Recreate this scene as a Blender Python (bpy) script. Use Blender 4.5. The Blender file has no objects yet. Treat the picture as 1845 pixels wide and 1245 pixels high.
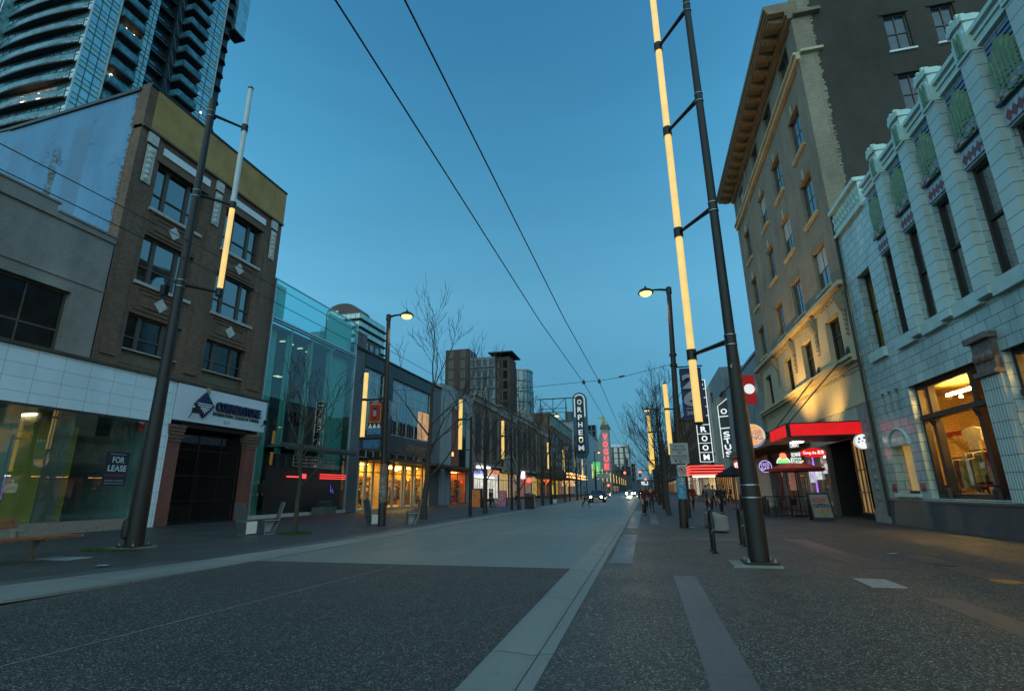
import bpy, bmesh, math, random
from mathutils import Vector, Matrix
sc = bpy.context.scene
R = math.radians
# ------------------------------------------------------------------ camera
cd = bpy.data.cameras.new("camera"); cam = bpy.data.objects.new("camera", cd)
sc.collection.objects.link(cam); sc.camera = cam
cd.sensor_width = 36.0; cd.sensor_fit = 'HORIZONTAL'; cd.lens = 36.0 * 925 / 1845
cd.clip_start = 0.05; cd.clip_end = 6000
HC = 1.45
def cam_matrix(yaw, pitch, roll):
    cy, sy, cp, sp = math.cos(yaw), math.sin(yaw), math.cos(pitch), math.sin(pitch)
    fwd = Vector((-sy*cp, cy*cp, sp)); right = Vector((cy, sy, 0)); up = right.cross(fwd)
    r = math.cos(roll)*right + math.sin(roll)*up; u = -math.sin(roll)*right + math.cos(roll)*up
    m = Matrix((r, u, -fwd)).transposed().to_4x4(); m.translation = (0, 0, HC); return m
cam.matrix_world = cam_matrix(R(13.9), R(15.8), R(-0.6))
# ------------------------------------------------------------------ world: dusk sky
w = bpy.data.worlds.new("World"); sc.world = w; w.use_nodes = True
def world():
    nt = w.node_tree; N = nt.nodes; Lk = nt.links
    bg = N['Background']; bg.inputs[1].default_value = 1.0
    sky = N.new('ShaderNodeTexSky'); sky.sky_type = 'NISHITA'; sky.sun_disc = False
    sky.sun_elevation = R(2.0); sky.sun_rotation = R(205); sky.ozone_density = 4.0
    tc = N.new('ShaderNodeTexCoord'); sep = N.new('ShaderNodeSeparateXYZ'); Lk.new(tc.outputs['Generated'], sep.inputs[0])
    rp = N.new('ShaderNodeValToRGB'); Lk.new(sep.outputs['Z'], rp.inputs[0])
    e = rp.color_ramp.elements
    e[0].position = 0.0; e[0].color = (.058, .225, .335, 1)
    e[1].position = 1.0; e[1].color = (.022, .145, .315, 1)
    for p, c in ((.11, (.078, .285, .425, 1)), (.34, (.108, .360, .535, 1)), (.57, (.058, .268, .450, 1)), (.73, (.040, .205, .385, 1))):
        x = e.new(p); x.color = c
    # thin high cloud: a slow soft noise
    ns = N.new('ShaderNodeTexNoise'); ns.inputs['Scale'].default_value = 2.2; ns.inputs['Detail'].default_value = 6
    mp = N.new('ShaderNodeMapping'); mp.inputs['Scale'].default_value = (1, 1, 7); Lk.new(tc.outputs['Generated'], mp.inputs[0]); Lk.new(mp.outputs[0], ns.inputs[0])
    mr = N.new('ShaderNodeMapRange'); mr.inputs[1].default_value = .3; mr.inputs[2].default_value = .75; mr.inputs[3].default_value = .965; mr.inputs[4].default_value = 1.035
    Lk.new(ns.outputs[0], mr.inputs[0])
    mu = N.new('ShaderNodeVectorMath'); mu.operation = 'SCALE'; Lk.new(rp.outputs[0], mu.inputs[0]); Lk.new(mr.outputs[0], mu.inputs[3])
    # the sky is a little paler to either side of the street
    ax = N.new('ShaderNodeMath'); ax.operation = 'ADD'; Lk.new(sep.outputs['X'], ax.inputs[0]); ax.inputs[1].default_value = .17
    sq = N.new('ShaderNodeMath'); sq.operation = 'POWER'; Lk.new(ax.outputs[0], sq.inputs[0]); sq.inputs[1].default_value = 2
    sf = N.new('ShaderNodeMapRange'); Lk.new(sq.outputs[0], sf.inputs[0]); sf.inputs[1].default_value = 0; sf.inputs[2].default_value = .30; sf.inputs[3].default_value = .97; sf.inputs[4].default_value = 1.38
    m3 = N.new('ShaderNodeVectorMath'); m3.operation = 'SCALE'; Lk.new(mu.outputs[0], m3.inputs[0]); Lk.new(sf.outputs[0], m3.inputs[3]); mu = m3
    # the bright afterglow is behind the camera
    gl = N.new('ShaderNodeMapRange'); gl.inputs[1].default_value = .10; gl.inputs[2].default_value = -1.0; gl.inputs[3].default_value = 0; gl.inputs[4].default_value = 1
    Lk.new(sep.outputs['Y'], gl.inputs[0])
    gs = N.new('ShaderNodeVectorMath'); gs.operation = 'SCALE'; gs.inputs[0].default_value = (.92, 1.22, 1.06); Lk.new(gl.outputs[0], gs.inputs[3])
    a1 = N.new('ShaderNodeVectorMath'); a1.operation = 'ADD'; Lk.new(mu.outputs[0], a1.inputs[0]); Lk.new(gs.outputs[0], a1.inputs[1])
    s2 = N.new('ShaderNodeVectorMath'); s2.operation = 'SCALE'; Lk.new(sky.outputs[0], s2.inputs[0]); s2.inputs[3].default_value = .06
    a2 = N.new('ShaderNodeVectorMath'); a2.operation = 'ADD'; Lk.new(a1.outputs[0], a2.inputs[0]); Lk.new(s2.outputs[0], a2.inputs[1])
    Lk.new(a2.outputs[0], bg.inputs[0])
world()
w.cycles.sampling_method = 'AUTOMATIC'
sc.view_settings.view_transform = 'Standard'; sc.view_settings.look = 'None'
sc.view_settings.exposure = 0.0; sc.view_settings.gamma = 1.0
sc.cycles.use_denoising = True
sc.cycles.max_bounces = 6; sc.cycles.diffuse_bounces = 2; sc.cycles.glossy_bounces = 3; sc.cycles.transmission_bounces = 4; sc.cycles.transparent_max_bounces = 10
sc.cycles.caustics_reflective = False; sc.cycles.caustics_refractive = False
sc.cycles.sample_clamp_indirect = 4.0
rnd = random.Random(7)
# ------------------------------------------------------------------ materials
_M = {}
def _new(name):
    m = bpy.data.materials.new(name); m.use_nodes = True
    nt = m.node_tree; return m, nt, nt.nodes['Principled BSDF']
def _pos(nt, wall=False):
    g = nt.nodes.new('ShaderNodeNewGeometry')
    if not wall: return g.outputs['Position']
    s = nt.nodes.new('ShaderNodeSeparateXYZ'); nt.links.new(g.outputs['Position'], s.inputs[0])
    a = nt.nodes.new('ShaderNodeMath'); a.operation = 'ADD'; nt.links.new(s.outputs[0], a.inputs[0]); nt.links.new(s.outputs[1], a.inputs[1])
    c = nt.nodes.new('ShaderNodeCombineXYZ'); nt.links.new(a.outputs[0], c.inputs[0]); nt.links.new(s.outputs[2], c.inputs[1])
    return c.outputs[0]
def _noise(nt, vec, scale, detail=4, rough=.55):
    n = nt.nodes.new('ShaderNodeTexNoise'); n.inputs['Scale'].default_value = scale; n.inputs['Detail'].default_value = detail; n.inputs['Roughness'].default_value = rough
    nt.links.new(vec, n.inputs['Vector']); return n.outputs[0]
def _ramp(nt, fac, stops):
    r = nt.nodes.new('ShaderNodeValToRGB'); e = r.color_ramp.elements
    e[0].position = stops[0][0]; e[0].color = (*stops[0][1], 1); e[1].position = stops[-1][0]; e[1].color = (*stops[-1][1], 1)
    for p, c in stops[1:-1]: x = e.new(p); x.color = (*c, 1)
    nt.links.new(fac, r.inputs[0]); return r.outputs[0]
def _mix(nt, fac, a, b, mode='MIX'):
    m = nt.nodes.new('ShaderNodeMixRGB'); m.blend_type = mode
    for s, v in ((0, fac), (1, a), (2, b)):
        if hasattr(v, 'is_linked'): nt.links.new(v, m.inputs[s])
        elif s == 0: m.inputs[0].default_value = v
        else: m.inputs[s].default_value = (*v, 1)
    return m.outputs[0]
def _bump(nt, h, strength, dist, b):
    n = nt.nodes.new('ShaderNodeBump'); n.inputs['Strength'].default_value = strength; n.inputs['Distance'].default_value = dist
    nt.links.new(h, n.inputs['Height']); nt.links.new(n.outputs[0], b.inputs['Normal'])
def k(c, f): return tuple(min(1, x*f) for x in c)
def M(name, c=(.5, .5, .5), rough=.6, metal=0., var=.25, scale=3., bump=0., bscale=30., ior=1.45, streak=False):
    if name in _M: return _M[name]
    m, nt, b = _new(name); p = _pos(nt)
    if streak:
        mp = nt.nodes.new('ShaderNodeMapping'); mp.inputs['Scale'].default_value = (1, 1, .12); nt.links.new(p, mp.inputs[0]); p2 = mp.outputs[0]
    else: p2 = p
    n = _noise(nt, p2, scale, 6, .65)
    nt.links.new(_ramp(nt, n, ((.25, k(c, 1-var)), (.5, c), (.78, k(c, 1+var)))), b.inputs['Base Color'])
    b.inputs['Roughness'].default_value = rough; b.inputs['Metallic'].default_value = metal; b.inputs['IOR'].default_value = ior
    if bump: _bump(nt, _noise(nt, p, bscale, 3), bump, .01, b)
    _M[name] = m; return m
def M_brick(name, c1, c2, mortar, bw=.23, bh=.075, ms=.012, rough=.85, bump=.5, dirt=.35, offset=.5, dscale=.6, vary=.5, ior=1.45):
    if name in _M: return _M[name]
    m, nt, b = _new(name); v = _pos(nt, True)
    t = nt.nodes.new('ShaderNodeTexBrick'); nt.links.new(v, t.inputs['Vector'])
    t.inputs['Scale'].default_value = 1; t.inputs['Brick Width'].default_value = bw; t.inputs['Row Height'].default_value = bh; t.inputs['Mortar Size'].default_value = ms
    t.inputs['Color1'].default_value = (*c1, 1); t.inputs['Color2'].default_value = (*c2, 1); t.inputs['Mortar'].default_value = (*mortar, 1)
    t.inputs['Bias'].default_value = 0; t.offset = offset
    mp = nt.nodes.new('ShaderNodeMapping'); mp.inputs['Scale'].default_value = (1, .45, 1); nt.links.new(v, mp.inputs[0])
    n = _noise(nt, mp.outputs[0], dscale, 7, .65)
    d = _ramp(nt, n, ((.3, (1-dirt,)*3), (.7, (1+dirt*.4,)*3)))
    nt.links.new(_mix(nt, 1, t.outputs[0], d, 'MULTIPLY'), b.inputs['Base Color'])
    b.inputs['Roughness'].default_value = rough; b.inputs['IOR'].default_value = ior
    i = nt.nodes.new('ShaderNodeMath'); i.operation = 'SUBTRACT'; i.inputs[0].default_value = 1; nt.links.new(t.outputs['Fac'], i.inputs[1])
    _bump(nt, i.outputs[0], bump, .008, b)
    _M[name] = m; return m
def M_emit(name, c, s, var=0.0, scale=4.0, base=(.3, .3, .3)):
    if name in _M: return _M[name]
    m, nt, b = _new(name); b.inputs['Base Color'].default_value = (*base, 1); b.inputs['Roughness'].default_value = .5
    if var:
        n = _noise(nt, _pos(nt), scale, 3)
        nt.links.new(_ramp(nt, n, ((.3, k(c, 1-var)), (.7, c))), b.inputs['Emission Color'])
    else: b.inputs['Emission Color'].default_value = (*c, 1)
    b.inputs['Emission Strength'].default_value = s
    _M[name] = m; return m
def M_pane(name, c=(.012, .017, .022), rough=.04, ior=1.9, wob=.02):
    if name in _M: return _M[name]
    m, nt, b = _new(name); p = _pos(nt)
    nt.links.new(_ramp(nt, _noise(nt, p, 1.1, 3), ((.35, k(c, .5)), (.7, k(c, 1.6)))), b.inputs['Base Color'])
    b.inputs['Roughness'].default_value = rough; b.inputs['IOR'].default_value = ior
    if wob: _bump(nt, _noise(nt, p, .9, 1), wob, .25, b)
    _M[name] = m; return m
def M_glass(name, tint=(.9, .95, .95), ior=1.5, gl=1.0, rough=.01):
    if name in _M: return _M[name]
    m = bpy.data.materials.new(name); m.use_nodes = True; nt = m.node_tree; N = nt.nodes; N.remove(N['Principled BSDF']); out = N['Material Output']
    t = N.new('ShaderNodeBsdfTransparent'); t.inputs[0].default_value = (*tint, 1)
    g = N.new('ShaderNodeBsdfGlossy'); g.inputs['Roughness'].default_value = rough; g.inputs[0].default_value = (gl, gl, gl, 1)
    f = N.new('ShaderNodeFresnel'); ge = N.new('ShaderNodeNewGeometry'); mx = N.new('ShaderNodeMapRange'); mx.inputs[3].default_value = ior; mx.inputs[4].default_value = 1/ior; nt.links.new(ge.outputs['Backfacing'], mx.inputs[0]); nt.links.new(mx.outputs[0], f.inputs[0])
    x = N.new('ShaderNodeMixShader'); nt.links.new(f.outputs[0], x.inputs[0]); nt.links.new(t.outputs[0], x.inputs[1]); nt.links.new(g.outputs[0], x.inputs[2]); nt.links.new(x.outputs[0], out.inputs[0])
    _M[name] = m; return m
def _wear(nt, p, c):
    """hairline cracks, dark drips and gum spots of their own shape"""
    wn = nt.nodes.new('ShaderNodeTexNoise'); wn.inputs['Scale'].default_value = 1.1; wn.inputs['Detail'].default_value = 5; nt.links.new(p, wn.inputs['Vector'])
    wp = nt.nodes.new('ShaderNodeVectorMath'); wp.operation = 'MULTIPLY_ADD'; nt.links.new(wn.outputs['Color'], wp.inputs[0]); wp.inputs[1].default_value = (1.1, 1.1, 0); nt.links.new(p, wp.inputs[2])
    v = nt.nodes.new('ShaderNodeTexVoronoi'); v.feature = 'DISTANCE_TO_EDGE'; v.inputs['Scale'].default_value = .22; nt.links.new(wp.outputs[0], v.inputs['Vector'])
    crack = _ramp(nt, v.outputs['Distance'], ((.0, (.45,)*3), (.0035, (1,)*3))); msk = _ramp(nt, _noise(nt, p, .33, 2), ((.50, (0,)*3), (.56, (1,)*3)))
    c = _mix(nt, msk, c, _mix(nt, 1, c, crack, 'MULTIPLY'))
    g = nt.nodes.new('ShaderNodeTexVoronoi'); g.inputs['Scale'].default_value = 1.5; nt.links.new(p, g.inputs['Vector'])
    c = _mix(nt, 1, c, _ramp(nt, g.outputs['Distance'], ((.0, (.55,)*3), (.035, (.62,)*3), (.05, (1,)*3))), 'MULTIPLY')
    return _mix(nt, 1, c, _ramp(nt, _noise(nt, p, .9, 6, .7), ((.27, (.58,)*3), (.40, (1,)*3))), 'MULTIPLY')
def M_ground(name, cols, scale, rough=.75, bump=.6, big=.25, wet=0.):
    """exposed aggregate: small stones of mixed colour in a dark paste"""
    if name in _M: return _M[name]
    m, nt, b = _new(name); p = _pos(nt)
    v = nt.nodes.new('ShaderNodeTexVoronoi'); v.inputs['Scale'].default_value = scale; nt.links.new(p, v.inputs['Vector'])
    v.inputs['Randomness'].default_value = 1
    s = nt.nodes.new('ShaderNodeSeparateXYZ'); nt.links.new(v.outputs['Color'], s.inputs[0])
    c = _ramp(nt, s.outputs[0], cols)
    dk = _ramp(nt, v.outputs['Distance'], ((.25, (1, 1, 1)), (.62, (.3, .3, .3))))
    c = _mix(nt, .8, c, dk, 'MULTIPLY')
    n = _noise(nt, p, .5, 7, .65); c = _mix(nt, 1, c, _ramp(nt, n, ((.28, (1-big,)*3), (.72, (1+big,)*3))), 'MULTIPLY')
    n2 = _noise(nt, p, 7, 4, .6); c = _mix(nt, 1, c, _ramp(nt, n2, ((.3, (.80,)*3), (.7, (1.15,)*3))), 'MULTIPLY')
    c = _wear(nt, p, c)
    nt.links.new(c, b.inputs['Base Color'])
    r = nt.nodes.new('ShaderNodeMapRange'); nt.links.new(n, r.inputs[0]); r.inputs[1].default_value = .3; r.inputs[2].default_value = .7; r.inputs[3].default_value = rough-.15-wet; r.inputs[4].default_value = rough+.1-wet
    nt.links.new(r.outputs[0], b.inputs['Roughness'])
    _bump(nt, v.outputs['Distance'], bump, -.006, b)
    _M[name] = m; return m
def M_slab(name, c, bw, bh, joint=.012, rough=.5, stain=.3, rot=False, off=0.):
    """concrete with joints, stains and fine grain, laid in the XY plane"""
    if name in _M: return _M[name]
    m, nt, b = _new(name); p = _pos(nt)
    t = nt.nodes.new('ShaderNodeTexBrick'); nt.links.new(p, t.inputs['Vector']); t.offset = off
    t.inputs['Scale'].default_value = 1; t.inputs['Brick Width'].default_value = bw; t.inputs['Row Height'].default_value = bh; t.inputs['Mortar Size'].default_value = joint
    t.inputs['Color1'].default_value = (*k(c, .93), 1); t.inputs['Color2'].default_value = (*k(c, 1.07), 1); t.inputs['Mortar'].default_value = (*k(c, .35), 1)
    mp = nt.nodes.new('ShaderNodeMapping'); mp.inputs['Scale'].default_value = (1, .18, 1); nt.links.new(p, mp.inputs[0])
    n = _noise(nt, mp.outputs[0], .9, 8, .68)
    col = _mix(nt, 1, t.outputs[0], _ramp(nt, n, ((.25, (1-stain,)*3), (.75, (1+stain*.6,)*3))), 'MULTIPLY')
    col = _wear(nt, p, col)
    n2 = _noise(nt, p, 60, 3); col = _mix(nt, 1, col, _ramp(nt, n2, ((.3, (.82,)*3), (.7, (1.15,)*3))), 'MULTIPLY')
    nt.links.new(col, b.inputs['Base Color'])
    r = nt.nodes.new('ShaderNodeMapRange'); nt.links.new(n, r.inputs[0]); r.inputs[1].default_value = .3; r.inputs[2].default_value = .7; r.inputs[3].default_value = rough-.12; r.inputs[4].default_value = rough+.15
    nt.links.new(r.outputs[0], b.inputs['Roughness']); _bump(nt, n2, .15, .004, b)
    _M[name] = m; return m
# ------------------------------------------------------------------ mesh helpers
ORG = {}
class MB:
    def __init__(s): s.v = []; s.f = []; s.m = []; s.cur = 0
    def quad(s, *pts):
        n = len(s.v); s.v += [Vector(p) for p in pts]; s.f.append(tuple(range(n, n+len(pts)))); s.m.append(s.cur); return s
    def box(s, x0, x1, y0, y1, z0, z1):
        if x0 > x1: x0, x1 = x1, x0
        if y0 > y1: y0, y1 = y1, y0
        if z0 > z1: z0, z1 = z1, z0
        n = len(s.v)
        s.v += [Vector(p) for p in ((x0, y0, z0), (x1, y0, z0), (x1, y1, z0), (x0, y1, z0), (x0, y0, z1), (x1, y0, z1), (x1, y1, z1), (x0, y1, z1))]
        for q in ((3, 2, 1, 0), (4, 5, 6, 7), (0, 1, 5, 4), (1, 2, 6, 5), (2, 3, 7, 6), (3, 0, 4, 7)):
            s.f.append(tuple(n+i for i in q)); s.m.append(s.cur)
        return s
    def obox(s, c, ax, ay, az):
        """oriented box: centre and three half-axis vectors"""
        c, ax, ay, az = map(Vector, (c, ax, ay, az)); n = len(s.v)
        for k_ in ((-1, -1, -1), (1, -1, -1), (1, 1, -1), (-1, 1, -1), (-1, -1, 1), (1, -1, 1), (1, 1, 1), (-1, 1, 1)): s.v.append(c+ax*k_[0]+ay*k_[1]+az*k_[2])
        for q in ((3, 2, 1, 0), (4, 5, 6, 7), (0, 1, 5, 4), (1, 2, 6, 5), (2, 3, 7, 6), (3, 0, 4, 7)):
            s.f.append(tuple(n+i for i in q)); s.m.append(s.cur)
        return s
    def ring(s, c, u, v, r, n, r2=None):
        b = len(s.v); r2 = r if r2 is None else r2
        for i in range(n):
            a = 2*math.pi*i/n; s.v.append(Vector(c)+Vector(u)*(r*math.cos(a))+Vector(v)*(r2*math.sin(a)))
        return b
    def skin(s, a, b, n):
        for i in range(n):
            j = (i+1) % n; s.f.append((a+i, a+j, b+j, b+i)); s.m.append(s.cur)
    def cap(s, a, n, rev=False):
        q = tuple(range(a, a+n)); s.f.append(q[::-1] if rev else q); s.m.append(s.cur)
    def tube(s, pts, rs, n=8, caps=True):
        pts = [Vector(p) for p in pts]
        if not hasattr(rs, '__len__'): rs = [rs]*len(pts)
        prev = None; u = None
        for i, p in enumerate(pts):
            d = (pts[min(i+1, len(pts)-1)]-pts[max(i-1, 0)])
            if d.length < 1e-9: d = Vector((0, 0, 1))
            d.normalize()
            if u is None:
                u = d.cross(Vector((0, 0, 1)));
                if u.length < 1e-3: u = Vector((1, 0, 0))
            u = (u-d*u.dot(d)).normalized(); v = d.cross(u)
            r = s.ring(p, u, v, rs[i], n)
            if prev is not None: s.skin(prev, r, n)
            elif caps: s.cap(r, n, True)
            prev = r
        if caps: s.cap(prev, n)
        return s
    def lathe(s, c, prof, n=16, axis='z'):
        """prof: (radius, height) pairs"""
        prev = None; c = Vector(c)
        ax = {'z': ((1, 0, 0), (0, 1, 0), (0, 0, 1)), 'x': ((0, 1, 0), (0, 0, 1), (1, 0, 0)), '-x': ((0, 0, 1), (0, 1, 0), (-1, 0, 0)), 'y': ((0, 0, 1), (1, 0, 0), (0, 1, 0))}[axis]
        for i, (r, h) in enumerate(prof):
            b = s.ring(c+Vector(ax[2])*h, ax[0], ax[1], max(r, 1e-4), n)
            if prev is not None: s.skin(prev, b, n)
            else: s.cap(b, n, True)
            prev = b
        s.cap(prev, n); return s
    def prism(s, poly, off):
        """extrude a planar polygon (list of 3-D points) by vector off"""
        n = len(poly); a = len(s.v); off = Vector(off)
        s.v += [Vector(p) for p in poly]; s.v += [Vector(p)+off for p in poly]
        s.f.append(tuple(range(a, a+n))[::-1]); s.m.append(s.cur); s.f.append(tuple(range(a+n, a+2*n))); s.m.append(s.cur)
        for i in range(n):
            j = (i+1) % n; s.f.append((a+i, a+j, a+n+j, a+n+i)); s.m.append(s.cur)
        return s
    def add_mesh(s, me, mw=None):
        n = len(s.v)
        for v in me.vertices: s.v.append((mw @ v.co) if mw else v.co.copy())
        for p in me.polygons: s.f.append(tuple(n+i for i in p.vertices)); s.m.append(s.cur)
        return s
    def build(s, name, mats, parent=None, smooth=False, bevel=0):
        me = bpy.data.meshes.new(name); o0 = ORG.get(parent.name, Vector()) if parent else Vector()
        me.from_pydata([tuple(v-o0) for v in s.v], [], s.f)
        if not isinstance(mats, (list, tuple)): mats = [mats]
        for m in mats: me.materials.append(m)
        if len(mats) > 1: me.polygons.foreach_set('material_index', [min(i, len(mats)-1) for i in s.m])
        if bevel or smooth:
            bm = bmesh.new(); bm.from_mesh(me)
            bmesh.ops.remove_doubles(bm, verts=bm.verts, dist=1e-5)
            bmesh.ops.recalc_face_normals(bm, faces=bm.faces)
            if bevel: bmesh.ops.bevel(bm, geom=list(bm.edges), offset=bevel, segments=2, affect='EDGES', profile=.6)
            bm.to_mesh(me); bm.free()
        if smooth:
            for p in me.polygons: p.use_smooth = True
            try: me.set_sharp_from_angle(angle=R(40))
            except Exception: pass
        me.update()
        o = bpy.data.objects.new(name, me); sc.collection.objects.link(o)
        if parent: o.parent = parent
        ORG[o.name] = o0
        return o
def thing(name, label, cat, loc=(0, 0, 0), group=None, kind=None):
    o = bpy.data.objects.new(name, None); sc.collection.objects.link(o); o.location = loc; o.empty_display_size = .3
    ORG[o.name] = Vector(loc); return tag(o, label, cat, group, kind)
def tag(o, label=None, cat=None, group=None, kind=None):
    if label: o['label'] = label
    if cat: o['category'] = cat
    if group: o['group'] = group
    if kind: o['kind'] = kind
    return o
def struct(o): o['kind'] = 'structure'; return o
def copy_tree(o, parent=None):
    c = o.copy(); sc.collection.objects.link(c)
    if parent: c.parent = parent
    for ch in [x for x in o.children]: copy_tree(ch, c)
    return c
def text_mb(s, string, c, u, v, height, width=None, extrude=.01, bold=0.0, spacing=1.0):
    """lettering centred at c, running along u with v up, cap height given; sized by the ink box"""
    cu = bpy.data.curves.new('t', 'FONT'); cu.body = string; cu.size = 1; cu.offset = bold; cu.space_character = spacing; cu.resolution_u = 3
    ob = bpy.data.objects.new('t', cu); sc.collection.objects.link(ob)
    me = bpy.data.meshes.new_from_object(ob)
    bpy.data.objects.remove(ob); bpy.data.curves.remove(cu)
    if not len(me.vertices): return s
    xs = [a.co.x for a in me.vertices]; ys = [a.co.y for a in me.vertices]
    x0, x1, y0, y1 = min(xs), max(xs), min(ys), max(ys)
    sy = height/(y1-y0); sx = (width/(x1-x0)) if width else sy
    u = Vector(u).normalized(); v = Vector(v).normalized(); n = u.cross(v); c = Vector(c)
    b = len(s.v); nv = len(me.vertices)
    for layer in (extrude, 0.0):
        for a in me.vertices: s.v.append(c+u*((a.co.x-(x0+x1)/2)*sx)+v*((a.co.y-(y0+y1)/2)*sy)+n*layer)
    ec = {}
    for p in me.polygons:
        t = tuple(p.vertices); s.f.append(tuple(b+i for i in t)); s.m.append(s.cur)
        for i in range(len(t)):
            e = (t[i], t[(i+1) % len(t)]); ec[e] = 1
    for (i, j) in list(ec):
        if (j, i) not in ec: s.f.append((b+i, b+nv+i, b+nv+j, b+j)); s.m.append(s.cur)
    bpy.data.meshes.remove(me); return s
# ------------------------------------------------------------------ facade helpers
XL, XR = -22.5, 9.8
class F:
    """a street facade: P(y, z, d) with d metres out towards the street"""
    def __init__(s, side, x): s.s = side; s.x = x
    def P(s, y, z, d=0): return Vector((s.x+s.s*d, y, z))
    def box(s, mb, y0, y1, z0, z1, d0, d1): return mb.box(s.x+s.s*d0, s.x+s.s*d1, y0, y1, z0, z1)
    def quad(s, mb, y0, y1, z0, z1, d=0):
        q = [s.P(y0, z0, d), s.P(y1, z0, d), s.P(y1, z1, d), s.P(y0, z1, d)]; return mb.quad(*(q if s.s > 0 else q[::-1]))
    def wall(s, mb, y0, y1, z0, z1, holes=(), reveal=.25, d=0):
        ys = sorted({y0, y1, *[h[0] for h in holes], *[h[1] for h in holes]}); zs = sorted({z0, z1, *[h[2] for h in holes], *[h[3] for h in holes]})
        ys = [y for y in ys if y0 <= y <= y1]; zs = [z for z in zs if z0 <= z <= z1]
        for i in range(len(ys)-1):
            run = None
            for j in range(len(zs)-1):
                cy, cz = (ys[i]+ys[i+1])/2, (zs[j]+zs[j+1])/2
                solid = not any(h[0] < cy < h[1] and h[2] < cz < h[3] for h in holes)
                if solid: run = zs[j] if run is None else run
                elif run is not None: s.quad(mb, ys[i], ys[i+1], run, zs[j], d); run = None
            if run is not None: s.quad(mb, ys[i], ys[i+1], run, z1, d)
        for a, b, c, e in holes:
            mb.quad(s.P(a, c, d), s.P(a, e, d), s.P(a, e, d-reveal), s.P(a, c, d-reveal)); mb.quad(s.P(b, c, d), s.P(b, e, d), s.P(b, e, d-reveal), s.P(b, c, d-reveal))
            mb.quad(s.P(a, c, d), s.P(b, c, d), s.P(b, c, d-reveal), s.P(a, c, d-reveal)); mb.quad(s.P(a, e, d), s.P(b, e, d), s.P(b, e, d-reveal), s.P(a, e, d-reveal))
        return mb
    def shell(s, mb, y0, y1, z0, z1, depth, front=False):
        """sides, roof and back of a building body behind the facade"""
        a, b = 0, -depth
        for y in (y0, y1): mb.quad(s.P(y, z0, a), s.P(y, z1, a), s.P(y, z1, b), s.P(y, z0, b))
        mb.quad(s.P(y0, z1, a), s.P(y1, z1, a), s.P(y1, z1, b), s.P(y0, z1, b)); s.quad(mb, y0, y1, z0, z1, b)
        if front: s.quad(mb, y0, y1, z0, z1, 0)
        return mb
    def window(s, parent, y0, y1, z0, z1, d, fm, pm, mull=(), trans=(), fw=.06, ft=.05, sill=None, sm=None, blind=None, bmz=.5, name='window'):
        mb = MB(); s.box(mb, y0, y0+fw, z0, z1, d, d+ft); s.box(mb, y1-fw, y1, z0, z1, d, d+ft)
        s.box(mb, y0+fw, y1-fw, z0, z0+fw, d, d+ft); s.box(mb, y0+fw, y1-fw, z1-fw, z1, d, d+ft)
        for q in mull:
            q, wd = q if isinstance(q, tuple) else (q, fw); yc = y0+(y1-y0)*q; s.box(mb, yc-wd/2, yc+wd/2, z0+fw, z1-fw, d, d+ft*.9)
        for q in trans:
            zc = z0+(z1-z0)*q; s.box(mb, y0+fw, y1-fw, zc-fw*.4, zc+fw*.4, d, d+ft*.8)
        o = mb.build(name, fm, parent)
        p = MB(); s.quad(p, y0, y1, z0, z1, d+.012); p.build('pane', pm, o)
        if blind:
            q = MB(); s.box(q, y0+fw, y1-fw, z0+(z1-z0)*bmz, z1-fw, d+.014, d+.02); q.build('blind', blind, o)
        if sill:
            q = MB(); sd, sh, so = sill; s.box(q, y0-so, y1+so, z0-sh, z0, d+.02, sd); q.build('sill', sm or fm, o)
        return o
FL, FR = F(1, XL), F(-1, XR)
# ------------------------------------------------------------------ shared materials
blackmetal = M('black_metal', (.012, .012, .013), .42, .2, .3, 5, .15, 60)
polemetal = M('pole_paint', (.013, .012, .012), .5, .1, .35, 2.5, .2, 40, streak=True)
steel = M('steel', (.36, .39, .41), .32, .9, .25, 4)
alu = M('aluminium', (.42, .46, .48), .35, .8, .15, 3)
darkwood = M('dark_window_wood', (.030, .022, .018), .5, 0, .4, 4, .2, 30, streak=True)
brownframe = M('brown_frame', (.075, .060, .048), .55, 0, .3, 4, streak=True)
whitepaint = M('white_paint', (.66, .69, .70), .5, 0, .08, 2)
pane = M_pane('window_pane', (.012, .017, .022), .03, 2.7)
paneblue = M_pane('sky_pane', (.02, .035, .045), .03, 3.4)
panedark = M_pane('dark_pane', (.008, .009, .011), .08, 1.5)
blindm = M('window_blind', (.42, .44, .42), .8, 0, .1, 3)
stonem = M('pale_stone', (.40, .39, .36), .75, 0, .25, 2, .3, 25, streak=True)
roofm = M('roofing', (.06, .06, .06), .9, 0, .3, 1)
warm = (1., .70, .26); tubec = (.86, .545, .080)
tubelit = M_emit('tube_light', tubec, 1.12, .20, 2.2)
tubeoff = M('unlit_tube', (.50, .53, .55), .3, 0, .1, 3)
lampglow = M_emit('lamp_glow', (1., .60, .12), 4.2)
shoplamp = M_emit('shop_lamp', (1., .58, .13), 27.)
shopcool = M_emit('shop_cool_lamp', (1., .95, .85), 16.)
redneon = M_emit('red_neon', (1., .03, .02), 1.6)
whiteneon = M_emit('white_neon', (.92, 1., 1.), 1.15)
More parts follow.
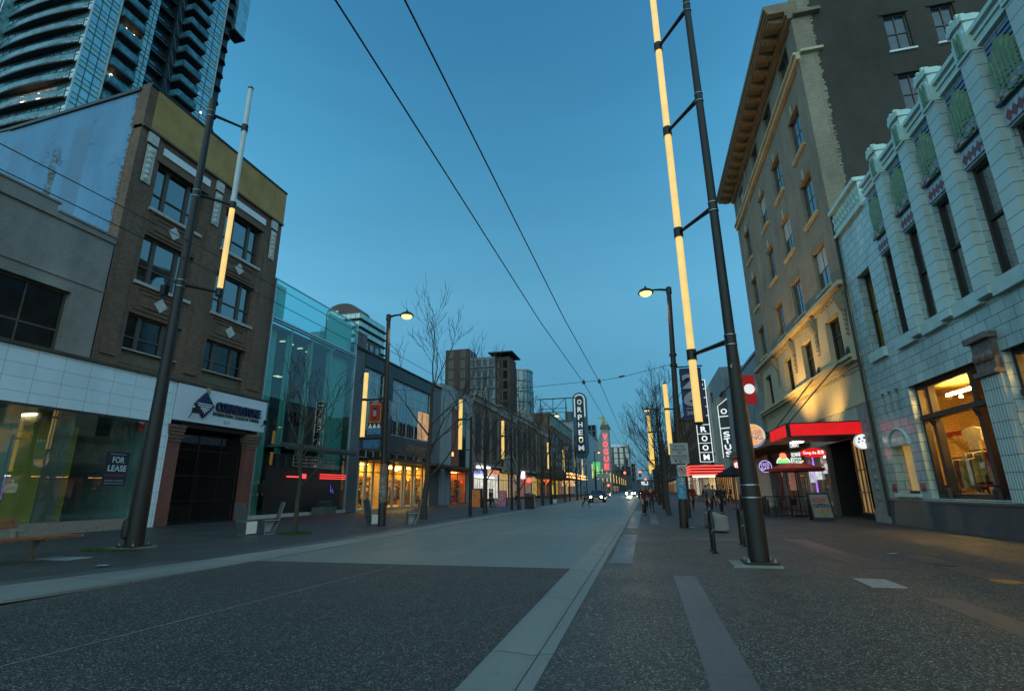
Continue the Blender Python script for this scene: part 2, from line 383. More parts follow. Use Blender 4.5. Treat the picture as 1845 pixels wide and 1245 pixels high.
# ------------------------------------------------------------------ ground
agg = M_ground('exposed_aggregate', ((.0, (.013, .013, .012)), (.45, (.036, .0365, .033)), (.73, (.082, .082, .073)), (.90, (.20, .198, .17)), (1., (.46, .45, .385))), 74, .66, 1.0, .28, .04)
aggdark = M_ground('dark_aggregate', ((.0, (.013, .013, .012)), (.46, (.036, .035, .031)), (.78, (.084, .081, .071)), (.93, (.18, .172, .145)), (1., (.38, .355, .29))), 76, .72, 1.0, .25)
aggleft = M_ground('old_aggregate', ((.0, (.017, .017, .016)), (.5, (.044, .044, .042)), (.85, (.092, .092, .086)), (1., (.25, .24, .22))), 74, .60, .7, .3, .06)
conc = M_slab('road_concrete', (.150, .165, .148), 40, 4.5, .02, .50, .30)
kerbc = M_slab('kerb_concrete', (.185, .195, .180), 40, 2.6, .014, .55, .35)
slate = M_slab('slate_paving', (.072, .074, .082), 40, .62, .008, .45, .3)
pinkslate = M_slab('pink_paving', (.062, .056, .056), 40, .62, .008, .5, .3)
def sheet(name, mat, pts, z):
    return struct(MB().quad(*[(x, y, z if not hasattr(z, '__len__') else z[i]) for i, (x, y) in enumerate(pts)]).build(name, mat))
sheet('ground', M('far_ground', (.05, .05, .05), .9), ((-3000, -3000), (3000, -3000), (3000, 3000), (-3000, 3000)), -.08)
mb = MB(); ys = [10.65+i*20 for i in range(40)]
for a, b in zip(ys, ys[1:]): mb.quad((-8.55, a, 0), (-1.52, a, 0), (-1.52, b, 0), (-8.55, b, 0))
struct(mb.build('road', conc))
sheet('road_crossing_pad', aggdark, ((-9.6, -14), (-1.52, -14), (-1.52, 10.65), (-8.55, 10.65)), .001)
sheet('sidewalk_right', agg, ((-.93, -14), (12, -14), (12, 800), (-.93, 800)), .012)
sheet('sidewalk_left', aggleft, ((XL-1, -14), (-9.4, -14), (-9.4, 800), (XL-1, 800)), .006)
# dished kerb on the right, flared kerb on the left
mb = MB()
for a, b in zip([-14]+[10.65+i*30 for i in range(27)], [10.65+i*30 for i in range(27)]+[840]):
    pr = ((-1.52, .003), (-1.46, .016), (-1.24, .004), (-1.12, -.006), (-1.078, .003), (-1.075, -.012), (-1.066, -.012), (-1.063, .004), (-.93, .020), (-.93, -.05))
    for (x0, z0), (x1, z1) in zip(pr, pr[1:]): mb.quad((x0, a, z0), (x1, a, z1), (x1, b, z1), (x0, b, z0))
struct(mb.build('kerb_right', kerbc))
inner = [(-11.6, -14), (-10.05, 2), (-9.45, 5), (-9.06, 6.2), (-8.78, 8), (-8.60, 9.6), (-8.53, 11), (-8.53, 13), (-8.53, 800)]
outer = [(-13.0, -14), (-11.4, 2), (-10.8, 5.2), (-10.42, 7.1), (-10.0, 9), (-9.72, 10.8), (-9.55, 12.3), (-9.30, 15), (-9.28, 800)]
mb = MB()
for (a, b), (c, d) in zip(zip(inner, outer), zip(inner[1:], outer[1:])):
    mb.quad((*a, .012), (*b, .03), (*d, .03), (*c, .012))
    mb.quad((*a, .012), (*a, -.03), (*c, -.03), (*c, .012)); mb.quad((*b, .03), (*b, -.03), (*d, -.03), (*d, .03))
struct(mb.build('kerb_left', kerbc))
mb = MB()
for (a, b) in zip(outer[1:-1], outer[2:-1]): mb.quad((a[0]-.02, a[1], .0105), (b[0]-.02, b[1], .0105), (b[0]-.75, b[1], .0105), (a[0]-.75, a[1], .0105))
mb.quad((-9.32, 15, .0105), (-9.32, 800, .0105), (-9.95, 800, .0105), (-10.05, 15, .0105)); struct(mb.build('paving_band_left', slate))
for i, (x0, x1, y0, y1) in enumerate(((.36, .72, -6, 10.02), (-.84, -.38, 11.45, 18.6), (-.84, -.38, 21.5, 40), (.1, .45, 24, 60))):
    sheet('paving_band_kerbside', slate, ((x0, y0), (x1, y0), (x1, y1), (x0, y1)), .016)
for i, (x0, x1, y0, y1) in enumerate(((3.75, 4.4, 11.6, 17.5), (3.5, 3.9, -4, 8.7), (5.2, 5.75, 6, 13.8))):
    sheet('paving_band_frontage', pinkslate, ((x0, y0), (x1, y0), (x1, y1), (x0, y1)), .016)
sheet('paving_joint', M('joint_paint', (.20, .20, .19), .8, 0, .6, 9), ((-5.74, 3.0), (-5.715, 3.0), (-5.05, 10.64), (-5.075, 10.64)), .005)
# ironwork set in the pavement
o = MB().box(3.17, 3.64, 9.43, 10.2, .010, .022).build('utility_cover', M('cover_steel', (.30, .33, .34), .5, .5, .3, 12)); tag(o, 'pale rectangular steel utility cover set in the right pavement', 'utility cover')
for (x, y, r, lb, mt) in ((1.93, 17.1, .62, 'round pinkish manhole slab between the bike racks and the concrete block', pinkslate), (5.42, 12.2, .2, 'small round dark cover in the right pavement near the shop window', blackmetal), (5.34, 10.3, .2, 'small orange round cover at the right edge of the pavement', M('orange_cover', (.35, .16, .03), .6))):
    o = MB().lathe((x, y, .010), ((r, 0), (r, .010), (r*.93, .013), (r*.9, .011), (.0, .012)), 28).build('manhole_cover', mt); tag(o, lb, 'manhole cover')
o = MB().box(-14.2, -13.1, 9.9, 10.5, .006, .014).build('utility_cover', M('pale_cover', (.22, .25, .26), .6)); tag(o, 'long pale cover plate in the left pavement behind the bench', 'utility cover')
for (x, y, lb) in ((5.2, 13.9, 'crumpled white paper scrap on pavement near shop window'), (-11.2, 9.2, 'small white paper scrap on the left pavement'), (1.62, 22.0, 'white litter at foot of the postered lamp post')):
    mb = MB()
    for i in range(5):
        a = rnd.random()*6; q = .06+.06*rnd.random(); mb.quad((x-q, y-q*.7, .02+.02*rnd.random()), (x+q, y-q, .03+.02*rnd.random()), (x+q*.8, y+q, .02+.03*rnd.random()), (x-q, y+q*.6, .03))
    tag(mb.build('paper_litter', whitepaint), lb, 'litter')
# fallen leaves and grit scattered on the pavement
mb = MB()
for i in range(650):
    if i % 2: x, y = rnd.uniform(-.8, 9), 4+rnd.random()**1.5*24
    else: x, y = rnd.uniform(-21, -9.6), 7+rnd.random()*28
    a = rnd.random()*6.28; s = rnd.uniform(.008, .022); c, d = math.cos(a)*s, math.sin(a)*s
    mb.quad((x-c, y-d, .017), (x+d*.6, y-c*.6, .022), (x+c, y+d, .018), (x-d*.6, y+c*.6, .020))
tag(mb.build('leaf_litter', M('dry_leaf', (.16, .12, .07), .8, 0, .6, 3)), None, None, None, 'stuff')
# ================================================================== LEFT SIDE
# ---- low grey brick building with white tile fascia and empty shop window
greybrick = M_brick('grey_painted_brick', (.34, .305, .27), (.30, .27, .24), (.21, .19, .175), dirt=.4, bump=.45, dscale=.5)
tilew = M_brick('white_fascia_tile', (.70, .80, .86), (.66, .77, .83), (.42, .46, .48), 1.02, .52, .012, .22, .25, .15, 0.0, .4)
ledge = M('dark_ledge', (.062, .052, .040), .85, 0, .4, 3, .4, 20)
granite = M('granite_plinth', (.25, .215, .185), .5, 0, .3, 9, .1, 60)
shopglass = M_glass('shop_glass', (.66, .80, .78), 2.3)
b = thing('grey_shop_building', 'low grey painted brick building with white tiled fascia and an empty shop window', 'building', (XL, 9, 0))
mb = MB(); FL.wall(mb, -6, 16.15, 6.95, 12.35, [(4.2, 8.2, 7.05, 9.55), (11.1, 14.9, 7.05, 9.55)], .35); FL.shell(mb, -6, 16.15, 0, 12.35, 14); mb.build('wall', greybrick, b)
mb = MB(); FL.box(mb, -6, 13.6, 12.35, 12.95, -.35, .10); FL.box(mb, 13.6, 16.15, 12.35, 12.62, -.35, .08); FL.box(mb, -6, 13.7, 12.95, 13.03, -.4, .16); FL.box(mb, 13.7, 16.15, 12.62, 12.70, -.4, .14)
FL.box(mb, -6, 16.14, 10.02, 10.12, 0, .05); mb.build('parapet', greybrick, b)
for y0 in (4.2, 11.1):
    FL.window(b, y0, y0+3.8, 7.05, 9.55, -.3, brownframe, panedark, ((.1, .05), (.62, .05)), (.34,), .09, .06, sill=(.10, .09, .1), sm=ledge)
mb = MB(); FL.box(mb, -6, 20.44, 4.80, 6.86, .0, .16); mb.build('fascia', tilew, b)
mb = MB(); FL.box(mb, -6, 27.0, 6.87, 6.98, 0, .26); FL.box(mb, -6, 16.2, 6.98, 7.04, 0, .12); mb.build('ledge', ledge, b)
mb = MB(); FL.box(mb, 19.92, 20.44, 0, 4.795, -.1, .14); mb.build('column', tilew, b)
mb = MB(); FL.box(mb, -6, 19.3, 0, .46, -.2, .10); mb.build('plinth', granite, b)
mb = MB()
for y in (1.0, 8.5, 15.35): FL.box(mb, y, y+.03, .46, 4.79, -.05, .01)
FL.box(mb, 19.28, 19.36, .0, 4.79, -.05, .06); FL.box(mb, 19.55, 19.62, .0, 4.79, -.05, .06); FL.box(mb, -6, 19.36, 4.72, 4.80, -.05, .05)
fr = mb.build('shop_frame', M('frame_grey', (.12, .13, .135), .4, .5), b); mb = MB(); FL.quad(mb, -6, 19.3, .46, 4.79, 0); mb.build('shop_glass', shopglass, fr)
mb = MB(); FL.box(mb, -6, 19.9, .0, .30, -6, -.21); FL.box(mb, -6, 19.9, .30, 4.8, -6.1, -6.0); FL.box(mb, 19.85, 19.95, 0, 4.8, -6, -.1); FL.box(mb, -6, 19.9, 4.8, 4.9, -6, -.02)
FL.box(mb, 14.6, 14.9, .3, 4.8, -5, -1.1); FL.box(mb, 10.2, 10.6, .3, 4.8, -3, -2.6); mb.build('interior', M('empty_shop_paint', (.34, .46, .44), .8, 0, .3, .7), b)
mb = MB(); FL.box(mb, 15.0, 17.25, .31, 4.3, -1.3, -1.22); mb.build('reflection_panel', M('mustard_reflection', (.52, .41, .09), .6, 0, .3, .8, streak=True), b)  # added panel: its yellow paints a street reflection seen in the shop glass
mb = MB()
for y in (9.0, 12.5, 16.1): FL.box(mb, y-.05, y+.05, 4.74, 4.785, -3.2, -2.2)
mb.build('ceiling_light', M_emit('added_shop_lamp', (1., .84, .45), 15.), b)  # lamps added in the empty shop to brighten the yellow panel
# FOR LEASE poster behind the glass
mb = MB(); FL.box(mb, 17.72, 18.80, 1.85, 3.28, .004, .012); o = mb.build('lease_poster', M('poster_navy', (.018, .022, .045), .5)); tag(o, 'dark FOR LEASE poster stuck on the empty shop window', 'poster')
mb = MB(); text_mb(mb, 'FOR', FL.P(18.30, 2.94, .013), (0, 1, 0), (0, 0, 1), .26, .55, .002, .02); text_mb(mb, 'LEASE', FL.P(18.30, 2.58, .013), (0, 1, 0), (0, 0, 1), .26, .84, .002, .02)
text_mb(mb, 'Prime Retail Space', FL.P(18.26, 3.18, .013), (0, 1, 0), (0, 0, 1), .05, .7, .002); mb.build('lettering', M('pale_letters', (.45, .60, .62), .5), o)
mb = MB(); text_mb(mb, '(604) 629 5000', FL.P(18.26, 2.27, .013), (0, 1, 0), (0, 0, 1), .11, .9, .002, .01); mb.build('phone_number', M('red_letters', (.35, .05, .04), .5), o)
mb = MB(); text_mb(mb, 'Ground Floor and Second Floor', FL.P(18.26, 2.06, .013), (0, 1, 0), (0, 0, 1), .05, .85, .002); FL.box(mb, 17.85, 18.7, 1.93, 1.945, .012, .014); mb.build('small_print', M('pale_letters'), o)
# ---- four storey brown brick building with tan parapet (college)
bbrick = M_brick('brown_brick', (.25, .145, .095), (.155, .092, .064), (.10, .072, .056), .21, .072, .012, dirt=.35, bump=.6)
redbrick = M_brick('red_brick', (.27, .065, .045), (.20, .05, .035), (.13, .10, .09), .21, .072, .012, dirt=.4)
def bluewall():
    m, nt, bs = _new('pale_blue_render'); p = _pos(nt); v = _pos(nt, True)
    mp = nt.nodes.new('ShaderNodeMapping'); mp.inputs['Scale'].default_value = (1, .22, 1); nt.links.new(v, mp.inputs[0])
    c = _ramp(nt, _noise(nt, mp.outputs[0], .55, 6, .6), ((.3, (.085, .20, .34)), (.48, (.10, .25, .42)), (.7, (.13, .29, .47))))
    peel = _ramp(nt, _noise(nt, v, 1.5, 10, .78), ((.54, (0, 0, 0)), (.60, (1, 1, 1))))
    zone = _ramp(nt, _noise(nt, v, .28, 2), ((.46, (0, 0, 0)), (.62, (1, 1, 1))))
    f = _mix(nt, 1, peel, zone, 'MULTIPLY'); c = _mix(nt, f, c, (.018, .06, .15))
    # rust and moss streak, and two old chimney ghosts of greyer paint
    s = nt.nodes.new('ShaderNodeSeparateXYZ'); nt.links.new(p, s.inputs[0])
    wob = _noise(nt, p, 1.3, 5)
    def band(x0, hw, soft, z0, z1):
        a = nt.nodes.new('ShaderNodeMath'); a.operation = 'SUBTRACT'; nt.links.new(s.outputs[0], a.inputs[0]); a.inputs[1].default_value = x0
        w_ = nt.nodes.new('ShaderNodeMath'); w_.operation = 'MULTIPLY_ADD'; nt.links.new(wob, w_.inputs[0]); w_.inputs[1].default_value = soft*2.2; nt.links.new(a.outputs[0], w_.inputs[2])
        ab = nt.nodes.new('ShaderNodeMath'); ab.operation = 'ABSOLUTE'; nt.links.new(w_.outputs[0], ab.inputs[0])
        r = nt.nodes.new('ShaderNodeMapRange'); nt.links.new(ab.outputs[0], r.inputs[0]); r.inputs[1].default_value = hw+soft*.4; r.inputs[2].default_value = hw; r.inputs[3].default_value = 0; r.inputs[4].default_value = 1
        r1 = nt.nodes.new('ShaderNodeMapRange'); nt.links.new(s.outputs[2], r1.inputs[0]); r1.inputs[1].default_value = z0; r1.inputs[2].default_value = z0+.7
        r2 = nt.nodes.new('ShaderNodeMapRange'); nt.links.new(s.outputs[2], r2.inputs[0]); r2.inputs[1].default_value = z1; r2.inputs[2].default_value = z1-.5
        m1 = nt.nodes.new('ShaderNodeMath'); m1.operation = 'MULTIPLY'; nt.links.new(r.outputs[0], m1.inputs[0]); nt.links.new(r1.outputs[0], m1.inputs[1])
        m2 = nt.nodes.new('ShaderNodeMath'); m2.operation = 'MULTIPLY'; nt.links.new(m1.outputs[0], m2.inputs[0]); nt.links.new(r2.outputs[0], m2.inputs[1]); return m2.outputs[0]
    c = _mix(nt, band(-25.9, .55, .3, 8, 19.6), c, (.10, .205, .33)); c = _mix(nt, band(-30.2, .35, .4, 8, 19.6), c, (.105, .22, .36))
    blot = _ramp(nt, _noise(nt, v, 1.7, 7, .75), ((.42, (0, 0, 0)), (.56, (1, 1, 1))))
    c = _mix(nt, _mix(nt, 1, band(-27.45, .22, .25, 14.4, 18.6), blot, 'MULTIPLY'), c, (.075, .060, .028))
    nt.links.new(c, bs.inputs['Base Color']); bs.inputs['Roughness'].default_value = .85
    t = nt.nodes.new('ShaderNodeTexBrick'); nt.links.new(v, t.inputs['Vector']); t.inputs['Scale'].default_value = 1; t.inputs['Brick Width'].default_value = .23; t.inputs['Row Height'].default_value = .08; t.inputs['Mortar Size'].default_value = .01
    iv = nt.nodes.new('ShaderNodeMath'); iv.operation = 'SUBTRACT'; iv.inputs[0].default_value = 1; nt.links.new(t.outputs['Fac'], iv.inputs[1]); _bump(nt, iv.outputs[0], .35, .006, bs)
    return m
tanp = M('tan_parapet', (.36, .215, .075), .8, 0, .28, .9, .3, 14, streak=False)
terra = M('terracotta_relief', (.46, .46, .43), .6, 0, .35, 6, .3, 20)
b = thing('college_building', 'four storey brown brick building with tan parapet and pale blue side wall', 'building', (XL, 21.3, 0))
ya, yb = 16.2, 26.52
rows = [(7.15, 9.6), (11.15, 13.58), (14.98, 17.5)]; bays = [(17.42, 20.34), (21.92, 24.86)]
mb = MB(); FL.wall(mb, ya, yb, 6.98, 18.9, [(y0, y1, z0, z1) for y0, y1 in bays for z0, z1 in rows], .4)
mb.quad(FL.P(yb, 0, 0), FL.P(yb, 21.2, 0), FL.P(yb, 21.2, -26), FL.P(yb, 0, -26)); mb.quad(FL.P(ya, 12, 0), FL.P(ya, 18.7, 0), FL.P(ya, 18.7, -.55), FL.P(ya, 12, -.55))
mb.quad(FL.P(ya, 0, -26), FL.P(ya, 20, -26), FL.P(yb, 20, -26), FL.P(yb, 0, -26))
# outlined spandrel panels and raised pilasters
for y0, y1 in ((16.45, 17.15), (20.75, 21.55), (25.25, 26.25)): FL.box(mb, y0, y1, 7.4, 15.9, 0, .07)
for y0, y1 in bays:
    for zc in (10.35, 14.28, 18.05):
        if zc > 18: continue
        for (p, q, r, s_) in ((y0+.1, y1-.1, zc+.48, zc+.55), (y0+.1, y1-.1, zc-.55, zc-.48), (y0+.1, y0+.17, zc-.48, zc+.48), (y1-.17, y1-.1, zc-.48, zc+.48), (y0+.42, y1-.42, zc+.28, zc+.33), (y0+.42, y1-.42, zc-.33, zc-.28), (y0+.42, y0+.47, zc-.28, zc+.28), (y1-.47, y1-.42, zc-.28, zc+.28)): FL.box(mb, p, q, r, s_, 0, .055)
    FL.box(mb, y0-.12, y1+.12, 17.5, 17.68, 0, .10)
mb.build('wall', bbrick, b)
rs = random.Random(3); mb = MB()
for i in range(110):
    z = 12.4+i*.08; mb.box(XL-.55-rs.choice((.0, .1, .18, .06)), XL-.5, ya-.012, ya, z, z+.075)
mb.build('broken_brick_edge', bbrick, b)
mb = MB(); mb.quad((XL-.56, ya, 12), (XL-26, ya, 12), (XL-26, ya, 19.9), (XL-12.2, ya, 19.9), (XL-12.2, ya, 20.35), (XL-9, ya, 20.35), (XL-.55, ya, 20.95))
mb.build('side_wall', bluewall(), b, )
mb = MB(); mb.obox((XL-4.8, ya+.1, 20.68), (4.3, 0, .30), (0, .2, 0), (0, 0, .09)); mb.box(XL-12.2, XL-9, ya-.06, ya+.3, 20.35, 20.5); mb.box(XL-26, XL-12.2, ya-.06, ya+.3, 19.9, 20.05)
FL.box(mb, ya, yb+.02, 21.16, 21.30, -.5, .14); mb.build('coping', blackmetal, b)
mb = MB(); FL.quad(mb, ya, yb, 19.5, 19.5); mb = MB(); mb.quad((XL-.5, ya+.3, 19.8), (XL-.5, yb, 19.8), (XL-26, yb, 19.8), (XL-26, ya+.3, 19.8)); mb.build('roof', roofm, b)
mb = MB(); FL.box(mb, 16.62, yb, 18.9, 21.16, -.3, .10); mb.build('parapet', tanp, b)
mb = MB(); FL.box(mb, ya-.015, 16.6, 18.9, 21.15, -.56, .06); FL.box(mb, ya, yb, 18.78, 18.895, 0, .16); mb.build('corner_pilaster', bbrick, b)
for yc in (16.85, 21.15, 25.78):
    mb = MB(); FL.box(mb, yc-.24, yc+.24, 16.0, 18.0, .071, .10); FL.box(mb, yc-.27, yc+.27, 18.15, 18.72, .02, .11)
    for i in range(6):
        z = 17.75-i*.30; mb.lathe(FL.P(yc, z, .10), ((.17, 0), (.14, .05), (.05, .085)), 7, 'x')
        for s_ in (-1, 1): mb.obox(FL.P(yc+s_*.09, z-.13, .115), (.012, 0, 0), (0, .07, .05*s_), (0, -.02*s_, .05))
    mb.build('relief_panel', terra, b)
for y0, y1 in bays:
    mb = MB(); FL.box(mb, y0+.1, y1+.15, 18.02, 18.42, .0, .06); mb.build('name_panel', whitepaint, b)
    for zc in (10.35, 14.28):
        yc = (y0+y1)/2; mb = MB(); mb.prism([FL.P(yc-.36, zc, .02), FL.P(yc, zc-.36, .02), FL.P(yc+.36, zc, .02), FL.P(yc, zc+.36, .02)], (.06, 0, 0)); mb.build('diamond_tile', terra, b)
for i, (z0, z1) in enumerate(rows):
    for y0, y1 in bays:
        o = FL.window(b, y0, y1, z0+(.75 if i == 0 else 0), z1, -.32, brownframe, pane if i else panedark, ((.27, .20), (.71, .20)), (.36,), .09, .10, sill=(.13, .15, .10) if i else (.0, .05, 0), sm=stonem)
        if i == 0: mb = MB(); FL.box(mb, y0, y1, z0, z0+.74, -.38, -.24); FL.box(mb, y0+.1, y1-.1, z0+.1, z0+.62, -.24, -.21); mb.build('apron_panel', M('tan_board', (.13, .11, .075), .7, 0, .25, 2), o)
# ground floor: brick piers, sign, gate
for y0, y1 in ((20.46, 21.25), (25.85, 26.7)):
    mb = MB(); FL.box(mb, y0, y1, 0, 3.95, -.5, .06)
    mb.build('brick_pier', redbrick, b); mb = MB()
    for i in range(5): FL.box(mb, y0-.03-i*.02, y1+.03+i*.02, 3.96+i*.17, 4.11+i*.17, -.4, .09+i*.035)
    mb.build('pier_capital', bbrick, b)
mb = MB(); FL.box(mb, 20.5, 26.9, 5.02, 6.84, .0, .22); mb.build('sign_board', M('sign_white', (.60, .66, .72), .35, 0, .06, 1), b)
navy = M('navy_letters', (.012, .014, .060), .35)
mb = MB(); text_mb(mb, 'CORNERSTONE', FL.P(24.62, 6.02, .23), (0, 1, 0), (0, 0, 1), .50, 3.35, .16, .045); mb.build('sign_name', navy, b)
mb = MB(); text_mb(mb, 'INTERNATIONAL COLLEGE OF CANADA', FL.P(24.6, 5.60, .225), (0, 1, 0), (0, 0, 1), .17, 3.5, .03, .012); mb.build('sign_subtitle', M('black_letters', (.012, .012, .016), .4), b)
mb = MB(); FL.box(mb, 22.85, 26.3, 5.735, 5.765, .22, .26); mb.build('sign_rule', M('sign_rule', (.42, .34, .30), .5), b)
mb = MB(); text_mb(mb, '819', FL.P(23.9, 5.24, .225), (0, 1, 0), (0, 0, 1), .20, .42, .02); mb.build('house_number', M('grey_letters', (.36, .40, .44), .5), b)
mb = MB(); yc, zc = 22.15, 5.95; mb.prism([FL.P(yc-.62, zc, .225), FL.P(yc, zc-.68, .225), FL.P(yc+.62, zc, .225), FL.P(yc, zc+.68, .225)], (.14, 0, 0)); o = mb.build('emblem', navy, b)
mb = MB()
for i in range(5): FL.box(mb, yc-.27+i*.12, yc-.21+i*.12, zc-.44+abs(i-2)*.10, zc-.13, .366, .38)
FL.box(mb, yc-.46, yc+.40, zc-.09, zc-.04, .366, .38); FL.box(mb, yc-.52, yc+.46, zc+.02, zc+.07, .366, .38); mb.build('emblem_column', whitepaint, o)
for y in (21.35, 26.55):
    mb = MB(); mb.tube([FL.P(y, 5.2 if y < 23 else 5.35, .22), FL.P(y-.1, 5.4, .5), FL.P(y, 5.5, .6)], .02, 6); FL.box(mb, y-.13, y+.13, 5.42, 5.68, .5, .66); mb.build('sign_floodlight', blackmetal, b)
mb = MB(); FL.box(mb, 22.2, 22.38, 6.55, 6.9, .22, .34); mb.build('cable_bracket', M('pale_wood', (.30, .25, .14), .7), b)
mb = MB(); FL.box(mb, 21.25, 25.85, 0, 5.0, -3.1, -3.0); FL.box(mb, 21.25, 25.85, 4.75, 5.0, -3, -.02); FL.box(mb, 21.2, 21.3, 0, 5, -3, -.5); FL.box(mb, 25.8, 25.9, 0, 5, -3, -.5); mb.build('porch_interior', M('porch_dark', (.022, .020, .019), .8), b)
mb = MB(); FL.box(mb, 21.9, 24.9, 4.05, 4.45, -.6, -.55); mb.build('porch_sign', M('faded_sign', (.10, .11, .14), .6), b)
mb = MB()
for i in range(38):
    y = 21.32+i*.122; FL.box(mb, y, y+.022, .05, 4.55-.5*((i-19)/19)**2, -.32, -.30)
for z in (.08, 1.1, 2.35, 3.65): FL.box(mb, 21.26, 25.84, z, z+.05, -.34, -.28)
for y in (21.26, 22.75, 24.3, 25.78): FL.box(mb, y, y+.06, .02, 4.4, -.34, -.27)
mb.build('gate', blackmetal, b)
mb = MB()
for i in range(7): FL.box(mb, 21.75+i*.2, 21.86+i*.2, .95, 1.32, -2.9, -2.86)
for i in range(3): FL.box(mb, 24.9+i*.17, 25.0+i*.17, .95, 1.32, -2.9, -2.86)
FL.box(mb, 21.6, 25.6, .90, 3.4, -2.99, -2.96); mb.build('inner_door', panedark, b)
# ---- teal glass fronted building
teal = M_glass('teal_glass', (.36, .66, .64), 1.9, .9); clearteal = M_glass('clear_teal_glass', (.42, .80, .82), 1.55)
g = thing('glass_front_building', 'tall teal glass fronted building beside the brown brick college', 'building', (XL, 31.6, 0))
tealwall = M('teal_wall', (.48, .72, .64), .6, 0, .15, 1); darkint = M('dark_interior', (.030, .045, .050), .7, 0, .4, 1)
mb = MB(); FL.quad(mb, 26.62, 36.7, .25, 12.15, .05); mb.build('curtain_wall', teal, g)
mb = MB(); FL.quad(mb, 26.62, 36.7, 12.45, 15.0, .05); mb.quad(FL.P(36.7, 12.45, .05), FL.P(36.7, 15, .05), FL.P(36.7, 15, -3.5), FL.P(36.7, 12.45, -3.5)); mb.build('roof_screen', clearteal, g)
mb = MB(); FL.box(mb, 26.55, 26.63, .2, 15.05, -.1, .12); FL.box(mb, 36.68, 36.78, .2, 15.05, -.1, .12); FL.box(mb, 26.64, 36.67, 12.16, 12.22, -.08, .14); FL.box(mb, 26.64, 36.67, 12.34, 12.44, -.08, .12); FL.box(mb, 26.64, 36.67, 15.0, 15.06, -.02, .08); mb.build('frame', alu, g)
mb = MB()
for y in (28.6, 30.8, 33.2): FL.box(mb, y, y+.02, .3, 12.15, .02, .045)
for z in (4.2, 8.2): FL.box(mb, 26.64, 36.67, z, z+.02, .02, .045)
mb.build('glazing_joint', M('glazing_joint', (.05, .08, .09), .4), g)
mb = MB()
for y in (28.9, 31.2, 33.6): FL.box(mb, y, y+.06, 3.9, 12.1, -.5, -.06)
mb.build('glass_fin', tealwall, g)
mb = MB(); FL.box(mb, 26.6, 28.05, 0, 12.2, -.9, -.6); FL.box(mb, 33.9, 36.7, 0, 12.2, -.9, -.6); FL.box(mb, 26.6, 28.2, 12.45, 15, -.5, -.4); FL.box(mb, 33.3, 36.65, 12.45, 15, -.5, -.4); mb.build('side_panel', tealwall, g)
mb = MB(); FL.box(mb, 28.0, 34.0, 0, 12.1, -2.6, -2.5); FL.box(mb, 26.6, 36.7, 11.9, 12.1, -14, -.2); FL.box(mb, 28, 28.05, 0, 12, -2.5, -.7); FL.box(mb, 33.9, 33.95, 0, 12, -2.5, -.7)
for i in range(3): FL.box(mb, 28.05, 33.9, 4.4+i*2.6, 4.6+i*2.6, -2.4, -1.4)
FL.box(mb, 28.2, 33.2, 12.1, 12.9, -3, -2.6); FL.box(mb, 29, 33.2, 12.9, 14.2, -6, -5); mb.build('interior', darkint, g)
mb = MB()
for i in range(9):
    y = 28.5+rs.random()*4.8; z = 5.0+rs.randint(0, 2)*2.55+1.7; FL.box(mb, y, y+.16, z, z+.03, -1.9, -1.5)
mb.build('ceiling_light', M_emit('office_glint', (1., .85, .5), 1.6), g)
mb = MB(); FL.box(mb, 27.6, 35.8, 4.22, 4.34, .08, 1.5); FL.box(mb, 27.6, 35.8, 4.34, 4.46, .9, 1.5); FL.box(mb, 27.6, 35.8, 4.10, 4.21, 1.3, 1.42); mb.build('canopy', M('canopy_grey', (.07, .10, .10), .4, .3), g)
mb = MB()
for i in range(4): FL.box(mb, 29.8, 34.6, 3.15+i*.22, 3.20+i*.22, .3, .35)
for i in range(8): FL.box(mb, 29.8+i*.68, 29.84+i*.68, 3.15, 3.86, .3, .34)
mb.build('canopy_grille', alu, g)
mb = MB(); FL.box(mb, 27.7, 36.0, .02, 3.1, .06, .09); mb.build('shutter', M('shutter_black', (.012, .012, .013), .45), g)
mb = MB()
for z in (2.42, 2.56, 2.70): FL.box(mb, 33.2, 36.5, z, z+.05, .10, .16)
FL.box(mb, 29.6, 30.8, 2.45, 2.53, .10, .14); FL.box(mb, 31.0, 31.6, 2.4, 2.7, .10, .14); mb.build('red_neon_strip', redneon, g)
mb = MB(); mb.tube([FL.P(34.6, 2.0, .12), FL.P(34.7, 1.5, .12), FL.P(34.9, 1.7, .12), FL.P(35, 1.4, .12)], .025, 5); mb.build('blue_neon', M_emit('blue_neon', (.05, .08, 1.), .5), g)
mb = MB(); FL.box(mb, 26.6, 36.75, 0, .22, -.1, .18); mb.build('plinth', stonem, g)
mb = MB(); FL.box(mb, 27.0, 27.45, 1.5, 2.0, .18, .42); FL.box(mb, 27.05, 27.4, 1.55, 1.95, .42, .45); tag(mb.build('wall_mailbox', blackmetal, bevel=.02), 'small black metal box fixed to the teal wall by the college gate', 'wall box')
